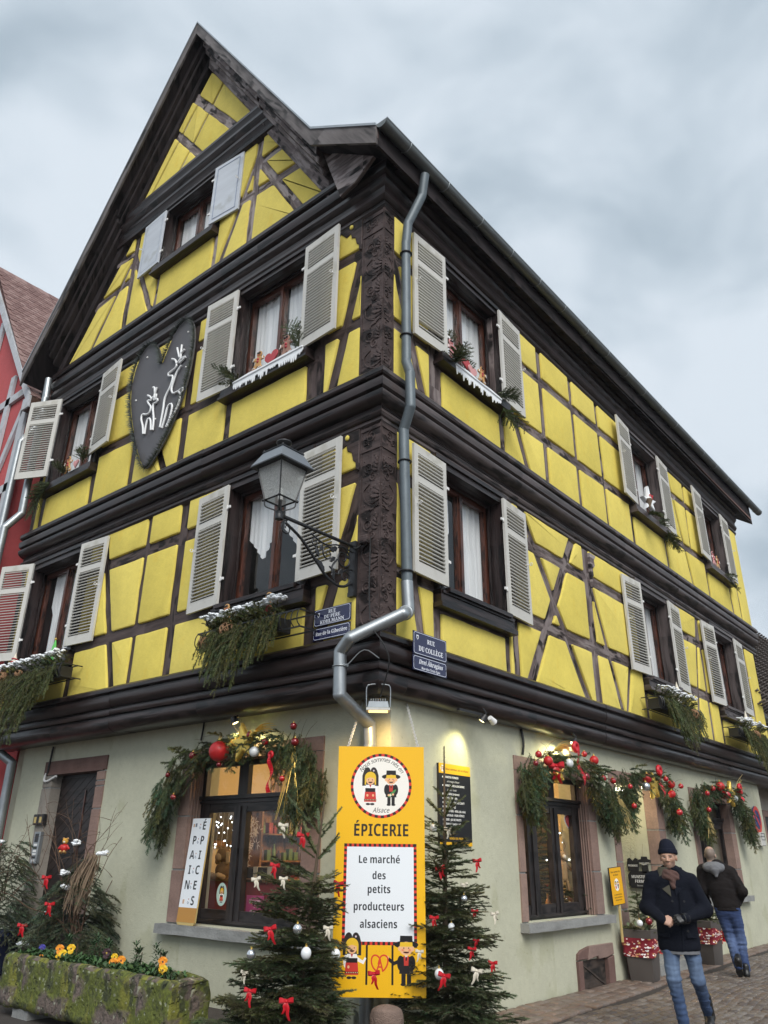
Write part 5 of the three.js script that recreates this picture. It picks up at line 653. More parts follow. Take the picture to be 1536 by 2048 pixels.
{ // what hangs in the garlands: u, v, radius, material, label
const G1 = 'baubles in the garland of the corner window', G2 = 'baubles in the garland of the middle window', G3 = 'baubles in the alcove garland', G4 = 'baubles in the farthest garland';
const put = (b, l, grp_) => l.forEach(([u, v, rad, m, lab]) => bauble(rad, m, at(b, u, v, 0.36), lab, grp_));
put(L0, [[2.47, 2.77, 0.125, M.redMatt, 'very big matt red bauble left of the glitter star over the corner window'], [3.48, 2.54, 0.034, M.redDark, 'small shiny red bauble at the left bend of the corner window garland'], [3.31, 2.26, 0.036, M.redDark, 'shiny red bauble lowest on the left end of the corner window garland'], [2.99, 2.75, 0.05, M.redDark, 'dull red bauble half buried left of the very big red one'], [2.45, 2.61, 0.032, M.redDark, 'small red bauble hanging right under the very big red one'], [1.91, 2.92, 0.046, M.redDark, 'shiny red bauble at the right shoulder of the glitter star'], [1.81, 2.72, 0.062, M.pearl, 'white bauble right of the glitter star over the corner window'], [1.63, 2.82, 0.04, M.redGloss, 'red bauble above the hanging ribbon of the corner window garland'], [1.16, 2.96, 0.042, M.redDark, 'dark red bauble highest at the right end of the corner garland'], [1.12, 2.78, 0.048, M.redDark, 'dark red bauble below another at the right end of the corner garland'], [1.30, 2.39, 0.034, M.redGloss, 'orange red bauble low in the right half of the corner garland']], G1);
put(R0, [[2.62, 2.83, 0.045, M.redGloss, 'red bauble at the upper left of the middle window garland'], [2.87, 2.77, 0.062, M.redMatt, 'matt red bauble left of the red bow over the middle window'], [3.14, 2.69, 0.036, M.redGloss, 'small red bauble next to the red bow over the middle window'], [3.46, 2.79, 0.062, M.pearl, 'white bauble in the middle window garland'], [3.96, 2.96, 0.042, M.redGloss, 'red bauble highest in the middle window garland right of the ribbon'], [4.26, 2.9, 0.066, M.redMatt, 'biggest matt red bauble at the right of the middle window garland'], [3.94, 2.65, 0.06, M.redDark, 'dark red bauble hanging low right of the ribbon, middle window'], [4.51, 2.67, 0.045, M.redGloss, 'red bauble on the right slope of the middle window garland'], [4.84, 2.66, 0.046, M.redGloss, 'outermost red bauble at the right of the middle window garland'], [2.53, 2.71, 0.036, M.redDark, 'dim red bauble inside the left hump of the middle window garland']], G2);
put(R0, [[6.16, 2.79, 0.075, M.redMatt, 'big matt red bauble left of the gold star over the alcove'], [6.07, 2.66, 0.07, M.silver, 'silver bauble under the big red one over the alcove'], [7.2, 2.77, 0.065, M.redMatt, 'matt red bauble in the right half of the alcove garland'], [6.98, 2.84, 0.045, M.redGloss, 'shiny red bauble at the top of the alcove garland'], [7.65, 2.77, 0.045, M.redGloss, 'red bauble at the right shoulder of the alcove garland'], [7.17, 2.61, 0.062, M.redMatt, 'matt red bauble hanging below another in the alcove garland'], [5.45, 2.62, 0.038, M.redGloss, 'small red bauble at the left end of the alcove garland'], [5.52, 2.34, 0.042, M.redGloss, 'red bauble low on the left tail of the alcove garland'], [7.42, 2.33, 0.052, M.redGloss, 'red bauble low on the right tail of the alcove garland']], G3);
put(R0, [[9.34, 2.84, 0.05, M.redGloss, 'small red bauble upper left in the farthest garland'], [8.98, 2.73, 0.045, M.redGloss, 'red bauble in the left tail of the farthest garland'], [8.94, 2.44, 0.045, M.redGloss, 'lowest red bauble of the farthest garland'], [9.79, 2.91, 0.085, M.redMatt, 'matt red bauble at the top of the farthest garland'], [10.08, 2.77, 0.09, M.redGloss, 'shiny red bauble beside the gold star of the farthest garland'], [10.58, 2.73, 0.07, M.pearl, 'white bauble beside the gold star of the farthest garland'], [10.95, 2.87, 0.075, M.redMatt, 'red bauble at the right of the farthest garland']], G4);
const starGeo = (R, d) => { const P = []; for (let i = 0; i < 10; i++) { const a = Math.PI / 2 + i * Math.PI / 5, q = i % 2 ? R * 0.45 : R; P.push([Math.cos(a) * q, Math.sin(a) * q]); } const g = extr(P, d, { bevel: d * 0.8, bevelSize: R * 0.12, seg: 2 }); return g; };
const glit = std({ color: lin(0.80, 0.58, 0.13), metalness: 0.7, roughness: 0.35, side: THREE.DoubleSide });
const star = (b, u, v, R, turn, label) => { const t = thing('star_ornament', label, 'star', at(b, u, v, 0.34).toArray(), 0); const sg = starGeo(R, 0.03); mesh('star', sg, glit, t, mul(b === L0 ? RY(-Math.PI / 2) : new THREE.Matrix4(), RZ(turn)));
const mb = new MB(), r = rng(u * 77 | 0), P = sg.attributes.position; for (let i = 0; i < 900; i++) { const k = (r() * P.count / 3 | 0) * 3, w1 = Math.sqrt(r()), w2 = r(), q = V().fromBufferAttribute(P, k).multiplyScalar(1 - w1).addScaledVector(V().fromBufferAttribute(P, k + 1), w1 * (1 - w2)).addScaledVector(V().fromBufferAttribute(P, k + 2), w1 * w2), s = 0.012, f = () => V(r() - 0.5, r() - 0.5, r() - 0.5).multiplyScalar(s * 2).add(q); mb.tri(f(), f(), f()); } mesh('glitter', mb.geo(), M.gold, t, mul(b === L0 ? RY(-Math.PI / 2) : new THREE.Matrix4(), RZ(turn)), 'stuff'); };
star(L0, 2.02, 2.84, 0.24, 0.2, 'large glittering gold star in the garland over the corner window'); star(R0, 6.4, 2.68, 0.22, 0.15, 'gold star hanging in the alcove garland'); star(R0, 10.36, 2.8, 0.26, -0.2, 'gold star in the farthest garland'); star(R0, 3.12, 2.62, 0.12, 0.3, 'small gold star under the red bow of the middle window garland');
ribbonBow(0.10, M.ribbon, at(R0, 3.05, 2.72, 0.38), 'red bow in the left half of the middle window garland', null, [0.9, 1.2]);
const rib = (b, u, v, l, w, label, tilt) => { const t = thing('ribbon', label, 'ribbon', at(b, u, v, 0.4).toArray(), b === L0 ? -Math.PI / 2 : 0), mb = new MB(), n = 16, f = (i) => { const q = i / n; return [V(-w / 2 * (1 - 0.2 * q) + tilt * q * l, -q * l, 0.03 * Math.sin(q * 9)), V(w / 2 + tilt * q * l, -q * l + 0.01, 0.03 * Math.sin(q * 9 + 0.8))]; }; for (let i = 0; i < n; i++) { const [a, c] = f(i), [e, d] = f(i + 1); mb.quad(a, e, d, c); } mesh('band', mb.geo(), M.ribbon, t); const k = new THREE.TorusGeometry(w * 0.6, w * 0.35, 6, 12); mesh('loop', boxUV(k), M.ribbon, t); };
rib(L0, 1.47, 2.66, 0.42, 0.05, 'red velvet ribbon hanging down before the transom of the corner window', 0.0); rib(R0, 3.62, 3.02, 0.5, 0.09, 'broad red ribbon laid slanting over the middle window garland', 0.35); rib(R0, 6.62, 2.95, 0.42, 0.1, 'red ribbon beside the gold star of the alcove garland', 0.2); rib(R0, 10.9, 2.95, 0.3, 0.1, 'red ribbon at the right of the farthest garland', 0.3);
// straw and gilded leaves
const straws = (b, u, v, n, L, dir, label, m) => { const t = thing('straw_sheaf', label, 'dried grass', at(b, u, v, 0.28).toArray(), b === L0 ? -Math.PI / 2 : 0), r = rng((u * 131) | 0), list = []; for (let i = 0; i < n; i++) { const a = dir + (r() - 0.5) * 0.6, l = L * (0.6 + 0.5 * r()); list.push(tube([[0, 0, 0], [Math.cos(a) * l * 0.5, Math.sin(a) * l * 0.5 + 0.02, 0.05 * r()], [Math.cos(a) * l, Math.sin(a) * l - 0.03, 0.1 * r()]], 0.006, 4, 5, 0.4)); } mesh('straw', merge(list), m, t, null, 'stuff'); };
straws(R0, 5.1, 2.5, 26, 0.5, -1.0, 'straw yellow grass hanging between the two right garlands', M.straw); straws(R0, 9.0, 2.5, 24, 0.5, -1.5, 'yellow grass hanging in the left tail of the farthest garland', M.straw); straws(R0, 10.9, 2.85, 20, 0.55, 0.5, 'dry grass ears sticking out of the right of the farthest garland', M.straw); straws(R0, 3.2, 2.95, 22, 0.5, 0.15, 'gilded twigs lying on top of the middle window garland', M.gold);
straws(L0, 1.2, 2.75, 16, 0.75, -1.62, 'gold tinsel strands hanging at the right of the corner window', M.gold); straws(L0, 1.95, 2.95, 18, 0.4, 0.3, 'gilded sprigs beside the glitter star over the corner window', M.gold);
}
// ================================================================ SIGNS AND LETTERING
const fitText = (c, s, x, y, w, h, font, col, align = 'center') => { c.save(); c.fillStyle = col; c.font = font.replace('#', Math.round(h)); const m = c.measureText(s).width, k = w ? w / m : 1; c.translate(x, y); c.scale(k, 1); c.textAlign = align; c.textBaseline = 'alphabetic'; c.fillText(s, 0, 0); c.restore(); };
const ell = (c, x, y, rx, ry, col, a0 = 0, a1 = 6.2832) => { c.save(); c.translate(x, y); c.scale(rx, ry); c.beginPath(); c.arc(0, 0, 1, a0, a1); c.restore(); c.fillStyle = col; c.fill(); };
const polyg = (c, pts, col) => { c.beginPath(); pts.forEach((p, i) => i ? c.lineTo(p[0], p[1]) : c.moveTo(p[0], p[1])); c.closePath(); c.fillStyle = col; c.fill(); };
// a printed face: front plane with uv 0..1 laid on a panel of real thickness
function printed(w, h, map, o = {}) { const g = new THREE.PlaneGeometry(w, h); g.translate(o.x || 0, o.y || 0, o.z || 0); return [g, std({ map, roughness: o.rough ?? 0.42 })]; }
// two people in folk costume, as on the shop sign
function folkWoman(c, x, y, s, arm) { // x centre, y top of the bow, s height
const u = s / 100; c.save(); c.translate(x, y); c.scale(u, u);
polyg(c, [[-23, 49], [-23, 22], [-18, 6], [-9, 0], [-2, 4], [0, 12], [2, 4], [9, 0], [18, 6], [23, 22], [23, 49]], '#2a2320'); ell(c, -9, 11, 9, 12, '#2a2320'); ell(c, 9, 11, 9, 12, '#2a2320'); ell(c, 9, 8, 2.4, 2.4, '#d9c8d0');
ell(c, 0, 27, 16, 16, '#eabf2e'); polyg(c, [[-16, 27], [-16, 46], [-12, 46], [-11, 27]], '#eabf2e'); polyg(c, [[16, 27], [16, 46], [12, 46], [11, 27]], '#eabf2e'); ell(c, 0, 34, 12, 12, '#eeb98a'); polyg(c, [[-14, 30], [-13, 20], [0, 14], [13, 20], [14, 30], [0, 26]], '#eabf2e');
ell(c, -5.5, 33, 1.2, 1.4, '#3a2a20'); ell(c, 5.5, 33, 1.2, 1.4, '#3a2a20'); ell(c, 0, 38, 6, 4, '#4a1512', 0, 3.1416);
ell(c, -15, 62, 6, 14, '#f6f2ee'); if (!arm) ell(c, 15, 62, 6, 14, '#f6f2ee'); else polyg(c, [[10, 50], [27, 60], [33, 52], [36, 56], [29, 68], [10, 60]], '#f6f2ee'); polyg(c, [[-12, 46], [12, 46], [15, 56], [-15, 56]], '#f6f2ee'); polyg(c, [[-3, 46], [3, 46], [0, 54]], '#b8222c'); polyg(c, [[-14, 55], [14, 55], [14, 65], [-14, 65]], '#1d1715'); polyg(c, [[-15, 65], [15, 65], [17, 91], [-17, 91]], '#cf3a2e'); polyg(c, [[-17, 84], [17, 84], [17, 88], [-17, 88]], '#6a2018'); for (let i = -3; i < 4; i++) polyg(c, [[i * 4.4, 85], [i * 4.4 + 2, 85], [i * 4.4 + 2, 87], [i * 4.4, 87]], '#e9dcae');
ell(c, -8, 74, 3, 3.4, '#eeb98a'); if (!arm) ell(c, 8, 74, 3, 3.4, '#eeb98a'); ell(c, -6, 97, 6, 3, '#2a2026'); ell(c, 6, 97, 6, 3, '#2a2026'); c.restore(); }
function folkMan(c, x, y, s, arm) { const u = s / 100; c.save(); c.translate(x, y); c.scale(u, u);
ell(c, 0, 18, 28, 8, '#171415'); polyg(c, [[-14, 0], [14, 0], [15, 15], [-15, 15]], '#171415'); ell(c, -15, 26, 4, 5, '#eeb98a'); ell(c, 15, 26, 4, 5, '#eeb98a'); ell(c, 0, 26, 15, 14, '#eeb98a'); polyg(c, [[-15, 22], [-14, 13], [14, 13], [15, 22]], '#eabf2e'); ell(c, -8, 29, 3, 2.4, '#e58f6a'); ell(c, 8, 29, 3, 2.4, '#e58f6a'); ell(c, -5.5, 25, 1.2, 1.4, '#3a2a20'); ell(c, 5.5, 25, 1.2, 1.4, '#3a2a20'); ell(c, 0, 32, 7, 3.6, '#4a1512', 0, 3.1416);
ell(c, -13, 55, 8, 15, '#1d1718'); ell(c, 13, 55, 8, 15, '#1d1718'); polyg(c, [[-14, 42], [14, 42], [16, 76], [-16, 76]], '#1d1718'); polyg(c, [[-6, 41], [6, 41], [5, 60], [-5, 60]], '#c63a2e'); polyg(c, [[-3, 40], [3, 40], [1, 47], [-1, 47]], '#f2ede8'); polyg(c, [[-1.5, 42], [1.5, 42], [1.5, 50], [-1.5, 50]], '#171415');
if (arm) { c.strokeStyle = '#1d1718'; c.lineWidth = 7; c.beginPath(); c.moveTo(-14, 50); c.lineTo(-28, 56); c.lineTo(-42, 46); c.stroke(); ell(c, -43, 44, 3.4, 3.4, '#eeb98a'); } else { c.save(); c.translate(2, 66); c.rotate(-0.75); polyg(c, [[-13, -3.5], [9, -3.5], [17, -1.5], [17, 1.5], [9, 3.5], [-13, 3.5]], '#4f8a4a'); polyg(c, [[-9, -3.5], [-3, -3.5], [-3, 3.5], [-9, 3.5]], '#e6e2c8'); c.restore(); ell(c, -7, 70, 3.2, 3.2, '#eeb98a'); ell(c, 6, 68, 3.2, 3.2, '#eeb98a'); }
polyg(c, [[-11, 76], [-1.5, 76], [-1.5, 96], [-11, 96]], '#1d1718'); polyg(c, [[1.5, 76], [11, 76], [11, 96], [1.5, 96]], '#1d1718'); ell(c, -7, 97, 6, 3, '#171415'); ell(c, 7, 97, 6, 3, '#171415'); c.restore(); }
function pretzelHeart(c, x, y, s) { c.save(); c.translate(x, y); c.scale(s / 100, s / 100); c.strokeStyle = '#d8422a'; c.lineWidth = 9; c.lineCap = 'round'; c.beginPath(); c.moveTo(-18, 40); c.lineTo(4, -16); c.lineTo(20, 40); c.stroke(); c.beginPath(); c.moveTo(-10, 18); c.lineTo(12, 18); c.stroke(); c.beginPath(); c.moveTo(-18, 40); c.bezierCurveTo(-60, 20, -62, -46, -28, -46); c.bezierCurveTo(-6, -46, 6, -18, 4, -16); c.stroke(); c.beginPath(); c.moveTo(-8, 2); c.bezierCurveTo(0, -40, 14, -48, 30, -46); c.bezierCurveTo(62, -42, 58, 16, 20, 40); c.stroke(); c.restore(); }
const shopFace = canvas(810, 2048, (c, w, h) => {
const Y = '#f2b90f', K = '#2a2118', R = '#d8362a'; c.fillStyle = Y; c.fillRect(0, 0, w, h);
const cx = w * 0.503, cy = h * 0.171, R1 = w * 0.352, R0_ = w * 0.322; ell(c, cx, cy, R1, R1, R); for (let i = 0; i < 30; i++) { const a = i / 30 * 6.2832, b = a + 3.1416 / 30; c.beginPath(); c.moveTo(cx, cy); c.arc(cx, cy, R1, a, b); c.closePath(); c.fillStyle = '#2b1d1c'; c.fill(); } ell(c, cx, cy, R0_, R0_, '#f3eee4');
c.fillStyle = '#1f1b18'; c.font = `italic ${Math.round(w * 0.066)}px sans-serif`; const s = 'Nous sommes nés en'; let tot = 0; const ws = [...s].map(q => { const m = c.measureText(q).width * 0.86; tot += m; return m; }); let a = -Math.PI / 2 - tot / 2 / (R0_ * 0.82) + 0.02; [...s].forEach((q, i) => { const da = ws[i] / (R0_ * 0.82); a += da / 2; c.save(); c.translate(cx + Math.cos(a) * R0_ * 0.82, cy + Math.sin(a) * R0_ * 0.82); c.rotate(a + Math.PI / 2); c.textAlign = 'center'; c.fillText(q, 0, 0); c.restore(); a += da / 2; });
folkWoman(c, cx - w * 0.125, cy - w * 0.195, w * 0.41); folkMan(c, cx + w * 0.115, cy - w * 0.165, w * 0.385); fitText(c, 'Alsace', cx + w * 0.0, cy + w * 0.292, w * 0.19, w * 0.072, 'italic #px sans-serif', '#1f1b18');
fitText(c, 'ÉPICERIE', w * 0.507, h * 0.384, w * 0.635, h * 0.0705, 'bold #px sans-serif', K);
const x0 = w * 0.096, x1 = w * 0.907, y0 = h * 0.4156, y1 = h * 0.81, bt = w * 0.032; c.fillStyle = R; c.fillRect(x0, y0, x1 - x0, y1 - y0); c.fillStyle = '#2b1d1c'; for (let x = x0; x < x1; x += bt * 1.72) { c.fillRect(x, y0, bt * 0.86, bt); c.fillRect(x, y1 - bt, bt * 0.86, bt); } for (let y = y0; y < y1; y += bt * 1.72) { c.fillRect(x0, y, bt, bt * 0.86); c.fillRect(x1 - bt, y, bt, bt * 0.86); }
c.fillStyle = '#e9edf1'; c.fillRect(x0 + bt, y0 + bt, x1 - x0 - 2 * bt, y1 - y0 - 2 * bt);
[['Le marché', 0.494, 0.47], ['des', 0.558, 0.155], ['petits', 0.612, 0.26], ['producteurs', 0.679, 0.56], ['alsaciens', 0.746, 0.41]].forEach(([t, y, ww]) => fitText(c, t, w * 0.49, h * y, w * ww, h * 0.043, 'bold #px sans-serif', '#26282e'));
c.fillStyle = '#1d1713'; c.fillRect(w * 0.358, y1, w * 0.021, h * 0.145); c.fillRect(w * 0.633, y1, w * 0.021, h * 0.145); folkWoman(c, w * 0.21, h * 0.765, w * 0.43, 1); folkMan(c, w * 0.79, h * 0.774, w * 0.465, 1); pretzelHeart(c, w * 0.507, h * 0.878, w * 0.17); for (const k of [-1, 0, 1]) ell(c, w * 0.507 + k * w * 0.035, h * 0.832, 4, 4, '#e0a21a');
});
{ const n = V(-0.767, 0, 0.641), t = thing('hanging_shop_sign', 'tall yellow shop sign with a round emblem hanging on two chains at the house corner', 'shop sign', [-0.49, 0.425, 0.28], Math.atan2(n.x, n.z));
mesh('sign_board', boxUV(tr(extr([[-0.432, 0], [0.432, 0], [0.432, 2.19], [-0.432, 2.19]], 0.02, { bevel: 0.002 }), T(0, 0, -0.025))), std({ color: lin(0.72, 0.42, 0.012), roughness: 0.45 }), t);
const [g, m] = printed(0.864, 2.19, shopFace, { y: 1.095, z: 0.0005, rough: 0.38 }); mesh('printed_face', g, m, t);
t.updateMatrixWorld(); const inv = t.matrixWorld.clone().invert();
for (const [a, b] of [[V(-0.34, 2.18, -0.01), V(-0.02, 3.2, -0.40).applyMatrix4(inv)], [V(0.375, 2.18, -0.01), V(0.26, 3.18, 0.02).applyMatrix4(inv)]]) { const L = a.distanceTo(b), k = Math.round(L / 0.034), d = b.clone().sub(a).normalize(), links = []; const q = new THREE.Quaternion().setFromUnitVectors(V(1, 0, 0), d); for (let i = 0; i < k; i++) { const lg = new THREE.TorusGeometry(0.014, 0.0038, 5, 10); lg.scale(1.55, 1, 1); lg.rotateX(i % 2 ? Math.PI / 2 : 0); lg.applyQuaternion(q); const p = a.clone().lerp(b, (i + 0.5) / k); lg.translate(p.x, p.y, p.z); links.push(boxUV(lg)); } mesh('chain', merge(links), M.wire, t, null, 'stuff'); }
}
// enamelled street name plates
function plate(label, b, u, v, o, w, h, turn, draw) {
const t = thing('street_sign', label, 'street sign', at(b, u, v, o).toArray(), turn), map = canvas(Math.round(w * 1400), Math.round(h * 1400), (c, W_, H_) => { c.fillStyle = '#0c1142'; c.fillRect(0, 0, W_, H_); c.strokeStyle = '#e8ecf4'; c.lineWidth = 7; const q = 14, k = 26; c.beginPath(); c.moveTo(q + k, q); c.lineTo(W_ - q - k, q); c.lineTo(W_ - q, q + k); c.lineTo(W_ - q, H_ - q - k); c.lineTo(W_ - q - k, H_ - q); c.lineTo(q + k, H_ - q); c.lineTo(q, H_ - q - k); c.lineTo(q, q + k); c.closePath(); c.stroke(); draw(c, W_, H_); });
mesh('plate', boxUV(tr(extr([[-w / 2, -h / 2], [w / 2, -h / 2], [w / 2, h / 2], [-w / 2, h / 2]], 0.008, { bevel: 0.002 }), T(0, 0, -0.011))), std({ color: lin(0.006, 0.008, 0.05), roughness: 0.25 }), t);
const g = new THREE.PlaneGeometry(w - 0.004, h - 0.004); g.translate(0, 0, 0.0006); mesh('lettering', g, phy({ map, roughness: 0.25, clearcoat: 0.5 }), t); for (const sx of [-1, 1]) { const s = new THREE.SphereGeometry(0.007, 8, 5); s.translate(sx * (w / 2 - 0.018), 0, 0.002); mesh('screw', s, M.iron, t); } return t;
}
const crest = (c, x, y, s) => { c.save(); c.translate(x, y); c.scale(s, s); polyg(c, [[-20, -24], [20, -24], [20, 6], [0, 28], [-20, 6]], '#eef0f2'); polyg(c, [[-14, -18], [-8, -6], [0, -16], [8, -6], [14, -18], [10, 6], [0, 18], [-10, 6]], '#14151c'); c.restore(); };
const LT = -Math.PI / 2;
plate('upper blue street plate on the left face, three lines of capitals', L1, 0.52, 4.155, 0.075, 0.585, 0.205, LT, (c, W_, H_) => { crest(c, W_ * 0.12, H_ * 0.34, 1.5); fitText(c, 'RUE', W_ * 0.5, H_ * 0.34, 0, H_ * 0.29, 'bold #px serif', '#f4f6fa'); fitText(c, 'DU PÈRE', W_ * 0.5, H_ * 0.62, 0, H_ * 0.29, 'bold #px serif', '#f4f6fa'); fitText(c, 'KOHLMANN', W_ * 0.5, H_ * 0.9, W_ * 0.66, H_ * 0.29, 'bold #px serif', '#f4f6fa'); });
plate('lower blue street plate on the left face, one line of text', L1, 0.52, 3.955, 0.08, 0.585, 0.145, LT, (c, W_, H_) => fitText(c, 'Rue de la Gibecière', W_ * 0.5, H_ * 0.62, W_ * 0.86, H_ * 0.42, 'bold #px serif', '#f4f6fa'));
plate('upper blue street plate on the right cornice, two lines of capitals', R1, 0.31, 3.80, 0.20, 0.64, 0.265, 0, (c, W_, H_) => { crest(c, W_ * 0.12, H_ * 0.25, 1.5); fitText(c, 'RUE', W_ * 0.52, H_ * 0.42, 0, H_ * 0.27, 'bold #px serif', '#f4f6fa'); fitText(c, 'DU COLLÈGE', W_ * 0.52, H_ * 0.82, W_ * 0.74, H_ * 0.3, 'bold #px serif', '#f4f6fa'); });
plate('lower blue street plate on the right cornice, smaller italic words', R1, 0.31, 3.575, 0.195, 0.64, 0.17, 0, (c, W_, H_) => { fitText(c, 'Drei Ähragàss', W_ * 0.52, H_ * 0.52, W_ * 0.72, H_ * 0.42, 'bold italic #px serif', '#f4f6fa'); fitText(c, 'Rue des Trois Epis', W_ * 0.52, H_ * 0.86, W_ * 0.56, H_ * 0.22, 'bold #px serif', '#f4f6fa'); });
// menu board between corner and shop window
{ const t = thing('menu_board', 'black menu board with a yellow heading on the right wall behind the slender fir', 'menu board', [1.17, 2.15, 0.03]), w = 0.645, h = 0.885;
const map = canvas(900, 1235, (c, W_, H_) => { c.fillStyle = '#141315'; c.fillRect(0, 0, W_, H_); c.fillStyle = '#e6b018'; c.fillRect(0, 0, W_, H_ * 0.125); c.fillRect(0, H_ * 0.955, W_, H_ * 0.045); ell(c, W_ * 0.11, H_ * 0.063, 46, 52, '#f4efe6'); folkWoman(c, W_ * 0.09, H_ * 0.032, 72); folkMan(c, W_ * 0.135, H_ * 0.034, 70); fitText(c, 'Nous sommes nés en Alsace', W_ * 0.57, H_ * 0.08, W_ * 0.74, 50, 'italic bold #px sans-serif', '#3a2c12');
const rows = [['MUNSTER FERMIER', "et fromages d'Alsace"], ['CHARCUTERIE ALSACIENNE', 'lardons - fumés'], ['FOIE GRAS (maison)'], ['OEUFS FERMIERS'], ['JAMBON - LEGUMES CRAFT'], ['VINS (Riesling)'], ['CONFITURE - MIEL (du coin)'], ["CHOCOLAS - PAIN D'ÉPICE"], ['BIERE - JUS DE FRUITS'], ['VINAIGRE (artisanal)']]; let y = H_ * 0.18; for (const [a, b] of rows) { c.fillStyle = '#f2f2f2'; c.fillRect(W_ * 0.10, y - 26, 22, 26); fitText(c, a, W_ * 0.16, y, 0, 44, 'bold #px sans-serif', '#f4f4f4', 'left'); y += H_ * 0.052; if (b) { fitText(c, b, W_ * 0.24, y, 0, 38, 'italic #px sans-serif', '#e4e4e4', 'left'); y += H_ * 0.052; } } fitText(c, 'VENDU EN PRODUITS', W_ * 0.56, H_ * 0.925, W_ * 0.55, 46, 'bold #px sans-serif', '#e6b018'); });
mesh('panel', bx(-w / 2, -h / 2, -0.03, w / 2, h / 2, -0.001), M.black, t); const [g, m] = printed(w, h, map, { z: 0.0005 }); mesh('printed_face', g, m, t); }
// bread and spice board leaning on the sill of the corner window
{ const t = thing('leaning_sign', 'narrow white board of vertical letters leaning on the corner shop window sill', 'shop sign', at(L0, 3.14, 0.80, 0.10).toArray(), LT), w = 0.36, h = 1.22, A = RX(-0.085);
const map = canvas(480, 1627, (c, W_, H_) => { c.fillStyle = '#e8ecf0'; c.fillRect(0, 0, W_, H_); c.fillStyle = '#b98743'; c.fillRect(0, H_ * 0.865, W_, H_ * 0.14); const R_ = ['É', 'P', 'I', 'C', 'E', 'S'], Lf = ['', 'P', 'A', 'I', 'N', '']; for (let i = 0; i < 6; i++) { const y = H_ * (0.115 + i * 0.145); fitText(c, R_[i], W_ * 0.7, y, 0, 190, 'bold #px sans-serif', '#17181c'); if (Lf[i]) fitText(c, Lf[i], W_ * 0.27, y, 0, 190, 'bold #px sans-serif', '#17181c'); c.fillStyle = '#9aa2b0'; c.save(); c.translate(W_ * 0.48, y - 40); c.rotate(0.6); c.fillRect(-26, -7, 50, 14); c.fillRect(-20, 14, 44, 12); c.restore(); ell(c, W_ * 0.48, y - 88, 11, 11, '#b06a62'); } c.fillStyle = '#6d7280'; c.fillRect(W_ * 0.2, H_ * 0.05, 44, 60); c.fillStyle = '#c8a78e'; c.fillRect(W_ * 0.08, H_ * 0.055, 40, 52); c.fillRect(W_ * 0.16, H_ * 0.79, 46, 66); });
mesh('board', boxUV(tr(extr([[-w / 2, 0.03], [-w / 2 + 0.03, 0], [w / 2 - 0.03, 0], [w / 2, 0.03], [w / 2, h], [-w / 2, h]], 0.02), T(0, 0, -0.021))), M.straw, t, A); const g = new THREE.PlaneGeometry(w, h - 0.03); g.translate(0, h / 2 + 0.015, 0.0005); mesh('printed_face', g, std({ map, roughness: 0.5 }), t, A); }
// small yellow sign on a stick in the planter
{ const t = thing('small_sign', 'small yellow sign on a stick standing by the planter near the alcove', 'sign', [5.13, 0.4, 0.13], -0.12); mesh('stick', bx(-0.02, 0.1, -0.015, 0.02, 0.62, 0.003), M.straw, t); mesh('panel', tr(bx(-0.165, 0, -0.018, 0.165, 0.5, 0), T(-0.015, 0.58, 0.012), RZ(0.07)), M.black, t);
const map = canvas(330, 500, (c, W_, H_) => { c.fillStyle = '#e8ab12'; c.fillRect(0, 0, W_, H_); fitText(c, 'Nous sommes nés', W_ / 2, 70, W_ * 0.8, 38, 'bold #px sans-serif', '#3a2c12'); fitText(c, 'en Alsace', W_ / 2, 112, W_ * 0.45, 38, 'bold #px sans-serif', '#3a2c12'); ell(c, W_ / 2, 235, 66, 86, '#f4efe6'); folkWoman(c, W_ * 0.41, 185, 105); folkMan(c, W_ * 0.6, 188, 100); ['Le marché des', 'petits producteurs', 'alsaciens'].forEach((s, i) => fitText(c, s, W_ / 2, 378 + i * 36, W_ * (0.66 - 0.1 * (i === 2)), 30, 'bold #px sans-serif', '#3a2c12')); });
const g = new THREE.PlaneGeometry(0.315, 0.485); g.translate(0, 0.25, 0.001); mesh('printed_face', g, std({ map, roughness: 0.45 }), t, mul(T(-0.015, 0.58, 0.012), RZ(0.07))); }
// round no-parking sign and the little meter box
{ const t = thing('road_sign', 'round red and blue no parking sign on the far end of the right wall', 'road sign', [13.0, 2.42, 0.05]); const d = boxUV(tr(new THREE.CylinderGeometry(0.29, 0.29, 0.02, 40), RX(Math.PI / 2))); mesh('disc', d, std({ color: lin(0.02, 0.04, 0.16), roughness: 0.4 }), t);
const red = std({ color: lin(0.62, 0.045, 0.03), roughness: 0.4 }); mesh('ring', boxUV(tr(new THREE.RingGeometry(0.205, 0.288, 44), T(0, 0, 0.0125))), red, t); mesh('slash', tr(bx(-0.21, -0.03, 0.011, 0.21, 0.03, 0.0135), RZ(-0.785)), red, t); mesh('bracket', bx(-0.03, -0.25, -0.05, 0.03, 0.25, -0.01), M.zinc, t);
const b = thing('meter_box', 'small pale box with a black line drawing under the round road sign', 'utility box', [13.05, 2.02, 0.05]); mesh('box', boxUV(tr(extr([[-0.15, -0.14], [0.15, -0.14], [0.15, 0.14], [-0.15, 0.14]], 0.09, { bevel: 0.012 }), T(0, 0, -0.05))), M.shutter, b); mesh('line_frame', merge([bx(-0.13, 0.115, 0.053, 0.13, 0.125, 0.058), bx(-0.13, -0.02, 0.053, 0.13, -0.01, 0.058), bx(-0.13, -0.01, 0.053, -0.12, 0.115, 0.058), bx(0.12, -0.01, 0.053, 0.13, 0.115, 0.058), bx(-0.2, 0.05, 0.053, 0.12, 0.06, 0.058)]), M.cord, b); }
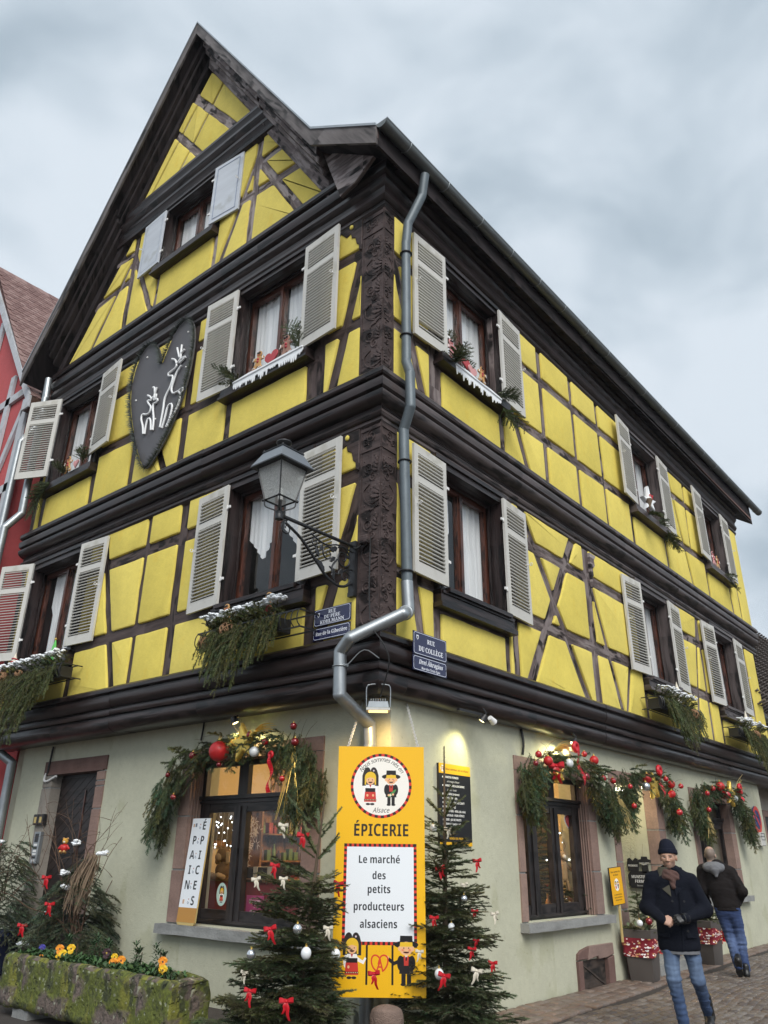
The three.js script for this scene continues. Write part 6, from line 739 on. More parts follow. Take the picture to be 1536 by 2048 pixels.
// slates on the alcove wall
{ const face = (txt) => canvas(512, 512, (c, W_, H_) => { c.fillStyle = '#161619'; c.fillRect(0, 0, W_, H_); txt(c, W_, H_); }), bd = std({ color: lin(0.011, 0.011, 0.012), roughness: 0.6 });
const slate = (label, z, v, pts, draw) => { const t = thing('slate_board', label, 'chalkboard', [7.225, v, z], LT); mesh('slate', tr(extr(pts, 0.012, { bevel: 0.003 }), T(0, 0, -0.012)), bd, t); const xs = pts.map(p => p[0]), ys = pts.map(p => p[1]), x0 = Math.min(...xs), x1 = Math.max(...xs), y0 = Math.min(...ys), y1 = Math.max(...ys), s = new THREE.ShapeGeometry(new THREE.Shape(pts.map(p => new THREE.Vector2(p[0] * 0.97, p[1] * 0.97)))), P = s.attributes.position, uv = s.attributes.uv; for (let i = 0; i < P.count; i++) uv.setXY(i, (P.getX(i) - x0) / (x1 - x0), (P.getY(i) - y0) / (y1 - y0)); s.translate(0, 0, 0.0045); mesh('chalk_writing', s, std({ map: face(draw), roughness: 0.85 }), t); mesh('string', tube([[-0.03, y1 * 0.8, 0], [0.0, y1 + 0.2, -0.01]], 0.0025, 4), M.twigPale, t); };
const bowS = [[-0.09, -0.1], [0.09, -0.1], [0.11, 0.0], [0.09, 0.09], [0.05, 0.11], [0.0, 0.06], [-0.05, 0.11], [-0.09, 0.09], [-0.11, 0.0]], hatS = [[-0.06, -0.12], [0.06, -0.12], [0.05, 0.02], [0.11, 0.05], [0.11, 0.09], [0.06, 0.1], [0.05, 0.14], [-0.05, 0.14], [-0.06, 0.1], [-0.11, 0.09], [-0.11, 0.05], [-0.05, 0.02]];
slate('left small chalkboard shaped like a headdress bow, hanging in the alcove', -0.50, 1.50, bowS, (c, W_, H_) => fitText(c, 'FROMAGE', W_ / 2, H_ * 0.66, W_ * 0.78, 110, 'bold #px sans-serif', '#d8d8d8')); slate('small chalkboard shaped like a brimmed hat, hanging in the alcove', -0.29, 1.49, hatS, (c, W_, H_) => fitText(c, 'RACLETTE', W_ / 2, H_ * 0.5, W_ * 0.8, 100, 'bold #px sans-serif', '#d0d0d0'));
slate('larger chalkboard with two chalk words below the shaped ones in the alcove', -0.40, 1.28, [[-0.2, -0.1], [-0.16, -0.14], [0.12, -0.15], [0.2, -0.1], [0.21, 0.06], [0.15, 0.12], [-0.15, 0.12], [-0.21, 0.06]], (c, W_, H_) => { fitText(c, 'MUNSTER', W_ * 0.46, H_ * 0.4, W_ * 0.62, 120, 'bold #px sans-serif', '#dcdcdc'); fitText(c, 'FERMIER', W_ * 0.58, H_ * 0.66, W_ * 0.6, 120, 'bold #px sans-serif', '#dcdcdc'); fitText(c, 'Bonne vente', W_ * 0.6, H_ * 0.86, W_ * 0.5, 60, '#px sans-serif', '#bdbdbd'); }); }
// ================================================================ LANTERN, LAMPS
{ const t = thing('street_lantern', 'black four-sided street lantern on a scrolled iron wall bracket at the left face', 'street lamp', [-0.40, 4.95, -0.24]), mk = (pts, r, s = 8, n, tp) => tube(pts.map(p => V(...p)), r, s, n, tp);
const X = -1.23; mesh('wall_plate', bx(-0.045, -0.62, -0.05, 0, 0.06, 0.05), M.iron, t); mesh('wall_plate_foot', boxUV(tr(new THREE.BoxGeometry(0.06, 0.05, 0.09), T(-0.03, -0.6, 0))), M.iron, t);
mesh('arm', mk([[0, 0, 0], [X - 0.02, 0, 0]], 0.021, 10), M.iron, t); mesh('arm_end', boxUV(tr(new THREE.SphereGeometry(0.035, 10, 8), T(X + 0.04, 0, 0))), M.iron, t);
const sp = (cx, cy, R, a0, dir, turns, r) => { const q = []; for (let i = 0; i <= 20; i++) { const k = i / 20, a = a0 + dir * k * turns * 6.283, rr = R * (1 - 0.85 * k); q.push(V(cx + Math.cos(a) * rr, cy + Math.sin(a) * rr, 0)); } return tube(q, r, 6, 30, 0.6); };
const scr = [mk([[X + 0.10, -0.06, 0], [-0.9, -0.16, 0], [-0.66, -0.34, 0], [-0.45, -0.50, 0], [-0.22, -0.55, 0], [-0.05, -0.47, 0]], 0.017, 7), sp(X + 0.12, -0.12, 0.09, 1.57, 1, 1.3, 0.011), sp(-0.2, -0.2, 0.14, 2.2, -1, 1.8, 0.013), sp(-0.16, -0.42, 0.09, -1.2, 1, 1.5, 0.011), sp(-0.46, -0.22, 0.095, 0.6, 1, 1.6, 0.011), sp(-0.66, -0.15, 0.07, 0.3, 1, 1.4, 0.010), mk([[-0.02, -0.08, 0], [-0.28, -0.06, 0], [-0.5, -0.12, 0], [-0.74, -0.06, 0]], 0.010, 6), mk([[-0.33, -0.52, 0], [-0.38, -0.36, 0], [-0.3, -0.24, 0]], 0.011, 6), mk([[-0.05, -0.3, 0], [-0.13, -0.32, 0], [-0.3, -0.42, 0], [-0.42, -0.36, 0]], 0.010, 6)];
mesh('scrollwork', merge(scr), M.iron, t); const lf = []; for (const [x, y, a, l] of [[-0.5, -0.44, 2.4, 0.16], [-0.36, -0.5, 1.5, 0.14], [-0.3, -0.1, 3.6, 0.15], [-0.42, -0.3, 0.7, 0.12], [-0.6, -0.3, 2.0, 0.12], [-0.2, -0.33, 4.0, 0.12], [-0.55, -0.13, 4.4, 0.1], [-0.1, -0.18, 2.6, 0.1]]) lf.push(tr(extr([[0, 0], [l * 0.3, l * 0.24], [l * 0.45, l * 0.18], [l * 0.6, l * 0.26], [l, 0], [l * 0.6, -l * 0.22], [l * 0.4, -l * 0.16], [l * 0.25, -l * 0.2]], 0.012, { bevel: 0.004 }), T(x, y, -0.006), RZ(a))); mesh('leaves', merge(lf), M.iron, t);
// lantern body: four glass trapezoids in an iron cage
const b0 = 0.118, b1 = 0.19, y0 = 0.165, y1 = 0.545, P = (s, y) => [[X - s, y, -s], [X + s, y, -s], [X + s, y, s], [X - s, y, s]];
const A = P(b0, y0), B = P(b1, y1), cage = []; for (let i = 0; i < 4; i++) { const j = (i + 1) % 4; cage.push(mk([A[i], B[i]], 0.011, 4), mk([A[i], A[j]], 0.012, 4), mk([B[i], B[j]], 0.013, 4)); const m = new MB(), v = (q) => V(...q); m.quad(v(A[i]), v(A[j]), v(B[j]), v(B[i])); mesh('glass_pane', m.geo(), M.wavy, t); } mesh('cage', merge(cage), M.iron, t);
for (const [sx, sz] of [[-1, -1], [1, -1], [1, 1], [-1, 1]]) { mesh('prong', mk([[X + sx * b0, y0, sz * b0], [X + sx * b0 * 0.95, y0 - 0.07, sz * b0 * 0.95], [X + sx * 0.03, y0 - 0.12, sz * 0.03], [X + sx * 0.02, y0 - 0.14, sz * 0.02]], 0.008, 5), M.iron, t); const k = new THREE.SphereGeometry(0.017, 8, 6); k.translate(X + sx * (b0 + 0.012), y0 - 0.005, sz * (b0 + 0.012)); mesh('corner_ball', k, M.iron, t); }
mesh('neck', boxUV(tr(lathe([[0.0, -0.06], [0.045, -0.055], [0.05, -0.02], [0.042, 0.0], [0.05, 0.03], [0.03, 0.05], [0.02, 0.09], [0.018, 0.16], [0.0, 0.17]], 14), T(X, 0, 0))), M.iron, t); mesh('lamp_tube', boxUV(tr(new THREE.CylinderGeometry(0.03, 0.03, 0.14, 10), T(X, 0.24, 0))), M.white, t);
const roof = (s0, ya, s1, yb, mat, name) => { const a = P(s0, ya), b = P(s1, yb), m = new MB(), v = (q) => V(...q); for (let i = 0; i < 4; i++) { const j = (i + 1) % 4; m.quad(v(a[i]), v(a[j]), v(b[j]), v(b[i])); } m.quad(v(a[3]), v(a[2]), v(a[1]), v(a[0])); m.quad(v(b[0]), v(b[1]), v(b[2]), v(b[3])); mesh(name, m.geo(), mat, t); };
roof(0.252, 0.545, 0.247, 0.565, M.iron, 'eave_plate'); roof(0.245, 0.566, 0.155, 0.735, M.lampGrey, 'roof'); roof(0.165, 0.736, 0.165, 0.75, M.iron, 'roof_cap'); roof(0.11, 0.75, 0.09, 0.79, M.iron, 'roof_top'); mesh('finial', boxUV(tr(lathe([[0, 0.78], [0.06, 0.78], [0.05, 0.83], [0.075, 0.85], [0.09, 0.875], [0.085, 0.89], [0, 0.89]], 18), T(X, 0, 0))), M.iron, t);
for (const z of [-1, 1]) for (const x of [-1, 1]) { const k = new THREE.SphereGeometry(0.014, 6, 5); k.translate(X + x * 0.15, 0.757, z * 0.15); mesh('corner_ball', k, M.iron, t); }
const j = thing('junction_box', 'small brown junction box on the carved post beside the lantern bracket', 'junction box', [-0.45, 4.97, -0.02]); mesh('box', boxUV(tr(extr([[-0.06, -0.05], [0.06, -0.05], [0.06, 0.05], [-0.06, 0.05]], 0.05, { bevel: 0.008 }), RY(LT))), M.dark, j); mesh('cable', tube([[0, -0.04, -0.05], [-0.02, -0.08, -0.12], [0, -0.05, -0.2]], 0.012, 6), M.iron, j); }
function spot(label, pos, aim, power, col, angle) {
const t = thing('spotlight', label, 'spotlight', pos), d = V(...aim).sub(V(...pos)).normalize(), q = new THREE.Quaternion().setFromUnitVectors(V(0, -1, 0), d), Q = new THREE.Matrix4().makeRotationFromQuaternion(q);
mesh('bracket', tube([[0, 0.12, 0], [0.03, 0.06, 0.02], [0, 0.02, 0]], 0.012, 6), M.iron, t); mesh('housing', lathe([[0.0, 0.05], [0.035, 0.045], [0.05, -0.03], [0.055, -0.045], [0.046, -0.045], [0.042, -0.03], [0.0, -0.03]], 14), M.black, t, Q);
mesh('lamp_face', tr(new THREE.CylinderGeometry(0.04, 0.04, 0.004, 16), T(0, -0.033, 0)), std({ color: lin(1, 0.95, 0.8), emissive: lin(...col), emissiveIntensity: 3, roughness: 0.4 }), t, Q);
const L = new THREE.SpotLight(lin(...col), power, 6, angle, 0.7, 2); L.castShadow = true; L.shadow.radius = 2; L.position.copy(d.clone().multiplyScalar(0.06)); L.target.position.copy(d.clone().multiplyScalar(2)); t.add(L, L.target); return t; }
spot('black spotlight clamped over the gold star of the corner window', [-0.30, 3.14, -2.3], [-0.08, 2.3, -1.9], 4, [1, 0.86, 0.40], 0.95);
{ const t = spot('black twin spotlight on the right wall above the menu board', [1.42, 3.14, 0.30], [1.15, 2.5, 0.0], 1.5, [1, 0.90, 0.42], 0.8); mesh('housing', boxUV(tr(new THREE.CylinderGeometry(0.03, 0.045, 0.1, 12), T(0.16, 0.0, 0.02), RZ(1.1))), M.white, t); mesh('mounting_rail', bx(-0.45, 0.04, -0.08, 0.1, 0.07, -0.04), M.black, t); }
spot('black spotlight clamped above the garland of the middle window', [3.95, 3.14, 0.22], [3.4, 2.5, 0.02], 5, [1, 0.92, 0.50], 0.9);
{ const t = thing('floodlight', 'square floodlight hanging in a wire bracket under the house corner', 'floodlight', [-0.44, 3.03, 0.19], Math.atan2(-0.767, 0.641)); mesh('housing', merge([boxUV(tr(extr([[-0.115, -0.02], [0.115, -0.02], [0.1, 0.05], [-0.1, 0.05]], 0.13, { bevel: 0.006 }), T(0, 0, -0.065)))]), M.zinc, t); mesh('housing_rim', bx(-0.125, -0.045, -0.085, 0.125, -0.02, 0.085), M.shutter, t); for (let i = 0; i < 7; i++) mesh('cooling_fin', bx(-0.08 + i * 0.025, 0.055, -0.06, -0.074 + i * 0.025, 0.075, 0.06), M.zinc, t);
mesh('bracket', tube([[-0.125, 0, 0], [-0.125, 0.2, 0], [-0.115, 0.225, 0], [0.115, 0.225, 0], [0.125, 0.2, 0], [0.125, 0, 0]].map(p => V(...p)), 0.007, 6, 30), M.zinc, t); mesh('lamp_face', bx(-0.1, -0.05, -0.065, 0.1, -0.046, 0.065), std({ color: lin(1, 0.9, 0.6), emissive: lin(1, 0.62, 0.22), emissiveIntensity: 1.2 }), t);
const L = new THREE.SpotLight(lin(1, 0.66, 0.24), 2.4, 5, 1.15, 0.8, 2); L.castShadow = true; L.shadow.radius = 4; L.position.set(0, -0.08, 0); L.target.position.set(0, -1.2, -0.85); t.add(L, L.target); }
{ const t = thing('strip_light', 'short glowing white strip light under the ceiling of the alcove', 'strip light', [6.62, 2.66, -0.35]); mesh('tube', bx(-0.3, 0, -0.02, 0.3, 0.035, 0.02), std({ color: lin(1, 1, 1), emissive: lin(1, 0.97, 0.85), emissiveIntensity: 3 }), t); mesh('housing', bx(-0.32, 0.036, -0.03, 0.32, 0.055, 0.03), M.white, t); const L = new THREE.PointLight(lin(1, 0.88, 0.58), 0.9, 5, 2); L.position.set(0, -0.06, 0); L.castShadow = true; L.shadow.radius = 4; t.add(L); }
// shop ceiling lamps
for (const [x, z, l, p] of [[2.0, -2.4, 'warm round ceiling lamp inside the shop behind the corner window', 3.2], [3.9, -1.4, 'warm round ceiling lamp inside the shop behind the middle window', 2.6]]) { const t = thing('ceiling_lamp', l, 'lamp', [x, 2.86, z]); mesh('shade', boxUV(tr(new THREE.CylinderGeometry(0.12, 0.15, 0.06, 20), T(0, 0.04, 0))), M.white, t); mesh('bulb', new THREE.SphereGeometry(0.07, 14, 10), std({ color: lin(1, 0.9, 0.7), emissive: lin(1, 0.72, 0.36), emissiveIntensity: 2.6 }), t); const L = new THREE.PointLight(lin(1, 0.70, 0.36), p, 9, 2); L.position.set(0, -0.12, 0); L.castShadow = true; L.shadow.radius = 3; t.add(L); }
// ================================================================ DECORATIONS ON THE UPPER WINDOWS
const silhouette = (s) => { // gingerbread figure outline, s = height
const P = [], add = (x, y) => P.push([x * s, y * s]); for (let i = 0; i <= 10; i++) { const a = -0.9 + i / 10 * (Math.PI + 1.8) ; add(0.17 * Math.cos(a), 0.82 + 0.17 * Math.sin(a)); }
[[-0.16, 0.64], [-0.3, 0.68], [-0.37, 0.62], [-0.36, 0.52], [-0.28, 0.49], [-0.17, 0.5], [-0.2, 0.3], [-0.32, 0.08], [-0.3, 0.0], [-0.18, -0.02], [-0.1, 0.06], [0, 0.22], [0.1, 0.06], [0.18, -0.02], [0.3, 0.0], [0.32, 0.08], [0.2, 0.3], [0.17, 0.5], [0.28, 0.49], [0.36, 0.52], [0.37, 0.62], [0.3, 0.68], [0.16, 0.64]].forEach(p => add(...p)); return P; };
const heartPts = (s) => Array.from({ length: 36 }, (_, i) => { const a = -i / 36 * 6.2832; return [s * 0.062 * 16 * Math.pow(Math.sin(a), 3) / 1.0 * 0.5, s * 0.5 * 0.062 * (13 * Math.cos(a) - 5 * Math.cos(2 * a) - 2 * Math.cos(3 * a) - Math.cos(4 * a))]; });
function ginger(label, b, u, v, o, s, mat, tilt, group, dress) {
const t = thing('gingerbread_figure', label, 'figure', at(b, u, v, o).toArray(), b.s < 0 ? LT : 0, group), Q = RZ(tilt); mesh('body', extr(silhouette(s), 0.012, { bevel: 0.006 }), mat, t, Q);
const ic = [[[-0.36, 0.5], [-0.30, 0.57], [-0.29, 0.66]], [[0.36, 0.5], [0.30, 0.57], [0.29, 0.66]], [[-0.3, 0.1], [-0.22, 0.12], [-0.12, 0.1]], [[0.3, 0.1], [0.22, 0.12], [0.12, 0.1]]].map(l => tube(l.map(p => V(p[0] * s, p[1] * s, 0.02)), 0.007, 5)); ic.forEach(g => mesh('icing', g, M.white, t, Q));
mesh('smile', tube([V(-0.09 * s, 0.79 * s, 0.02), V(0, 0.73 * s, 0.022), V(0.09 * s, 0.79 * s, 0.02)], 0.005, 5), M.heartRed, t, Q); for (const k of [-1, 1]) mesh('eye', tr(new THREE.SphereGeometry(0.016 * s / 0.3, 8, 6), T(k * 0.06 * s, 0.87 * s, 0.02)), M.black, t, Q); for (const y of [0.55, 0.42]) mesh('button', tr(new THREE.SphereGeometry(0.02 * s / 0.3, 8, 6), T(0, y * s, 0.018)), M.heartRed, t, Q);
if (dress) mesh('dress', tr(extr([[-0.13, 0.52], [0.13, 0.52], [0.24, 0.2], [-0.24, 0.2]].map(p => [p[0] * s, p[1] * s]), 0.01, { bevel: 0.004 }), T(0, 0, 0.014)), M.heartRed, t, Q); return t; }
function heartCut(label, b, u, v, o, s, mat, tilt) { const t = thing('wooden_heart', label, 'heart', at(b, u, v, o).toArray(), b.s < 0 ? LT : 0); mesh('heart', extr(heartPts(s * 1.9), 0.012, { bevel: 0.006 }), mat, t, RZ(tilt)); }
function fringe(label, b, u0, u1, v, o) { // white icicle board along a sill
const t = thing('icicle_trim', label, 'window trim', at(b, (u0 + u1) / 2, v, o).toArray(), b.s < 0 ? LT : 0), w = u1 - u0, r = rng((u0 * 97) | 0), P = [[-w / 2, 0.05]]; let x = -w / 2; while (x < w / 2 - 0.05) { const d = 0.03 + r() * 0.03, l = 0.03 + r() * 0.12; P.push([x + 0.006, -0.02 - r() * 0.02], [x + d * 0.45, -l], [x + d * 0.75, -l + 0.008]); x += d; } P.push([w / 2, 0.0], [w / 2, 0.05]); mesh('icicles', extr(P.reverse(), 0.008, { bevel: 0.002 }), M.snow, t); mesh('snow_strip', extr([[-w / 2, 0.03], [w / 2, 0.03], [w / 2, 0.06], [w / 4, 0.075], [0, 0.06], [-w / 4, 0.08], [-w / 2, 0.055]], 0.02, { bevel: 0.006 }), M.snow, t); }
function sprigs(label, b, list, o = {}) { // loose fir branches: u, v, o, du, dv, do, length
const t = thing('fir_branches', label, 'fir branches', [0, 0, 0]), mb = new MB(), r = rng(o.seed || 3); for (const [u, v, f, du, dv, df, l, n] of list) for (let i = 0; i < (n || 1); i++) { const p = at(b, u + (r() - 0.5) * 0.1, v + (r() - 0.5) * 0.05, f + (r() - 0.5) * 0.05), d = at(b, du + (r() - 0.5) * 0.6, dv + (r() - 0.5) * 0.5, df).sub(at(b, 0, 0, 0)); bough(mb, p, d, l * (0.8 + 0.4 * r()), r, { L: 0.026, per: 4, step: 0.009, w: 0.0075, sag: 0.15, gap: 0.045, spread: 0.55, k: 0.95 }); } mesh('foliage', mb.geo(false), M.needle, t, null, 'stuff'); return t; }
{ ginger('orange gingerbread figure at the left end of the snow trimmed sill, upper left window', L2, 2.16, 8.2, 0.12, 0.33, M.ginger, -0.12); heartCut('red wooden heart between two gingerbread figures on the upper left sill', L2, 1.85, 8.29, 0.12, 0.15, M.heartRed, 0.1); ginger('brown gingerbread figure right of the red heart on the upper left sill', L2, 1.52, 8.17, 0.12, 0.38, M.gingerDark, 0.08);
fringe('white icicle trim along the sill of the upper left window by the corner', L2, 1.12, 2.62, 8.08, 0.18);
ginger('pinkish gingerbread figure tilted among fir on the upper right corner sill', R2, 1.02, 8.18, 0.12, 0.32, M.pink, 0.25); heartCut('red wooden heart on the sill of the upper window right of the downpipe', R2, 1.32, 8.26, 0.13, 0.11, M.heartRed, 0.2); heartCut('pink wooden heart on the sill of the upper window right of the downpipe', R2, 1.44, 8.17, 0.16, 0.12, M.pink, -0.1); ginger('orange gingerbread figure at the right of the upper right corner sill', R2, 1.74, 8.14, 0.13, 0.3, M.ginger, -0.08); fringe('white icicle trim under the upper window right of the downpipe', R2, 0.98, 2.2, 8.0, 0.18);
ginger('orange gingerbread figure on the sill of the far left upper window', L2, 7.5, 8.18, 0.12, 0.36, M.ginger, 0.1); heartCut('small pink heart beside the figure on the far left upper sill', L2, 7.22, 8.28, 0.12, 0.1, M.pink, 0);
ginger('pale gingerbread pair member leaning left on the farthest upper right sill', R2, 12.25, 8.24, 0.12, 0.36, M.pink, 0.15); ginger('orange gingerbread figure on the farthest upper right sill', R2, 12.52, 8.22, 0.12, 0.36, M.ginger, -0.1);
sprigs('fir twigs at both ends of the icicle trimmed sill, upper left window', L2, [[1.38, 8.25, 0.05, 0, 1, 0.1, 0.55, 4], [1.3, 8.2, 0.08, 0.1, 0.9, 0.3, 0.4, 3], [2.74, 8.3, 0.08, 0.3, 0.5, 0.4, 0.36, 5], [2.6, 8.2, 0.08, 0.2, 0.1, 0.5, 0.3, 4], [1.85, 8.2, 0.05, 0, 0.6, 0.1, 0.2, 3]], { seed: 61 });
sprigs('fir twigs strewn on the sill of the upper window right of the downpipe', R2, [[0.98, 8.1, 0.12, -0.2, 0.2, 0.6, 0.36, 8], [1.0, 8.4, 0.02, 0.1, 1, 0.1, 0.36, 3], [1.5, 8.2, 0.05, 0, 0.8, 0.1, 0.25, 4], [2.2, 8.15, 0.12, 0.3, 0.1, 0.5, 0.36, 8], [2.34, 8.0, 0.16, 0.3, -0.7, 0.3, 0.4, 5]], { seed: 63 });
sprigs('fir twigs and trailing greenery on the far left upper sill', L2, [[7.0, 8.25, 0.1, -0.2, 0.5, 0.3, 0.32, 6], [7.6, 8.18, 0.1, 0.1, 0.3, 0.4, 0.3, 6], [8.1, 8.15, 0.14, 0.6, -0.5, 0.3, 0.42, 10], [8.35, 8.0, 0.16, 0.3, -1, 0.2, 0.45, 6]], { seed: 65 });
sprigs('fir twigs hanging over the sill with the white star on the upper right face', R2, [[8.05, 8.2, 0.14, -0.3, -0.2, 0.5, 0.35, 8], [9.0, 8.1, 0.16, 0.3, -0.8, 0.3, 0.45, 9], [8.6, 8.2, 0.1, 0.4, -0.1, 0.4, 0.3, 5]], { seed: 67 }); sprigs('fir twigs at the right of the farthest upper right sill', R2, [[12.95, 8.2, 0.12, 0.3, -0.2, 0.4, 0.3, 6], [13.2, 8.1, 0.14, 0.3, -0.5, 0.4, 0.3, 4]], { seed: 69 });
{ const t = thing('star_gnome', 'white cone-hatted star shaped figure with a red bow on the middle upper right sill', 'figure', at(R2, 8.15, 8.22, 0.12).toArray(), -0.2); const P = []; for (let i = 0; i < 10; i++) { const a = Math.PI / 2 + i * Math.PI / 5, q = i % 2 ? 0.11 : 0.25; P.push([Math.cos(a) * q * (i === 0 ? 0.3 : 1), 0.24 + Math.sin(a) * q * (i === 0 ? 1.5 : 0.9)]); } mesh('star_body', extr(P, 0.05, { bevel: 0.03, seg: 3 }), M.snow, t); mesh('hat', boxUV(tr(new THREE.ConeGeometry(0.09, 0.34, 16), T(0, 0.46, 0.025))), M.white, t); bow(0.06, M.ribbon, t, T(0.02, 0.36, 0.1), [0.6, 0.6]); mesh('beard', boxUV(tr(new THREE.ConeGeometry(0.09, 0.22, 10), T(-0.06, 0.16, 0.07), RZ(Math.PI))), M.twigPale, t); }
}
// heart-shaped board with two light-tube deer
{ const o = 0.09, t = thing('heart_board', 'dark heart shaped board with two tube deer and a tinsel edge, left face', 'wall decoration', at(L2, 4.83, 8.8, o).toArray(), LT), K = (u, v) => [-(u - 4.83), v - 8.8];
const pts = [[4.84, 7.42], [5.12, 7.75], [5.42, 8.35], [5.62, 8.85], [5.72, 9.3], [5.7, 9.7], [5.58, 10.0], [5.4, 10.14], [5.2, 10.1], [5.02, 9.92], [4.9, 9.66], [4.84, 9.5], [4.76, 9.66], [4.62, 9.95], [4.44, 10.14], [4.22, 10.17], [4.05, 10.02], [3.94, 9.7], [3.92, 9.3], [3.97, 8.85], [4.1, 8.4], [4.34, 7.9], [4.6, 7.58]].map(p => K(...p)); const C = new THREE.CatmullRomCurve3(pts.map(p => V(p[0], p[1], 0)), true), sm = C.getPoints(90).slice(0, -1).map(p => [p.x, p.y]);
const dir = sm.reduce((s, a, i) => { const q = sm[(i + 1) % sm.length]; return s + a[0] * q[1] - q[0] * a[1]; }, 0) > 0 ? sm : sm.slice().reverse(); mesh('board', tr(extr(dir, 0.02, { bevel: 0.003 }), T(0, 0, -0.022)), M.board, t);
const mb = new MB(), r = rng(8); for (let i = 0; i < 360; i++) { const p = C.getPointAt(i / 360), tn = C.getTangentAt(i / 360); for (let k = 0; k < 9; k++) { const d = V(r() - 0.5, r() - 0.5, r() * 0.8).normalize().multiplyScalar(0.06 + 0.07 * r()), w = tn.clone().multiplyScalar(0.006), g = 0.025 + 0.05 * r(), q = p.clone().add(V(0, 0, 0.012)); mb.tri(q.clone().sub(w), q.clone().add(w), q.clone().add(d), r() < 0.12 ? [0.16, 0.18, 0.17] : [g, g * 1.25, g * 1.1]); } } mesh('tinsel_edge', mb.geo(false), M.leaf, t, null, 'stuff');
for (const p of [[5.35, 9.86], [4.15, 9.86], [5.5, 9.0], [4.07, 9.1], [5.1, 8.25], [4.78, 8.35]].map(p => K(...p))) mesh('screw', tr(new THREE.SphereGeometry(0.02, 8, 6), T(p[0], p[1], 0.004)), M.white, t);
const px2 = (x, y) => K(10.3289 - 6.31783e-3 * x - 1.04184e-3 * y + 4.3364e-7 * x * y + 9.1086e-7 * x * x, 12.16575 - 1.19903e-3 * x - 2.77794e-3 * y - 1.7573e-7 * x * y - 1.9933e-7 * x * x);      // survey of the two outlines on the board
const deer = (name, list) => { const d = grp(name, t); for (const l of list) mesh('light_tube', tube(l.map(q => { const [x, y] = px2(...q); return V(x, y, 0.03); }), 0.019, 7), M.lightTube, d); };
deer('reindeer_figure', [[[950, 935], [975, 800], [985, 730], [1000, 690], [1025, 640], [1045, 560], [1015, 555], [1012, 540], [1050, 510], [1070, 490], [1065, 440], [1040, 428]], [[965, 938], [985, 870], [1010, 780], [1030, 760], [1040, 775], [1020, 870], [995, 928]], [[1005, 925], [1035, 870], [1085, 760], [1100, 700], [1085, 670], [1050, 685], [1035, 660], [1060, 570], [1075, 530], [1108, 480]], [[1100, 695], [1122, 645], [1100, 655], [1085, 672]], [[1070, 470], [1100, 430], [1105, 380], [1112, 325]], [[1092, 420], [1078, 345]], [[1105, 390], [1130, 360]], [[1095, 460], [1140, 415], [1110, 425]]]);
deer('fawn_figure', [[[828, 992], [825, 930], [815, 880], [822, 845], [850, 845], [875, 830], [885, 790], [870, 765], [862, 740], [890, 735], [880, 710], [862, 700]], [[838, 990], [850, 920], [865, 875], [880, 880], [885, 960]], [[898, 958], [905, 880], [900, 800], [905, 765], [930, 750], [935, 730], [905, 735]], [[905, 730], [912, 690], [910, 640], [900, 640]], [[912, 690], [930, 640]], [[900, 715], [920, 720], [925, 690]]]); }
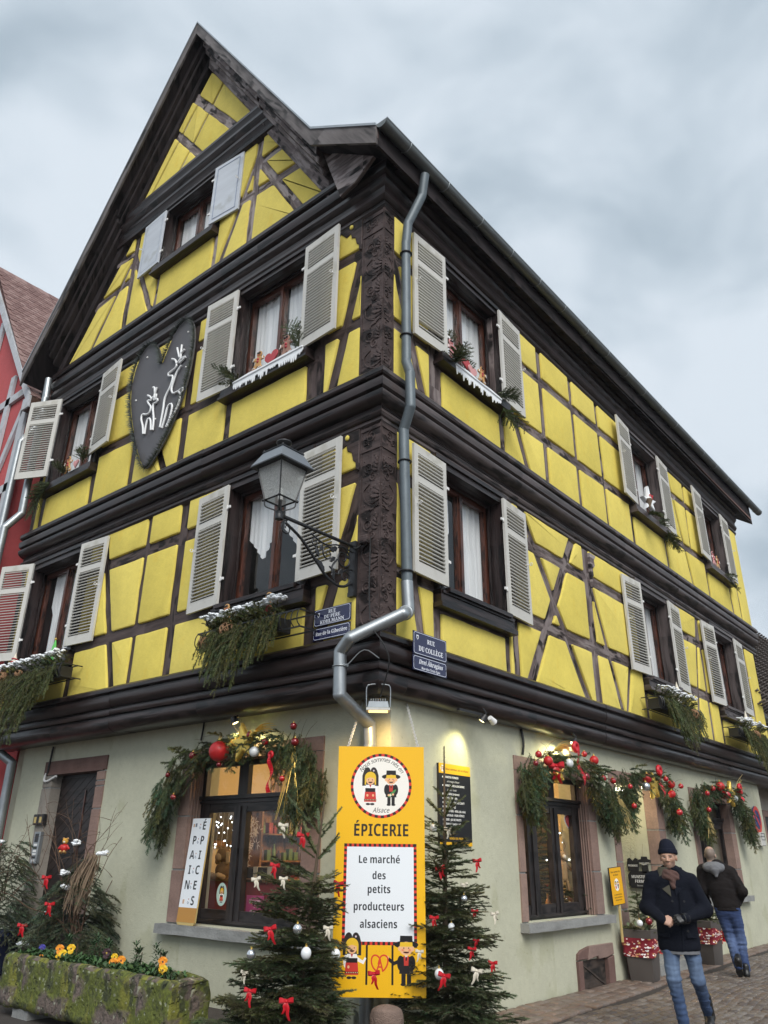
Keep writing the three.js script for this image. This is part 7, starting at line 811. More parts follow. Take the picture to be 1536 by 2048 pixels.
// ================================================================ FLOWER BOXES OF THE FIRST FLOOR
function snowClump(r, n, sx, sy) { const L = []; for (let i = 0; i < n; i++) { const g = new THREE.IcosahedronGeometry(0.014 + r() * 0.022, 1), p = g.attributes.position; for (let k = 0; k < p.count; k++) { const q = 0.75 + 0.5 * hash2(Math.round(p.getX(k) * 900), Math.round(p.getY(k) * 900), i); p.setXYZ(k, p.getX(k) * q * 1.2, p.getY(k) * q * 0.6, p.getZ(k) * q); } g.computeVertexNormals(); g.translate((r() - 0.5) * sx, (r() - 0.5) * sy, (r() - 0.5) * sx * 0.5); L.push(boxUV(g)); } return merge(L); }
function flowerBox(label, b, u0, u1, v, seed, o = {}) {      // rack from u0 to u1, v is the rim of the box
const t = thing('flower_box', label, 'flower box', at(b, (u0 + u1) / 2, v, 0.24).toArray(), b.s < 0 ? LT : 0), w = u1 - u0, r = rng(seed), mb = new MB(), s = b.s;
const bars = []; for (const [y, z] of [[0.0, 0.14], [-0.2, 0.12], [0.0, -0.12], [-0.2, -0.12]]) bars.push(bx(-w / 2, y - 0.008, z - 0.008, w / 2, y + 0.008, z + 0.008)); for (const x of [-w / 2, w / 2]) for (const y of [0, -0.2]) bars.push(bx(x - 0.008, y - 0.008, -0.2, x + 0.008, y + 0.008, 0.14)); mesh('rack', merge(bars), M.iron, t); const n = Math.round(w / 0.1); for (let i = 0; i <= n; i++) { const x = -w / 2 + i * w / n; mesh('rack_bar', tube([V(x, 0, 0.14), V(x, -0.06, 0.17), V(x, -0.15, 0.17), V(x, -0.2, 0.12)], 0.007, 5), M.iron, t); }
mesh('planter', bx(s * (o.p0 ?? -w * 0.48), -0.19, -0.1, s * (o.p1 ?? w * 0.3), -0.02, 0.1), M.black, t);
for (let i = 0; i < (o.n || 110); i++) { const q = r(), x = s * mix(o.f0 ?? -w * 0.5, o.f1 ?? w * 0.28, q), hang = r() < 0.75; const p = V(x, -0.02 + r() * 0.06, (r() - 0.3) * 0.22), d = hang ? V((r() - 0.5) * 0.6, -1 - r(), 0.5 + 0.6 * r()) : V((r() - 0.5) * 1.6, 0.4 + 0.4 * r(), 0.3 + r() * 0.7); const l = hang ? (0.26 + 0.3 * r()) * (o.long || 1) * (0.6 + 0.8 * Math.sin(Math.PI * q)) : 0.2 + 0.12 * r(); if (hang) p.z = 0.1 + r() * 0.1;
bough(mb, p, d, l, r, { L: 0.024, per: 4, step: 0.009, w: 0.0075, sag: hang ? 0.75 : 0.15, gap: 0.05, spread: 0.4, k: 1.0, tint: needleTint(r, 1.0).map((c, k) => c * [1.1, 1, 0.75][k]) }); }
mesh('fir_trailers', mb.geo(false), M.needle, t, null, 'stuff');
for (let i = 0; i < (o.snow || 5); i++) mesh('snow', snowClump(r, 26, 0.34, 0.06), M.snow, t, T(s * mix(o.f0 ?? -w * 0.45, o.f1 ?? w * 0.25, (i + 0.5) / (o.snow || 5)), 0.17 + r() * 0.05, 0.1 + r() * 0.08));
return t; }
function rattanBall(label, b, u, v, o, R) { const t = thing('rattan_ball', label, 'ball', at(b, u, v, o).toArray()), r = rng((u * 313) | 0), L = []; for (let i = 0; i < 13; i++) { const g = new THREE.TorusGeometry(R * (0.9 + 0.1 * r()), 0.0085, 5, 22); L.push(boxUV(tr(g, RX(r() * 6), RY(r() * 6)))); } mesh('cane', merge(L), M.rattan, t, null, 'stuff'); }
flowerBox('flower box of trailing fir and snow under the window with the heart curtain, left face', L1, 0.75, 2.62, 4.20, 71, { f0: -0.62, f1: 0.82, p0: -0.55, p1: 0.8, n: 160, long: 0.72, snow: 6 });
flowerBox('flower box of trailing fir and snow at the left edge of the picture', L1, 6.0, 8.4, 4.30, 73, { f0: -1.1, f1: 1.1, p0: -1.1, p1: 1.1, n: 200, long: 1.0, snow: 9 });
flowerBox('flower box with fir under the middle first floor window, right face', R1, 6.8, 8.9, 4.20, 75, { f0: -0.95, f1: 0.85, n: 130, long: 0.72, snow: 5 });
flowerBox('flower box with fir under the last first floor window, right face', R1, 11.2, 13.2, 4.22, 77, { f0: -0.85, f1: 0.9, n: 120, long: 0.8, snow: 5 });
rattanBall('larger cane ball in the flower box by the lantern', L1, 1.98, 4.14, 0.42, 0.1); rattanBall('small cane ball at the left end of the flower box by the lantern', L1, 2.42, 4.05, 0.42, 0.075); rattanBall('cane ball below the candy cane figure in the far left flower box', L1, 7.86, 4.30, 0.42, 0.095); rattanBall('small cane ball in the middle of the far left flower box', L1, 7.3, 4.28, 0.42, 0.07); rattanBall('cane ball hanging in the middle flower box of the right face', R1, 8.2, 4.05, 0.45, 0.1); rattanBall('cane ball in the last flower box of the right face', R1, 12.1, 4.12, 0.45, 0.1);
ginger('gingerbread figure with raised arms at the left of the flower box by the lantern', L1, 2.2, 4.27, 0.26, 0.30, M.ginger, 0.1); ginger('gingerbread woman in a red dress in the flower box by the lantern', L1, 1.42, 4.24, 0.26, 0.33, M.ginger, 0.03, null, 1);
{ const t = thing('tree_figure', 'bright green zigzag wooden tree stuck in the far left flower box', 'figure', at(L1, 6.62, 4.40, 0.26).toArray(), LT), P = [], Rr = []; for (let i = 0; i < 4; i++) { const y = i * 0.085; P.push([0.14 - i * 0.028, y], [0.06 - i * 0.012, y + 0.08]); Rr.unshift([-0.06 + i * 0.012, y + 0.08], [-0.14 + i * 0.028, y]); } P.push([0, 0.38]); mesh('tree', extr([...P, ...Rr.filter((_, i) => 1)], 0.012, { bevel: 0.004 }), std({ color: lin(0.12, 0.55, 0.10), roughness: 0.5 }), t, RZ(-0.12)); mesh('stem', bx(-0.015, -0.1, 0, 0.015, 0, 0.012), M.twigPale, t); mesh('tip_star', tr(new THREE.OctahedronGeometry(0.03), T(0.04, 0.39, 0.006)), M.gold, t); }
function candy(label, b, u, v, h) { const t = thing('candy_figure', label, 'figure', at(b, u, v, 0.26).toArray(), b.s < 0 ? LT : 0); mesh('body', boxUV(tr(new THREE.CylinderGeometry(0.045, 0.06, h * 0.5, 12), T(0, h * 0.25, 0))), M.white, t); mesh('hat', boxUV(tr(new THREE.ConeGeometry(0.055, h * 0.5, 12), T(0, h * 0.72, 0))), M.cream, t); for (let i = 0; i < 3; i++) mesh('stripe', boxUV(tr(new THREE.TorusGeometry(0.053 - i * 0.002, 0.012, 6, 14), T(0, 0.06 + i * 0.08, 0), RX(1.3))), i % 2 ? M.white : M.heartRed, t); mesh('scarf', boxUV(tr(new THREE.TorusGeometry(0.048, 0.018, 6, 14), T(0, h * 0.47, 0), RX(Math.PI / 2))), M.heartRed, t); }
candy('striped red and white cone figure in the far left flower box', L1, 7.9, 4.42, 0.36); candy('red and white gnome with a tall hat in the middle flower box, right face', R1, 8.08, 4.27, 0.42); candy('red and white gnome with a tall hat in the last flower box, right face', R1, 12.3, 4.30, 0.42);
// ================================================================ STONE TROUGH WITH PANSIES
{ const x0 = -1.86, x1 = -1.40, z0 = -4.05, z1 = -0.93, y0 = 0.07, y1 = 0.57, t = thing('stone_trough', 'long mossy sandstone trough planted with pansies, in the lower left foreground', 'trough', [(x0 + x1) / 2, 0, (z0 + z1) / 2]), w = x1 - x0, h = y1 - y0, L = z1 - z0;
M.moss = std({ color: lin(1, 1, 1), map: rep(mossMap, 0.95), bumpMap: rep(mossBump, 0.8), bumpScale: 0.03, roughness: 0.95 });
const sub = (P, d) => P.flatMap((p, i) => { const q = P[(i + 1) % P.length], n = Math.max(1, Math.round(Math.hypot(q[0] - p[0], q[1] - p[1]) / d)); return Array.from({ length: n }, (_, k) => [mix(p[0], q[0], k / n), mix(p[1], q[1], k / n)]); });
const U = sub([[-w / 2, y0 + 0.04], [-w / 2 + 0.03, y0], [w / 2 - 0.03, y0], [w / 2, y0 + 0.04], [w / 2, y1 - 0.03], [w / 2 - 0.03, y1], [w / 2 - 0.07, y1], [w / 2 - 0.09, y1 - 0.03], [w / 2 - 0.1, y1 - 0.2], [-w / 2 + 0.1, y1 - 0.2], [-w / 2 + 0.09, y1 - 0.03], [-w / 2 + 0.07, y1], [-w / 2 + 0.03, y1], [-w / 2, y1 - 0.03]], 0.05);
const solid = sub([[-w / 2, y0 + 0.04], [-w / 2 + 0.03, y0], [w / 2 - 0.03, y0], [w / 2, y0 + 0.04], [w / 2, y1 - 0.03], [w / 2 - 0.03, y1], [-w / 2 + 0.03, y1], [-w / 2, y1 - 0.03]], 0.05);
const ex = (P, d, z, steps) => { const s = new THREE.Shape(P.map(p => new THREE.Vector2(...p))), g = new THREE.ExtrudeGeometry(s, { depth: d, steps, bevelEnabled: false }); g.translate(0, 0, z); return g; };
let g = merge([ex(U, L - 0.22, -L / 2 + 0.11, 60), ex(solid, 0.11, -L / 2, 3), ex(solid, 0.11, L / 2 - 0.11, 3)]); const p = g.attributes.position; const N = (x, y, z, s) => fbm(x * s + 50, y * s + z * s * 0.7 + 50, 9999, 4, 9) - 0.5;
for (let i = 0; i < p.count; i++) { const x = p.getX(i), y = p.getY(i), z = p.getZ(i), e = Math.pow(Math.abs(z) / (L / 2), 14); p.setXYZ(i, x * (1 - 0.06 * e) + 0.05 * N(y, z, x, 4) + 0.035 * N(z, y, x, 13), y + 0.05 * N(x, z, y, 3) + 0.02 * N(z, x, 0, 12) - (y > y1 - 0.1 ? 0.03 * e : 0), z - Math.sign(z) * 0.03 * Math.pow(Math.abs(x) / (w / 2), 6) * e + 0.03 * N(x, y, z, 8)); }
g.deleteAttribute('normal'); g.deleteAttribute('uv'); g = mergeVertices(g, 1e-4); g.computeVertexNormals(); mesh('trough', boxUV(g), M.moss, t); mesh('soil', boxUV(bx(-w / 2 + 0.08, y1 - 0.2, -L / 2 + 0.1, w / 2 - 0.08, y1 - 0.055, L / 2 - 0.1)), std({ color: lin(0.03, 0.022, 0.016), map: rep(stoneMap, 3), roughness: 1 }), t);
for (const z of [-L / 2 + 0.5, L / 2 - 0.5]) mesh('support_stone', boxUV(bx(-w / 2 + 0.05, -0.02, z - 0.16, w / 2 - 0.05, y0 + 0.015, z + 0.16)), M.greyStone, t);
// plants: each pansy and each spiky spurge a thing
const leaf = (mb, p, d, l, wd, c) => { d = d.clone().normalize(); const s = perp(d).multiplyScalar(wd), m = p.clone().addScaledVector(d, l * 0.5).add(V(0, l * 0.12, 0)), e = p.clone().addScaledVector(d, l); mb.tri(p, m.clone().add(s), m, c).tri(p, m, m.clone().sub(s), c).tri(m.clone().add(s), e, m, c).tri(m, e, m.clone().sub(s), c); };
const r = rng(31), soilY = y1 - 0.05; const cover = new MB(); for (let i = 0; i < 520; i++) { const z = z0 + 0.2 + r() * (L - 0.4), x = mix(x0 + 0.06, x1 - 0.08, r()), a = r() * 6.28; if (z > z1 - 0.5 && r() < 0.6) continue; const q = 0.6 + 0.8 * r(); for (let k = 0; k < 3; k++) leaf(cover, V(x, soilY + r() * 0.06, z), V(Math.cos(a + k * 2.1), 0.35 + r() * 0.8, Math.sin(a + k * 2.1)), 0.05 + r() * 0.035, 0.016, [0.035 * q, 0.085 * q, 0.024 * q]); } tag(mesh('pansy_leaves', cover.geo(false), M.leaf, null), 'low green leaves covering the soil of the stone trough', 'leaves', null, 'stuff');
const petals = (mb, c, n, R, col, eye) => { const f = n.clone().normalize(), s = perp(f), u = f.clone().cross(s); for (const [a, k] of [[0.5, 1], [2.64, 1], [1.2, 1.05], [1.95, 1.05], [4.71, 1.2]]) { const ctr = c.clone().addScaledVector(s, Math.cos(a) * R * 0.5).addScaledVector(u, Math.sin(a) * R * 0.5).addScaledVector(f, (k - 1) * 0.03), pt = (j) => ctr.clone().addScaledVector(s, Math.cos(j) * R * 0.55 * k).addScaledVector(u, Math.sin(j) * R * 0.5 * k).addScaledVector(f, 0.006 * Math.cos(j * 3)); for (let j = 0; j < 9; j++) mb.tri(ctr, pt(j * 0.698), pt((j + 1) * 0.698), col.map(v => v * (0.85 + 0.3 * r()))); } for (let j = 0; j < 6; j++) mb.tri(c.clone().addScaledVector(f, 0.008), c.clone().addScaledVector(s, Math.cos(j * 1.047) * R * 0.24).addScaledVector(u, Math.sin(j * 1.047) * R * 0.24).addScaledVector(f, 0.006), c.clone().addScaledVector(s, Math.cos(j * 1.047 + 1.047) * R * 0.24).addScaledVector(u, Math.sin(j * 1.047 + 1.047) * R * 0.24).addScaledVector(f, 0.006), eye); };
const Yl = [0.72, 0.46, 0.012], Or = [0.72, 0.25, 0.012], Bl = [0.05, 0.045, 0.28], Bk = [0.03, 0.008, 0.014], D = [0.04, 0.012, 0.006];
[[-1.62, 0.62, -3.66, Bl, 'blue violet pansy at the left end of the stone trough', 0.04], [-1.66, 0.645, -3.22, Or, 'orange pansy in the left half of the trough'], [-1.64, 0.66, -3.03, Yl, 'largest yellow pansy standing highest in the trough'], [-1.7, 0.61, -3.08, Yl, 'yellow pansy just below the tallest one in the trough'], [-1.74, 0.575, -3.08, Yl, 'lowest of the three clustered yellow pansies in the trough'], [-1.76, 0.56, -3.4, Or, 'small orange pansy at the front rim, left half of the trough', 0.03], [-1.6, 0.66, -2.42, Bk, 'almost black pansy in the middle of the trough'], [-1.62, 0.64, -2.24, Yl, 'yellow pansy just right of the almost black one in the trough', 0.035], [-1.66, 0.625, -2.06, Or, 'orange yellow pansy facing forward in the right half of the trough'], [-1.68, 0.60, -2.16, Or, 'side turned orange pansy left of the forward facing one'], [-1.76, 0.54, -2.12, Yl, 'yellow pansy drooping over the front rim of the trough', 0.03], [-1.62, 0.66, -1.44, Or, 'orange pansy, the upper of two at the right end of the trough'], [-1.66, 0.60, -1.37, Yl, 'golden pansy, the lower of two at the right end of the trough']].forEach(([x, y, z, c, l, R]) => { const f = thing('pansy', l, 'flower', [x, soilY, z]), mb = new MB(), H = y - soilY; petals(mb, V(0, H, 0), V(-1 + (r() - 0.5) * 0.5, 0.35, 1 + (r() - 0.5) * 0.7), (R || 0.046) * 1.0, c, c === Bk ? [0.3, 0.2, 0.01] : D); mesh('petals', mb.geo(false), M.leaf, f); mesh('stem', tube([V(0, 0, 0), V(0.01, H * 0.6, 0), V(0, H, 0)], 0.003, 4), std({ color: lin(0.06, 0.12, 0.03) }), f); const lb = new MB(); for (let k = 0; k < 6; k++) leaf(lb, V(0, 0.01 + r() * 0.04, 0), V(Math.cos(k * 1.05), 0.5, Math.sin(k * 1.05)), 0.06, 0.016, [0.035, 0.085, 0.024]); mesh('leaves', lb.geo(false), M.leaf, f, null, 'stuff'); });
[[-1.5, -3.25, 0.24, 'bushy spurge behind the orange pansy at the left of the trough'], [-1.5, -2.8, 0.26, 'spiky green spurge second from the left in the trough'], [-1.52, -2.52, 0.23, 'spiky green spurge in the middle of the trough'], [-1.5, -2.05, 0.24, 'dark spiky spurge right of the middle of the trough'], [-1.53, -1.62, 0.25, 'spiky spurge with arching leaves near the right end of the trough']].forEach(([x, z, H, l]) => { const f = thing('spurge_plant', l, 'plant', [x, soilY, z]), mb = new MB(); for (let k = 0; k < 4; k++) { const b = V((r() - 0.5) * 0.1, 0, (r() - 0.5) * 0.1), hh = H * (0.7 + 0.4 * r()); for (let i = 0; i < 34; i++) { const y = hh * (0.25 + 0.75 * i / 34), a = i * 2.4, q = 0.7 + 0.6 * r(); leaf(mb, V(b.x, y, b.z), V(Math.cos(a), i > 24 ? 0.7 : 0.05, Math.sin(a)), 0.085 * (0.7 + 0.5 * r()), 0.009, [0.03 * q, 0.07 * q, 0.026 * q]); } } mesh('leaves', mb.geo(false), M.leaf, f, null, 'stuff'); mesh('stems', merge([tube([V(0, 0, 0), V(0.01, H * 0.8, 0)], 0.005, 5), tube([V(0.04, 0, 0.03), V(0.04, H * 0.7, 0.04)], 0.005, 5)]), M.twig, f); });
}
// ================================================================ FIR ARRANGEMENTS BESIDE THE STREET DOOR
const twigTree = (r, base, n, H, spread, rad) => { const L = []; for (let i = 0; i < n; i++) { let p = base.clone().add(V((r() - 0.5) * 0.2, 0, (r() - 0.5) * 0.2)), d = V((r() - 0.5) * spread, 1, (r() - 0.5) * spread).normalize(); const pts = [p.clone()]; for (let k = 0; k < 7; k++) { d.add(V((r() - 0.5) * 0.8, (r() - 0.45) * 0.5, (r() - 0.5) * 0.8)).normalize(); p = p.clone().addScaledVector(d, H / 7 * (0.7 + 0.6 * r())); pts.push(p); } L.push(tube(pts, rad, 4, 16, 0.25)); for (let k = 2; k < 7; k++) { const q = pts[k]; let e = V(r() - 0.5, r() * 0.6 - 0.1, r() - 0.5).normalize(); const m = [q, q.clone().addScaledVector(e, 0.12).add(V(0, 0.03, 0)), q.clone().addScaledVector(e, 0.26 + 0.1 * r()).add(V((r() - 0.5) * 0.1, (r() - 0.5) * 0.1, 0))]; L.push(tube(m, rad * 0.5, 4, 6, 0.3)); } } return merge(L); };
function arrangement(label, pos, H, R, seed, o) { const t = thing('fir_arrangement', label, 'plant arrangement', pos), r = rng(seed), mb = new MB(); const n = o.n; for (let i = 0; i < n; i++) { const y = H * (o.y0 + (1 - o.y0) * r()), k = 1 - Math.pow(Math.abs(y / H - o.wide) * 1.15, 1.6), a = r() * 6.28, p = V(Math.cos(a) * R * 0.35 * k * (o.ell || 1), y - 0.08, Math.sin(a) * R * 0.35 * k), d = V(Math.cos(a), 0.1 - 0.7 * r(), Math.sin(a)); bough(mb, p, d, R * (0.6 + 0.4 * r()) * Math.max(0.35, k), r, { L: 0.026, per: 4, step: 0.0095, w: 0.008, sag: 0.35, gap: 0.05, spread: 0.6, tint: needleTint(r, 0.85).map((c, q) => c * [0.95, 1, 1.35][q]) }); } mesh('foliage', mb.geo(false), M.needle, t, null, 'stuff'); if (o.twigs) mesh('twigs', twigTree(r, V(0, H * 0.35, 0), o.twigs, o.tH, 1.1, 0.008), o.tm || M.twig, t, null, 'stuff'); for (let i = 0; i < o.snow; i++) { const q = o.sn[i]; mesh('snow', snowClump(r, 12, 0.10, 0.05), M.snow, t, T(...q)); } return t; }
arrangement('dark fir bush with snow tufts in the blue pot at the left edge', [-0.55, 0.45, -6.95], 1.4, 0.62, 91, { n: 120, y0: 0.05, wide: 0.35, twigs: 6, tH: 1.2, snow: 6, sn: [[-0.25, 1.28, 0.1], [-0.38, 0.85, 0.35], [-0.4, 0.75, -0.05], [-0.42, 0.45, 0.1], [-0.5, 0.15, 0.0], [-0.3, 1.0, 0.15]] });
{ const t = thing('plant_pot', 'round dark blue glazed pot under the fir bush at the left edge', 'pot', [-0.55, 0, -6.95]); mesh('pot', lathe([[0, 0], [0.27, 0], [0.34, 0.2], [0.37, 0.45], [0.4, 0.5], [0.38, 0.54], [0.34, 0.53], [0.33, 0.42], [0, 0.42]], 32), phy({ color: lin(0.012, 0.018, 0.045), roughness: 0.25, clearcoat: 0.5 }), t); }
arrangement('tall arrangement of fir and wild twigs with snow beside the street door', [-0.5, 0.1, -4.95], 1.5, 0.62, 93, { n: 170, y0: 0.1, wide: 0.3, twigs: 16, tH: 1.75, tm: M.twig, snow: 6, sn: [[-0.3, 1.62, 0.28], [-0.25, 1.25, 0.0], [-0.25, 1.08, 0.08], [-0.3, 0.75, -0.2], [-0.4, 0.4, -0.5], [-0.1, 1.5, 0.6]] });
{ const r = rng(95), L = []; for (let i = 0; i < 60; i++) { const a = r() * 6.28, R = 0.09 * Math.sqrt(r()); L.push(tube([V(Math.cos(a) * R + 0.1, 1.15 + 0.1 * r(), Math.sin(a) * R), V(Math.cos(a) * (R + 0.05) + (r() - 0.5) * 0.1, 0.9, Math.sin(a) * (R + 0.05)), V(Math.cos(a) * R * 1.4 + (r() - 0.5) * 0.16 - 0.05, 0.5 + 0.2 * r(), Math.sin(a) * R * 1.4)], 0.006, 4, 6, 0.5)); } const t = thing('twig_bundle', 'bundle of bare reddish brown twigs tied upright in the tall arrangement by the door', 'twigs', [-0.6, 0.35, -4.72]); mesh('twigs', merge(L), M.twigPale, t, null, 'stuff');
const pot = thing('plant_pot', 'dark square pot under the tall arrangement beside the street door', 'pot', [-0.5, 0, -4.95]); mesh('pot', boxUV(tr(extr([[-0.24, 0], [0.24, 0], [0.28, 0.5], [-0.28, 0.5]], 0.5, { bevel: 0.01 }), T(0, 0, -0.25))), M.black, pot);
const sp = (x, y, z, l) => ribbonBow(0.06, M.ribbon, V(x, y, z), l, null, [1, 1.2]); sp(-1.0, 0.72, -5.35, 'red ribbon bow low on the left of the tall arrangement by the door'); sp(-0.92, 0.98, -4.9, 'red ribbon tied round the middle of the tall arrangement by the door'); sp(-0.75, 1.28, -5.4, 'thin red ribbon on a twig across the dark street door'); sp(-0.85, 1.85, -7.15, 'red ribbon near the top of the fir bush in the blue pot'); sp(-1.0, 1.1, -6.75, 'red ribbon in the middle of the fir bush in the blue pot');
const g = thing('toy_bear', 'yellow and red plush figure sitting on top of the tall arrangement by the door', 'toy', [-0.72, 1.62, -5.12], -0.9); g.scale.setScalar(0.52); mesh('body', boxUV(tr(new THREE.SphereGeometry(0.1, 14, 10), T(0, 0.06, 0))), M.redMatt, g); mesh('head', boxUV(tr(new THREE.SphereGeometry(0.075, 14, 10), T(0, 0.22, 0.01))), std({ color: lin(0.62, 0.33, 0.05), roughness: 0.95 }), g); for (const k of [-1, 1]) { mesh('ear', tr(new THREE.SphereGeometry(0.028, 8, 6), T(k * 0.055, 0.285, 0)), M.ginger, g); mesh('arm', tr(new THREE.CapsuleGeometry(0.03, 0.08, 4, 8), T(k * 0.1, 0.08, 0.03), RZ(k * 0.7)), M.redMatt, g); mesh('leg', tr(new THREE.CapsuleGeometry(0.035, 0.08, 4, 8), T(k * 0.05, -0.04, 0.08), RX(1.2)), M.ginger, g); } mesh('muzzle', tr(new THREE.SphereGeometry(0.03, 8, 6), T(0, 0.2, 0.075)), M.cream, g); }
// door bells
{ const t = thing('doorbell_panel', 'grey slanted door intercom panel on the stone jamb of the street door', 'intercom', at(L0, 7.16, 1.66, 0.035).toArray(), LT); mesh('panel', boxUV(tr(extr([[-0.09, -0.23], [0.09, -0.23], [0.09, 0.23], [-0.09, 0.23]], 0.05, { bevel: 0.006 }), T(0, 0, -0.03))), M.zinc, t); mesh('speaker_grille', bx(-0.05, 0.08, 0.024, 0.05, 0.2, 0.03), M.iron, t); for (let i = 0; i < 6; i++) mesh('name_tag', bx(-0.05, -0.2 + i * 0.045, 0.024, 0.05, -0.2 + i * 0.045 + 0.03, 0.03), i % 3 === 1 ? M.black : M.white, t);
for (const [u, l] of [[7.28, 'left of two small black meter boxes above the intercom'], [7.12, 'right of two small black meter boxes above the intercom']]) { const b = thing('meter_box', l, 'utility box', at(L0, u, 2.07, 0.04).toArray(), LT); mesh('box', boxUV(tr(extr([[-0.07, -0.08], [0.07, -0.08], [0.07, 0.08], [-0.07, 0.08]], 0.06, { bevel: 0.008 }), T(0, 0, -0.03))), M.black, b); mesh('dial', bx(-0.035, -0.05, 0.034, 0.035, 0.04, 0.04), M.straw, b); } }
// ================================================================ PLANTERS BY THE ALCOVE, BOLLARD
{ const pot = (x, z, l, turn) => { const t = thing('planter', l, 'planter', [x, 0, z], turn), g = new THREE.CylinderGeometry(0.29, 0.215, 0.66, 4, 6, true); const s = lathe([[0.0, 0.02], [0.21, 0.0], [0.225, 0.02], [0.285, 0.62], [0.30, 0.66], [0.27, 0.665], [0.255, 0.6], [0, 0.6]], 4); s.rotateY(Math.PI / 4); mesh('pot', boxUV(s), std({ color: lin(0.105, 0.092, 0.085), roughness: 0.6 }), t); return t; };
const heartsMap = canvas(512, 256, (c, w, h) => { c.fillStyle = '#7d1426'; c.fillRect(0, 0, w, h); const r = rng(3), cols = ['#f0dcc8', '#e9a58f', '#ffffff', '#d8b070']; for (let i = 0; i < 90; i++) { const x = r() * w, y = r() * h, s = 9 + r() * 12; c.save(); c.translate(x, y); c.rotate((r() - 0.5) * 1.6); c.scale(s / 20, s / 20); c.beginPath(); c.moveTo(0, 14); c.bezierCurveTo(-30, -8, -10, -26, 0, -8); c.bezierCurveTo(10, -26, 30, -8, 0, 14); c.fillStyle = cols[(r() * 4) | 0]; c.fill(); c.restore(); } }); heartsMap.wrapS = heartsMap.wrapT = THREE.RepeatWrapping;
const wrap = (t, k) => { const g = new THREE.CylinderGeometry(0.292, 0.272, 0.24, 64, 8, true), p = g.attributes.position; for (let i = 0; i < p.count; i++) { const a = Math.atan2(p.getZ(i), p.getX(i)), sq = 1 / Math.max(Math.abs(Math.cos(a)), Math.abs(Math.sin(a))) * 0.745, f = 1 + 0.03 * Math.sin(p.getY(i) * 50 + a * 3) + 0.02 * Math.sin(a * 23); p.setX(i, p.getX(i) * sq * f); p.setZ(i, p.getZ(i) * sq * f); p.setY(i, p.getY(i) * (1 - 0.45 * smooth(0.2, 1, Math.cos(a - k))) ); } g.computeVertexNormals(); g.translate(0, 0.44, 0); mesh('cloth_wrap', g, std({ map: rep(heartsMap, 2, 1), roughness: 0.75, side: THREE.DoubleSide }), t); bow(0.12, M.ribbon, t, mul(T(Math.cos(k) * 0.28, 0.46, Math.sin(k) * 0.28), RY(Math.PI / 2 - k)), [0.5, 0.7]); };
const a = pot(5.42, 0.28, 'tapered grey brown planter wrapped in heart patterned cloth beside the small yellow sign', 0.1); wrap(a, 0.55); const b = pot(8.02, 0.30, 'second grey planter with red ribbon, mostly hidden behind the walking men', -0.1); wrap(b, 0.7);
const fir = (x, z, l, H, R, seed) => { const t = thing('potted_fir', l, 'small fir', [x, 0.58, z]), r = rng(seed), mb = new MB(); mesh('trunk', tube([V(0, 0, 0), V(0.01, H, 0)], 0.012, 6, 4, 0.3), M.bark, t); for (let i = 0; i < 46; i++) { const y = H * r() * 0.92, q = 1 - y / H * 0.85, an = r() * 6.28; bough(mb, V(0, y, 0), V(Math.cos(an), 0.35, Math.sin(an)), R * q * (0.7 + 0.5 * r()), r, { L: 0.024, per: 4, step: 0.0095, w: 0.008, sag: 0.15, gap: 0.05, spread: 0.6, k: 1.05 }); } mesh('foliage', mb.geo(false), M.needle, t, null, 'stuff'); const lb = new MB(); for (let i = 0; i < 60; i++) { const an = r() * 6.28, d = V(Math.cos(an), 0.3 + r(), Math.sin(an)).normalize(), s = perp(d).multiplyScalar(0.03), p0 = V((r() - 0.5) * 0.3, 0.03 + r() * 0.12, (r() - 0.5) * 0.3), e = p0.clone().addScaledVector(d, 0.12), m = p0.clone().lerp(e, 0.5), c = [0.10 + 0.1 * r(), 0.15, 0.08]; lb.tri(p0, m.clone().add(s), e, c).tri(p0, e, m.clone().sub(s), c); } mesh('ivy_leaves', lb.geo(false), M.leaf, t, null, 'stuff'); };
fir(5.42, 0.28, 'small decorated fir growing in the heart wrapped planter', 0.62, 0.3, 41); fir(8.02, 0.30, 'small fir in the hidden second planter', 0.6, 0.28, 43);
bauble(0.05, M.redDark, V(5.24, 0.78, 0.5), 'dark red bauble at the foot of the small potted fir', 'baubles on the potted fir'); bauble(0.045, M.pearl, V(5.1, 0.76, 0.42), 'white bauble at the left foot of the small potted fir', 'baubles on the potted fir'); ribbonBow(0.07, M.ribbon, V(5.56, 1.0, 0.5), 'red bow with long tails on the small potted fir', null, [1, 1.4]);
const s = thing('stone_bollard', 'rounded weathered sandstone guard stone at the house corner under the yellow sign', 'bollard', [-0.68, 0, 0.53]), g = new THREE.CapsuleGeometry(0.155, 0.34, 12, 36), p = g.attributes.position; for (let i = 0; i < p.count; i++) { const x = p.getX(i), y = p.getY(i), z = p.getZ(i), k = 1 + 0.10 * (fbm(x * 9 + 9, y * 9 + z * 5 + 9, 999, 3, 3) - 0.5) + 0.05 * (fbm(x * 30 + 9, y * 30 + z * 20 + 9, 999, 2, 5) - 0.5) - 0.12 * (y + 0.3), q = y > 0.24 ? 0.24 + (y - 0.24) * 0.45 : y; p.setXYZ(i, x * k, q, z * k); } g.computeVertexNormals(); mesh('stone', boxUV(tr(g, T(0, 0.14, 0))), std({ color: lin(0.23, 0.165, 0.135), map: rep(stoneMap, 2), bumpMap: rep(stoneBump, 2), bumpScale: 0.012, roughness: 0.95 }), s); }
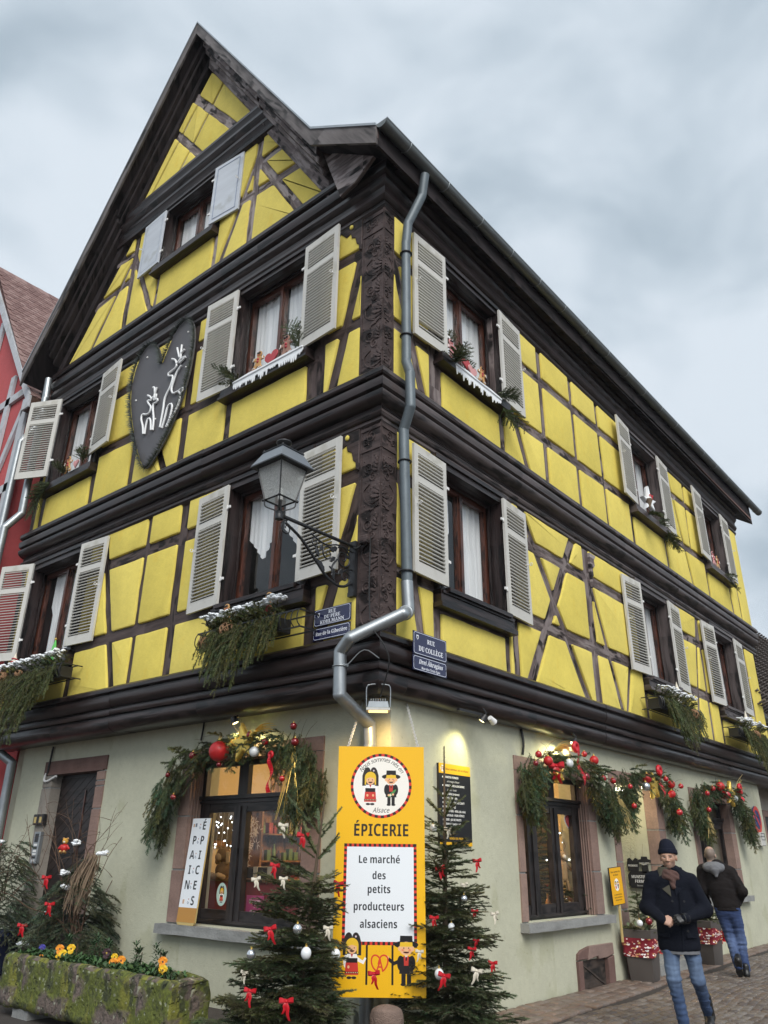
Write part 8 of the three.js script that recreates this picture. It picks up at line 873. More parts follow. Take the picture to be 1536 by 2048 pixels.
// ================================================================ WHAT THE SHOP WINDOWS SHOW
{ const card = std({ color: lin(0.62, 0.10, 0.30), roughness: 0.6 }), red = std({ color: lin(0.22, 0.03, 0.035), roughness: 0.8 }), wood = std({ color: lin(0.24, 0.12, 0.05), map: rep(woodMap, 0.8), roughness: 0.6 }), r = rng(77), cols = [[0.5, 0.36, 0.16], [0.3, 0.05, 0.04], [0.56, 0.5, 0.38], [0.12, 0.2, 0.08], [0.42, 0.2, 0.06], [0.1, 0.08, 0.12], [0.5, 0.42, 0.1]].map(c => std({ color: lin(...c), roughness: 0.5 }));
const c1 = thing('shop_counter', 'shop counter draped in dark red cloth behind the corner window', 'counter', [0.95, 0.15, -2.6]); mesh('cloth_front', bx(-0.3, 0, -1.3, 0.3, 1.12, 1.2), red, c1); mesh('counter_top', bx(-0.33, 1.12, -1.33, 0.33, 1.15, 1.23), wood, c1);
const pc = thing('price_card', 'pink card with white script on the red counter cloth', 'card', [0.63, 1.0, -2.72], LT); mesh('card', bx(-0.16, -0.12, -0.01, 0.16, 0.12, 0), card, pc); const pm = canvas(320, 240, (c, w, h) => { c.fillStyle = '#cf4f94'; c.fillRect(0, 0, w, h); fitText(c, 'Nougats', w / 2, 90, w * 0.7, 70, 'italic bold #px serif', '#ffffff'); fitText(c, 'à', w / 2, 140, 0, 40, 'italic #px serif', '#fff'); fitText(c, 'croquer', w / 2, 200, w * 0.55, 56, 'italic bold #px serif', '#ffffff'); }); const pg = new THREE.PlaneGeometry(0.31, 0.23); pg.translate(0, 0, 0.002); mesh('printed_face', pg, std({ map: pm, roughness: 0.5 }), pc);
const bk = thing('book_row', 'row of dark packages lying on the shop counter', 'packages', [0.8, 1.31, -2.75]); for (let i = 0; i < 7; i++) mesh('package', bx(-0.1, 0, -0.3 + i * 0.09, 0.1, 0.12 + 0.03 * r(), -0.3 + i * 0.09 + 0.075), i % 3 === 2 ? cols[2] : M.black, bk);
const lm = new MB(), lt = thing('paper_leaf_tree', 'pale leafy light ornament standing on the shop counter', 'ornament', [0.78, 1.3, -3.12]); for (let i = 0; i < 46; i++) { const q = V((r() - 0.5) * 0.2, 0.15 + r() * 0.85, (r() - 0.5) * 0.34 * (1 - 0.3 * r())), a = r() * 6.28; for (let k = 0; k < 7; k++) { const b = a + k * 0.9, f = (ang, R) => V(-0.01 * k, Math.sin(ang) * R, Math.cos(ang) * R).add(q); lm.tri(f(b, 0.012), f(b + 0.45, 0.035), f(b + 0.2, 0.085)).tri(f(b, 0.012), f(b + 0.2, 0.085), f(b - 0.1, 0.03)); } } mesh('leaves', lm.geo(), phy({ color: lin(0.72, 0.62, 0.5), transmission: 0.3, thickness: 0, roughness: 0.9, side: THREE.DoubleSide }), lt, null, 'stuff'); mesh('stem', tube([V(0, 0, 0), V(0.02, 0.5, 0.02), V(0, 0.95, 0)], 0.014, 6), M.twigPale, lt); for (let i = 0; i < 14; i++) mesh('light', tr(new THREE.SphereGeometry(0.011, 6, 5), T(-0.09 + (r() - 0.5) * 0.05, 0.2 + r() * 0.75, (r() - 0.5) * 0.3)), std({ color: lin(1, 1, 1), emissive: lin(1, 0.95, 0.85), emissiveIntensity: 3 }), lt);
const dg = thing('plush_dog', 'brown plush dog with long ears sitting behind the left pane of the corner window', 'toy', [0.66, 1.3, -3.42], LT), pl = std({ color: lin(0.13, 0.075, 0.035), roughness: 1 }), pl2 = std({ color: lin(0.36, 0.24, 0.12), roughness: 1 }); mesh('body', boxUV(tr(new THREE.SphereGeometry(0.11, 14, 10), T(0, 0.1, 0))), pl, dg); mesh('head', boxUV(tr(new THREE.SphereGeometry(0.095, 14, 10), T(0, 0.29, 0.02))), pl, dg); mesh('muzzle', boxUV(tr(new THREE.SphereGeometry(0.05, 12, 8), T(0, 0.26, 0.1))), pl2, dg); for (const k of [-1, 1]) { mesh('ear', boxUV(tr(new THREE.CapsuleGeometry(0.035, 0.1, 4, 8), T(k * 0.1, 0.25, 0.02), RZ(k * 0.25))), pl2, dg); mesh('paw', boxUV(tr(new THREE.CapsuleGeometry(0.035, 0.09, 4, 8), T(k * 0.07, 0.03, 0.1), RX(1.3))), pl2, dg); }
const fl = std({ color: lin(1, 1, 1), emissive: lin(0.85, 0.95, 1), emissiveIntensity: 3.5 }); const lc = thing('fairy_lights', 'curtain of tiny cool white fairy lights behind the left pane of the corner window', 'string lights', [0.55, 1.5, -3.45]), wires = []; for (let i = 0; i < 34; i++) mesh('light', tr(new THREE.SphereGeometry(0.0085, 6, 5), T(0.05 + r() * 0.25, 0.15 + r() * 0.42, (r() - 0.5) * 0.48)), fl, lc); for (let i = 0; i < 5; i++) wires.push(tube([V(0.15, 0.75, -0.2 + i * 0.1), V(0.15, 0.1, -0.22 + i * 0.11)], 0.003, 4)); mesh('wires', merge(wires), M.wire, lc, null, 'stuff');
const stk = thing('oval_sticker', 'pale oval sticker with a costumed figure low on the left corner window pane', 'sticker', at(L0, 2.86, 1.14, -0.2).toArray(), LT); const sm = canvas(200, 280, (c, w, h) => { c.fillStyle = '#b9d4cd'; c.fillRect(0, 0, w, h); folkWoman(c, w / 2, 40, 200); }); const sg = new THREE.CircleGeometry(0.13, 30); sg.scale(0.75, 1, 1); mesh('sticker', sg, std({ map: sm, roughness: 0.5 }), stk);
const shelf = (x, z, turn, l, n, seed, w) => { const t = thing('shop_shelf', l, 'shelf', [x, 0.15, z], turn), q = rng(seed); for (const k of [-1, 1]) mesh('side_panel', bx(k * w / 2 - 0.02, 0, -0.16, k * w / 2 + 0.02, 2.3, 0.16), wood, t); mesh('back_panel', bx(-w / 2, 0, -0.17, w / 2, 2.3, -0.15), wood, t); for (let s = 0; s < 6; s++) { const y = 0.2 + s * 0.38; mesh('shelf_board', bx(-w / 2, y, -0.15, w / 2, y + 0.025, 0.15), wood, t); const goods = [[], [], [], []]; for (let i = 0; i < n; i++) { const xx = -w / 2 + 0.07 + (w - 0.14) * (i + 0.5) / n, hh = 0.12 + 0.14 * q(), rr = 0.03 + 0.012 * q(); const g = q() < 0.6 ? lathe([[0, 0], [rr, 0], [rr, hh * 0.62], [rr * 0.4, hh * 0.78], [rr * 0.4, hh], [0, hh]], 10) : bx(-rr, 0, -rr, rr, hh * 0.8, rr); g.translate(xx, y + 0.027, 0.02 + 0.06 * q()); goods[(q() * 4) | 0].push(g); } goods.forEach((gs, k) => gs.length && mesh('goods', merge(gs), cols[(k * 2 + s) % 7], t, null, 'stuff')); } };
shelf(2.6, -4.18, 0, 'tall wooden shop shelf of jars and bottles on the back wall behind the corner window', 12, 5, 1.5); shelf(4.2, -4.18, 0, 'tall wooden shelf of goods on the back wall behind the middle window', 12, 9, 1.4); shelf(5.14, -2.4, -Math.PI / 2, 'wooden shop shelf against the side wall seen through the middle window', 12, 7, 1.6);
shelf(4.95, -1.45, -1.2, 'narrow shelf of jars just inside the left edge of the middle window', 6, 15, 0.6);
const pic = thing('picture_frame', 'small dark framed picture on the shop wall behind the left pane', 'picture', [1.35, 2.0, -4.36]); mesh('frame', bx(-0.28, -0.3, 0, 0.28, 0.3, 0.03), wood, pic); mesh('picture', bx(-0.2, -0.22, 0.03, 0.2, 0.22, 0.034), M.black, pic);
// decorated tree, plush deer and bottles in the middle window
const xt = thing('display_tree', 'indoor fir with small lights standing inside the middle shop window', 'fir tree', [4.62, 0.9, -0.62]), mb = new MB(); for (let i = 0; i < 85; i++) { const y = r() * 1.25, q = (1 - y / 1.4) * 0.5, a = r() * 6.28; bough(mb, V(0, y, 0), V(Math.cos(a), 0.15, Math.sin(a)), q * (0.7 + 0.5 * r()) + 0.06, r, { L: 0.026, per: 4, step: 0.012, w: 0.009, sag: 0.2, gap: 0.06, spread: 0.6, k: 0.9 }); } mesh('foliage', mb.geo(false), M.needle, xt, null, 'stuff'); mesh('trunk', tube([V(0, -0.1, 0), V(0, 1.3, 0)], 0.02, 6), M.bark, xt); for (let i = 0; i < 22; i++) { const y = r() * 1.1, q = (1 - y / 1.4) * 0.5, a = r() * 3.6 - 0.2; mesh('light', tr(new THREE.SphereGeometry(0.011, 6, 5), T(Math.cos(a) * q, y, Math.sin(a) * q)), i % 7 === 3 ? M.redGloss : fl, xt); }
const pd = thing('plush_deer', 'light brown plush deer hanging on the tree inside the middle window', 'toy', [4.42, 1.5, -0.36], -0.7); mesh('body', boxUV(tr(new THREE.CapsuleGeometry(0.07, 0.16, 6, 12), T(0, -0.08, 0))), pl2, pd); mesh('head', boxUV(tr(new THREE.SphereGeometry(0.06, 12, 8), T(0, 0.13, 0.03))), pl2, pd); mesh('muzzle', tr(new THREE.SphereGeometry(0.032, 8, 6), T(0, 0.11, 0.09)), M.cream, pd); for (const k of [-1, 1]) { mesh('leg', boxUV(tr(new THREE.CapsuleGeometry(0.025, 0.12, 4, 8), T(k * 0.05, -0.26, 0.03), RZ(k * 0.2))), pl2, pd); mesh('arm', boxUV(tr(new THREE.CapsuleGeometry(0.022, 0.1, 4, 8), T(k * 0.1, -0.05, 0.03), RZ(k * 1.0))), pl2, pd); mesh('antler', tube([V(k * 0.03, 0.18, 0), V(k * 0.06, 0.26, 0), V(k * 0.05, 0.3, 0)], 0.007, 5), M.twigPale, pd); }
mesh('display_ledge', bx(2.75, 0.84, -1.0, 5.34, 0.88, -0.22), wood, house);
[['small amber bottle on the ledge of the middle shop window', 3.42, cols[4], 0.26], ['dark bottle with a white label on the ledge of the middle shop window', 3.56, M.black, 0.3], ['squat orange jar on the ledge of the middle shop window', 3.36, cols[1], 0.14], ['white tin on the ledge at the right of the middle shop window', 4.05, M.white, 0.16]].forEach(([l, x, m, h]) => { const t = thing('bottle', l, 'bottle', [x + 0.42, 0.88, -0.32]); mesh('bottle_body', lathe([[0, 0], [0.035, 0], [0.035, h * 0.6], [0.013, h * 0.78], [0.013, h * 0.95], [0, h * 0.95]], 14), m, t); mesh('label', boxUV(tr(new THREE.CylinderGeometry(0.0355, 0.0355, h * 0.25, 14, 1, true), T(0, h * 0.3, 0))), M.white, t); mesh('stopper', boxUV(tr(new THREE.CylinderGeometry(0.015, 0.015, h * 0.08, 10), T(0, h * 0.98, 0))), M.gold, t); });
const hs = thing('window_heart', 'red heart pendant with a white edge hanging in the right pane of the middle window', 'heart', [4.42, 2.08, -0.2]); mesh('heart', extr(heartPts(0.24), 0.012, { bevel: 0.004 }), M.heartRed, hs); mesh('edge', tr(extr(heartPts(0.3), 0.006), T(0, 0, -0.008)), M.white, hs); mesh('thread', tube([V(0, 0.07, 0), V(0, 0.22, 0)], 0.003, 4), M.cord, hs);
}
// ================================================================ PEOPLE: distance fields meshed with surface nets
function nets(lo, hi, c, f, colour) {
const n = [0, 1, 2].map(i => Math.ceil((hi[i] - lo[i]) / c) + 1), D = new Float32Array(n[0] * n[1] * n[2]), id = (i, j, k) => i + n[0] * (j + n[1] * k);
for (let k = 0; k < n[2]; k++) for (let j = 0; j < n[1]; j++) for (let i = 0; i < n[0]; i++) D[id(i, j, k)] = f(lo[0] + i * c, lo[1] + j * c, lo[2] + k * c);
const vi = new Int32Array(D.length).fill(-1), pos = [], idx = [], E = [[0, 1], [2, 3], [4, 5], [6, 7], [0, 2], [1, 3], [4, 6], [5, 7], [0, 4], [1, 5], [2, 6], [3, 7]];
for (let k = 0; k < n[2] - 1; k++) for (let j = 0; j < n[1] - 1; j++) for (let i = 0; i < n[0] - 1; i++) {
const v = []; let m = 0; for (let q = 0; q < 8; q++) { const d = D[id(i + (q & 1), j + ((q >> 1) & 1), k + (q >> 2))]; v.push(d); if (d < 0) m++; } if (!m || m === 8) continue;
let x = 0, y = 0, z = 0, t = 0; for (const [a, b] of E) if ((v[a] < 0) !== (v[b] < 0)) { const s = v[a] / (v[a] - v[b]); x += (a & 1) + s * ((b & 1) - (a & 1)); y += ((a >> 1) & 1) + s * (((b >> 1) & 1) - ((a >> 1) & 1)); z += (a >> 2) + s * ((b >> 2) - (a >> 2)); t++; }
vi[id(i, j, k)] = pos.length / 3; pos.push(lo[0] + (i + x / t) * c, lo[1] + (j + y / t) * c, lo[2] + (k + z / t) * c);
}
const st = [[1, 0, 0], [0, 1, 0], [0, 0, 1]];
for (let k = 1; k < n[2] - 1; k++) for (let j = 1; j < n[1] - 1; j++) for (let i = 1; i < n[0] - 1; i++) for (let a = 0; a < 3; a++) { const d0 = D[id(i, j, k)], d1 = D[id(i + st[a][0], j + st[a][1], k + st[a][2])]; if ((d0 < 0) === (d1 < 0)) continue; const b = (a + 1) % 3, e = (a + 2) % 3, q = (u, w) => vi[id(i - u * st[b][0] - w * st[e][0], j - u * st[b][1] - w * st[e][1], k - u * st[b][2] - w * st[e][2])]; const A = q(0, 0), B = q(1, 0), C = q(1, 1), F = q(0, 1); if (A < 0 || B < 0 || C < 0 || F < 0) continue; d0 < 0 ? idx.push(A, B, C, A, C, F) : idx.push(A, C, B, A, F, C); }
const g = new THREE.BufferGeometry(); g.setAttribute('position', new THREE.Float32BufferAttribute(pos, 3)); if (colour) { const col = []; for (let i = 0; i < pos.length; i += 3) col.push(...colour(pos[i], pos[i + 1], pos[i + 2])); g.setAttribute('color', new THREE.Float32BufferAttribute(col, 3)); } g.setIndex(idx); g.computeVertexNormals(); return boxUV(g);
}
const smin = (a, b, k) => { const h = Math.max(k - Math.abs(a - b), 0) / k; return Math.min(a, b) - h * h * k * 0.25; };
function capd(x, y, z, a, b, ra, rb, sz = 1) { const bx_ = b[0] - a[0], by = b[1] - a[1], bz = (b[2] - a[2]) * sz, px = x - a[0], py = y - a[1], pz = (z - a[2]) * sz, t = clamp((px * bx_ + py * by + pz * bz) / (bx_ * bx_ + by * by + bz * bz)); return Math.hypot(px - bx_ * t, py - by * t, pz - bz * t) - mix(ra, rb, t); }
const elld = (x, y, z, c, r) => { const a = (x - c[0]) / r[0], b = (y - c[1]) / r[1], d = (z - c[2]) / r[2], k0 = Math.hypot(a, b, d), k1 = Math.hypot(a / r[0], b / r[1], d / r[2]); return k0 < 1e-6 ? -Math.min(...r) : k0 * (k0 - 1) / k1; };
const field = (list, k) => (x, y, z) => { let d = 1e3; for (const q of list) d = smin(d, q.length === 2 ? elld(x, y, z, q[0], q[1]) : capd(x, y, z, ...q), k); return d; };
const wr = (x, y, z, s, a) => a * (fbm(x * s + 50, y * s * 1.3 + z * s + 50, 9999, 3, 7) - 0.5);
M.skin = std({ vertexColors: true, roughness: 0.55 }); M.denim = std({ vertexColors: true, map: rep(fabricMap, 6), roughness: 0.9 }); M.coat = phy({ specularIntensity: 0.3, color: lin(0.0075, 0.009, 0.0155), map: rep(fabricMap, 5), bumpMap: rep(plasterBump, 5), bumpScale: 0.003, roughness: 0.95 }); M.jacket = phy({ specularIntensity: 0.4, color: lin(0.0135, 0.0105, 0.0105), map: rep(fabricMap, 5), roughness: 0.85 }); M.knit = phy({ specularIntensity: 0.3, color: lin(0.011, 0.013, 0.024), map: rep(fabricMap, 8), bumpMap: rep(fabricMap, 10), bumpScale: 0.004, roughness: 0.95 }); M.scarf = std({ color: lin(0.095, 0.05, 0.042), map: rep(fabricMap, 6), bumpMap: rep(fabricMap, 9), bumpScale: 0.006, roughness: 0.95 }); M.leather = std({ color: lin(0.012, 0.012, 0.013), roughness: 0.4 }); M.hood = std({ color: lin(0.16, 0.165, 0.18), map: rep(fabricMap, 6), roughness: 0.9 }); M.olive = std({ color: lin(0.075, 0.07, 0.05), map: rep(fabricMap, 6), roughness: 0.9 });
function headGeo(c, yaw, tone, hair, tilt = 0) {     // c = centre of the head, face along +z before yaw; hair(x,y,z) gives a tint or null
const f0 = field([[[0, 0.03, -0.012], [0.076, 0.098, 0.096]], [[0, -0.045, 0.022], [0.058, 0.07, 0.068]], [[0, -0.088, 0.052], [0.027, 0.024, 0.026]], [[0, 0.012, 0.083], [0.05, 0.014, 0.014]], [[-0.036, -0.018, 0.068], [0.026, 0.024, 0.02]], [[0.036, -0.018, 0.068], [0.026, 0.024, 0.02]]], 0.03);
const det = (x, y, z) => { let d = f0(x, y, z); for (const s of [-1, 1]) { d = Math.max(d, -(elld(x, y, z, [s * 0.032, -0.004, 0.096], [0.019, 0.011, 0.018])) ) ; d = smin(d, elld(x, y, z, [s * 0.031, -0.004, 0.078], [0.0135, 0.0095, 0.0125]), 0.006); d = smin(d, elld(x, y, z, [s * 0.031, 0.017, 0.086], [0.021, 0.0055, 0.010]), 0.012); d = smin(d, elld(x, y, z, [s * 0.080, -0.01, -0.008], [0.011, 0.030, 0.019]), 0.01); d = smin(d, elld(x, y, z, [s * 0.013, -0.036, 0.098], [0.009, 0.008, 0.010]), 0.008); }
d = smin(d, capd(x, y, z, [0, 0.008, 0.088], [0, -0.032, 0.112], 0.009, 0.012), 0.014); d = smin(d, elld(x, y, z, [0, -0.059, 0.086], [0.024, 0.0055, 0.009]), 0.006); d = smin(d, elld(x, y, z, [0, -0.070, 0.084], [0.020, 0.006, 0.009]), 0.006); d = Math.max(d, -elld(x, y, z, [0, -0.0645, 0.097], [0.02, 0.0014, 0.01])); return smin(d, capd(x, y, z, [0, -0.06, -0.015], [0, -0.17, -0.03], 0.052, 0.058), 0.03); };
const col = (x, y, z) => { const h = hair(x, y, z); if (h) return h; if (Math.hypot((Math.abs(x) - 0.031) / 0.012, (y + 0.004) / 0.006) < 1 && z > 0.07) { const e = Math.hypot(Math.abs(x) - 0.031, y + 0.004); return e < 0.0055 ? [0.04, 0.03, 0.025] : [0.42, 0.38, 0.35]; } if (Math.abs(x) > 0.013 && Math.abs(x) < 0.05 && y > 0.012 && y < 0.022 && z > 0.07) return [0.10, 0.06, 0.04]; if (Math.abs(x) < 0.022 && Math.abs(y + 0.064) < 0.010 && z > 0.075) return [tone[0] * 0.9, tone[1] * 0.62, tone[2] * 0.6]; const q = 0.9 + 0.2 * fbm(x * 60 + 9, y * 60 + z * 40 + 9, 999, 3, 3); return tone.map(t => t * q); };
const g = nets([-0.105, -0.18, -0.125], [0.105, 0.14, 0.135], 0.0042, det, col); g.applyMatrix4(mul(T(...c), RY(yaw), RX(tilt))); return g;
}
function handGeo(w, dirP, dirN, tone, curl = 0.7, mirror = 1) {      // wrist, palm direction, palm normal
const d = V(...dirP).normalize(), nn = V(...dirN).normalize(), s = nn.clone().cross(d).normalize().multiplyScalar(mirror), P = (a, b, c) => { const q = V(...w).addScaledVector(d, a).addScaledVector(s, b).addScaledVector(nn, c); return [q.x, q.y, q.z]; };
const L = [[P(-0.05, 0, 0), P(0.01, 0, 0), 0.03, 0.027], [P(0.015, -0.022, 0), P(0.08, -0.030, 0), 0.017, 0.014], [P(0.015, -0.004, 0), P(0.085, -0.01, 0), 0.018, 0.014], [P(0.015, 0.012, 0), P(0.083, 0.012, 0), 0.018, 0.014], [P(0.015, 0.024, 0), P(0.076, 0.031, 0), 0.017, 0.013]], fing = [];
[[-0.031, 0.078, 0.062], [-0.0105, 0.084, 0.072], [0.011, 0.082, 0.067], [0.031, 0.074, 0.052]].forEach(([b, a, l], i) => { const a1 = curl * 0.8, a2 = curl * 1.9, l1 = l * 0.5, l2 = l * 0.32, l3 = l * 0.26; let p = [a, b, 0]; let q = [a + Math.cos(a1) * l1, b * 1.05, -Math.sin(a1) * l1]; fing.push([P(...p), P(...q), 0.0095, 0.0088]); let q2 = [q[0] + Math.cos(a2) * l2, b * 1.05, q[2] - Math.sin(a2) * l2]; fing.push([P(...q), P(...q2), 0.0088, 0.008]); let q3 = [q2[0] + Math.cos(a2 * 1.25) * l3, b * 1.03, q2[2] - Math.sin(a2 * 1.25) * l3]; fing.push([P(...q2), P(...q3), 0.008, 0.007]); });
fing.push([P(0.015, -0.03, -0.008), P(0.045, -0.055, -0.022), 0.014, 0.011], [P(0.045, -0.055, -0.022), P(0.08, -0.056, -0.03), 0.011, 0.0085]);
const palm = field(L, 0.02), f = (x, y, z) => { let v = palm(x, y, z); for (const q of fing) v = smin(v, capd(x, y, z, ...q), 0.006); return v; }; const c = V(...w).addScaledVector(d, 0.07);
return nets([c.x - 0.14, c.y - 0.14, c.z - 0.14], [c.x + 0.14, c.y + 0.14, c.z + 0.14], 0.0045, f, (x, y, z) => { const q = 0.88 + 0.24 * fbm(x * 70 + 9, y * 70 + z * 50 + 9, 999, 3, 5); return tone.map(t => t * q); });
}
const shoe = (heel, toe, w, up = [0, 1, 0]) => { const d = V(...toe).sub(V(...heel)), l = d.length(); d.normalize(); const u0 = V(...up), s = u0.clone().cross(d).normalize(), u = d.clone().cross(s), P = (a, b, c) => { const q = V(...heel).addScaledVector(d, a * l).addScaledVector(s, b).addScaledVector(u, c); return [q.x, q.y, q.z]; }; const L = [[P(0.06, 0, 0.05), P(0.3, 0, 0.045), 0.043, 0.045], [P(0.3, 0, 0.045), P(0.72, 0, 0.03), 0.045, 0.046], [P(0.72, 0.004, 0.028), P(0.95, 0, 0.022), 0.044, 0.032], [P(0.12, 0, 0.05), P(0.16, 0, 0.15), 0.045, 0.048]], f0 = field(L, 0.03); const q = V(...heel).addScaledVector(d, l / 2); const sole = (x, y, z) => { const v = V(x, y, z).sub(V(...heel)); return -(v.dot(u) - 0.002); }; return nets([q.x - 0.26, q.y - 0.26, q.z - 0.26], [q.x + 0.26, q.y + 0.26, q.z + 0.26], 0.008, (x, y, z) => Math.max(f0(x, y, z), sole(x, y, z))); };
const denim = (fadeY, fx) => (x, y, z) => { const f = Math.exp(-Math.pow((y - fadeY) / 0.16, 2)) * 0.9, s = fbm(x * 30 + 9, y * 9 + z * 20 + 9, 999, 3, 11), w = 0.7 + 0.6 * s; return [0.040 + 0.085 * f * w, 0.072 + 0.11 * f * w, 0.155 + 0.13 * f * w].map(v => v * (0.75 + 0.5 * s)); };
// --- man in the navy coat walking towards the camera
{ const t = thing('person', 'man in navy coat, dark beanie and scarf walking towards the camera on the cobbles', 'person', [2.15, 0, 2.09], Math.atan2(-0.93, 0.36)), tone = [0.46, 0.27, 0.19];
const sR = [-0.19, 1.40, 0], eR = [-0.285, 1.13, 0.0], wR = [-0.135, 1.035, 0.23], sL = [0.19, 1.39, -0.02], eL = [0.30, 1.12, 0.0], wL = [0.085, 1.05, 0.25], hR = [-0.095, 0.9, 0], kR = [-0.095, 0.49, 0.07], aR = [-0.05, 0.085, 0.02], hL = [0.095, 0.9, -0.01], kL = [0.135, 0.49, -0.02], aL = [0.20, 0.16, -0.30];
const core = nets([-0.4, 0.05, -0.4], [0.4, 1.52, 0.4], 0.014, field([[[0, 0.95, 0], [0, 1.36, -0.01], 0.10, 0.12], [sR, eR, 0.045, 0.038], [eR, wR, 0.038, 0.026], [sL, eL, 0.045, 0.038], [eL, wL, 0.038, 0.026], [hR, kR, 0.07, 0.048], [kR, aR, 0.048, 0.035], [hL, kL, 0.07, 0.048], [kL, aL, 0.048, 0.035], [[0, 1.36, -0.01], [0, 1.5, -0.005], 0.06, 0.055]], 0.05), () => tone);
const hairF = (x, y, z) => { if (y > 0.05 || (z < 0.02 && y > -0.05 && Math.abs(x) > 0.03 && z < -0.02)) return [0.05, 0.036, 0.028]; const beard = smooth(-0.03, -0.06, y) * smooth(0.0, 0.04, z) * (1 - smooth(0.02, 0.0, Math.abs(y + 0.064) + Math.max(0, Math.abs(x) - 0.018))); return beard > 0.05 ? tone.map((v, i) => mix(v, [0.17, 0.12, 0.10][i], 0.62 * beard) * (0.85 + 0.3 * hash2(x * 900 | 0, y * 900 | 0, 3))) : null; };
mesh('body', merge([core, headGeo([0, 1.615, 0.01], -0.12, tone, hairF), handGeo([-0.135, 1.035, 0.225], [0.9, -0.25, 0.35], [0.2, 0.35, 0.9], [0.50, 0.30, 0.22], 0.85, -1)]), M.skin, t);
const beanie = nets([-0.13, 1.60, -0.15], [0.13, 1.80, 0.15], 0.005, (x, y, z) => { let d = elld(x, y, z, [0, 1.665, -0.008], [0.092, 0.118, 0.108]); d = smin(d, elld(x, y, z, [-0.01, 1.755, -0.03], [0.05, 0.035, 0.055]), 0.05); const rim = Math.max(Math.abs(elld(x, y, z, [0, 1.655, -0.006], [0.097, 0.118, 0.113])) - 0.004, Math.abs(y - 1.667 - z * 0.1) - 0.022); d = smin(d, rim, 0.008); return Math.max(d, 1.643 + z * 0.12 - y) + 0.0015 * Math.sin(Math.atan2(x, z) * 60); }); mesh('beanie', beanie, M.knit, t);
const torso = field([[[0, 0.80, 0], [0, 1.10, 0], 0.205, 0.195, 1.5], [[0, 1.10, 0], [0, 1.36, -0.01], 0.195, 0.185, 1.55], [[-0.13, 1.38, -0.01], [0.13, 1.38, -0.01], 0.075, 0.075], [[0, 1.38, -0.02], [0, 1.46, -0.02], 0.10, 0.075]], 0.06), arms = field([[sR, eR, 0.078, 0.064], [eR, wR, 0.064, 0.047], [sL, eL, 0.078, 0.066], [eL, wL, 0.066, 0.048]], 0.045);
mesh('coat', nets([-0.42, 0.6, -0.3], [0.42, 1.56, 0.36], 0.0105, (x, y, z) => { let d = smin(torso(x, y, z), arms(x, y, z), 0.035); d += wr(x, y, z, 9, 0.016) + wr(x, y * 2.5, z, 16, 0.007); d = Math.max(d, 0.745 + 0.02 * x - y); return d; }), M.coat, t);
mesh('coat_front_edge', extr([[0, 0.75], [0.018, 0.75], [0.055, 1.28], [0.04, 1.3]], 0.006, { bevel: 0.003 }).translate(0.02, 0, 0.133), M.coat, t);
for (const k of [-1, 1]) { mesh('lapel', tr(extr([[0, 0], [0.10, 0.09], [0.12, 0.16], [0.05, 0.20], [0.0, 0.12]].map(p => [p[0] * k, p[1]]).slice()[k > 0 ? 'slice' : 'reverse'](), 0.008, { bevel: 0.004 }), T(k * 0.02, 1.24, 0.125), RX(-0.22), RY(k * 0.28)), k < 0 ? M.olive : M.coat, t); mesh('collar', nets([-0.2, 1.36, -0.16], [0.2, 1.56, 0.14], 0.007, (x, y, z) => Math.max(Math.abs(Math.hypot(x * 0.85, z + 0.01) - 0.098 - (1.5 - y) * 0.35) - 0.009, Math.abs(y - 1.465) - 0.055, (z - 0.06) - 0.02, k > 0 ? -x : x)), k < 0 ? M.olive : M.coat, t); mesh('pocket_flap', tr(bx(-0.06, 0, 0, 0.06, 0.03, 0.008), T(k * 0.135, 0.87, 0.118), RY(k * 0.5)), M.coat, t); }
for (const [x, y] of [[0.1, 1.2], [0.1, 1.07], [-0.015, 1.2], [0.1, 0.93]]) mesh('button', tr(new THREE.CylinderGeometry(0.011, 0.011, 0.006, 12), T(x, y, 0.139), RX(Math.PI / 2)), M.black, t);
mesh('scarf', nets([-0.15, 1.22, -0.14], [0.15, 1.56, 0.18], 0.006, (x, y, z) => { const a = Math.atan2(x, z); let d = 1e3; for (const [yy, R, r_] of [[1.475, 0.078, 0.030], [1.435, 0.090, 0.030]]) { const q = Math.hypot(x, (z - 0.005) * 0.95) - R, w = yy + 0.02 * Math.cos(a + yy * 9) - (z > 0 ? 0.03 * z / 0.1 : 0); d = smin(d, Math.hypot(q, y - w) - r_, 0.012); } d = smin(d, capd(x, y, z, [0.008, 1.42, 0.095], [0.012, 1.33, 0.118], 0.036, 0.024), 0.02); return d + 0.004 * Math.sin(a * 9 + y * 120) * 0.6; }), M.scarf, t);
mesh('sweater_hem', nets([-0.26, 0.68, -0.2], [0.26, 0.78, 0.2], 0.009, (x, y, z) => Math.max(capd(x, y, z, [0, 0.6, 0], [0, 1.1, 0], 0.19, 0.185, 1.5), Math.abs(y - 0.735) - 0.02)), M.hood, t);
mesh('jeans', nets([-0.26, 0.05, -0.42], [0.32, 1.0, 0.2], 0.009, (x, y, z) => field([[hR, kR, 0.094, 0.066], [kR, aR, 0.066, 0.053], [hL, kL, 0.094, 0.066], [kL, aL, 0.066, 0.052], [[0, 0.86, 0], [0, 0.95, 0], 0.14, 0.15, 1.4]], 0.035)(x, y, z) + wr(x * 0.5, y * 2.2, z * 0.5, 13, 0.02), denim(0.58)), M.denim, t);
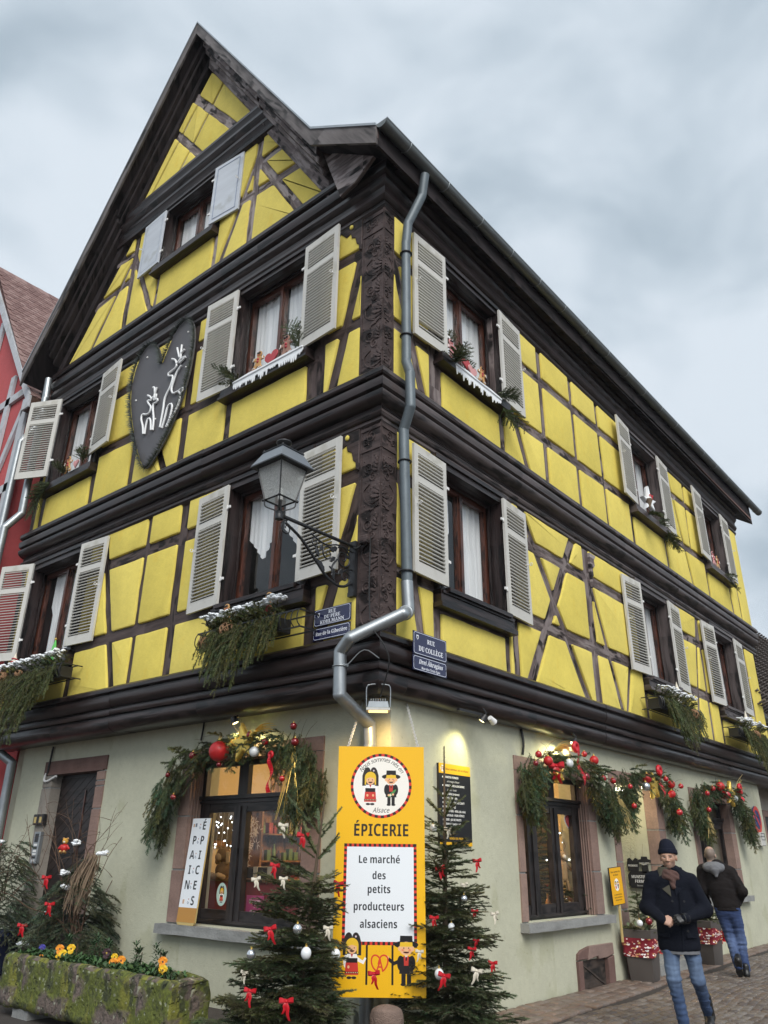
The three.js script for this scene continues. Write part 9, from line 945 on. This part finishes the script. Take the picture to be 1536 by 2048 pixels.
mesh('boot', shoe([-0.055, 0.0, -0.07], [-0.06, 0.0, 0.21], 0.05), M.leather, t); mesh('boot', shoe([0.205, 0.13, -0.40], [0.19, 0.01, -0.16], 0.05, [0, 1, 0.4]), M.leather, t); mesh('boot_shaft', nets([0.1, 0.05, -0.45], [0.32, 0.36, -0.1], 0.009, (x, y, z) => capd(x, y, z, [0.205, 0.13, -0.34], [0.178, 0.32, -0.18], 0.056, 0.061)), M.leather, t);
mesh('glove', (() => { const g = handGeo([0.085, 1.05, 0.245], [-0.8, -0.12, 0.5], [0.35, 0.55, 0.75], [0.5, 0.5, 0.5], 0.95, 1); g.deleteAttribute('color'); return g; })(), M.leather, t); mesh('glove_cuff', tube([V(0.11, 1.052, 0.225), V(0.06, 1.048, 0.26)], 0.05, 12), M.leather, t);
}
// --- man in the dark brown jacket walking away
{ const t = thing('person', 'short-haired man in dark brown jacket and jeans walking away along the pavement', 'person', [6.82, 0.0, 1.09], Math.atan2(0.95, -0.31)), tone = [0.44, 0.27, 0.20];
const sA = [0.27, 1.44, 0.0], eA = [0.31, 1.16, 0.03], wA = [0.25, 0.98, 0.18], sB = [-0.15, 1.42, 0], eB = [-0.27, 1.15, -0.06], wB = [-0.19, 0.99, 0.12], hA = [0.08, 0.92, 0], kA = [0.0, 0.50, 0.06], aA = [-0.05, 0.17, -0.16], hB = [-0.11, 0.92, 0], kB = [-0.14, 0.49, 0.06], aB = [-0.14, 0.09, 0.04];
const core = nets([-0.4, 0.05, -0.35], [0.42, 1.56, 0.35], 0.014, field([[[0, 0.95, 0], [0.06, 1.40, -0.01], 0.10, 0.12], [sA, eA, 0.045, 0.038], [eA, wA, 0.038, 0.028], [sB, eB, 0.045, 0.038], [eB, wB, 0.038, 0.028], [hA, kA, 0.07, 0.048], [kA, aA, 0.048, 0.035], [hB, kB, 0.07, 0.048], [kB, aB, 0.048, 0.035], [[0.06, 1.40, -0.01], [0.10, 1.54, 0], 0.062, 0.056]], 0.05), () => tone);
const hairF = (x, y, z) => { const q = hash2(x * 1200 | 0, y * 1200 + z * 800 | 0, 5); if (z < 0.045 && y > -0.075 && Math.abs(x) < 0.083) { const bald = smooth(0.075, 0.115, y); return [mix(0.20, tone[0], bald), mix(0.155, tone[1], bald), mix(0.125, tone[2], bald)].map(v => v * (0.8 + 0.4 * q)); } return null; };
mesh('body', merge([core, headGeo([0.115, 1.655, 0.012], -0.25, tone, hairF), handGeo([0.25, 0.98, 0.18], [-0.1, -0.8, 0.6], [1, 0, 0], tone, 0.8, 1), handGeo([-0.19, 0.99, 0.12], [0.1, -0.7, 0.7], [-1, 0, 0], tone, 0.8, -1)]), M.skin, t);
const jk = field([[[-0.015, 0.98, 0], [0.02, 1.2, 0], 0.195, 0.2, 1.5], [[0.02, 1.2, 0], [0.055, 1.42, -0.01], 0.2, 0.18, 1.5], [[-0.09, 1.42, -0.01], [0.21, 1.44, -0.01], 0.085, 0.085], [sA, eA, 0.082, 0.068], [eA, wA, 0.068, 0.05], [sB, eB, 0.082, 0.068], [eB, wB, 0.068, 0.052]], 0.055);
mesh('jacket', nets([-0.42, 0.8, -0.28], [0.46, 1.6, 0.32], 0.0105, (x, y, z) => Math.max(jk(x, y, z) + wr(x, y, z, 9, 0.02) + wr(x, y * 2.5, z, 17, 0.008), 0.915 - y)), M.jacket, t); mesh('waistband', nets([-0.28, 0.86, -0.2], [0.26, 0.97, 0.2], 0.009, (x, y, z) => Math.max(capd(x, y, z, [-0.02, 0.8, 0], [-0.01, 1.1, 0], 0.188, 0.186, 1.5), Math.abs(y - 0.915) - 0.03) + 0.002 * Math.sin(Math.atan2(x, z) * 70)), M.jacket, t);
mesh('hood', nets([-0.16, 1.34, -0.24], [0.34, 1.66, 0.12], 0.0075, (x, y, z) => { let d = elld(x, y, z, [0.09, 1.485, -0.105], [0.165, 0.085, 0.085]); d = smin(d, capd(x, y, z, [0.08, 1.44, -0.15], [0.07, 1.37, -0.16], 0.06, 0.03), 0.05); for (const k of [-1, 1]) d = smin(d, capd(x, y, z, [0.09 + k * 0.12, 1.50, -0.06], [0.10 + k * 0.075, 1.53, 0.04], 0.04, 0.03), 0.03); d = Math.max(d, -elld(x, y, z, [0.105, 1.59, -0.04], [0.085, 0.075, 0.085])); return d + wr(x, y, z, 18, 0.014); }), M.hood, t);
mesh('jeans', nets([-0.3, 0.08, -0.3], [0.26, 1.04, 0.22], 0.009, (x, y, z) => field([[hA, kA, 0.098, 0.074], [kA, aA, 0.074, 0.062], [hB, kB, 0.098, 0.074], [kB, aB, 0.074, 0.066], [[-0.015, 0.9, 0], [-0.015, 0.98, 0], 0.15, 0.155, 1.35]], 0.035)(x, y, z) + wr(x * 0.6, y * 2, z * 0.6, 12, 0.024), (x, y, z) => denim(0.45)(x, y, z).map((v, i) => v * [0.7, 0.72, 0.9][i])), M.denim, t);
mesh('shoe', shoe([-0.055, 0.235, -0.27], [-0.055, 0.015, -0.13], 0.05, [0, 0.3, 1]), M.leather, t); mesh('shoe', shoe([-0.145, 0.0, -0.06], [-0.15, 0.0, 0.22], 0.05), M.leather, t);
}
renderer.render(scene, camera);
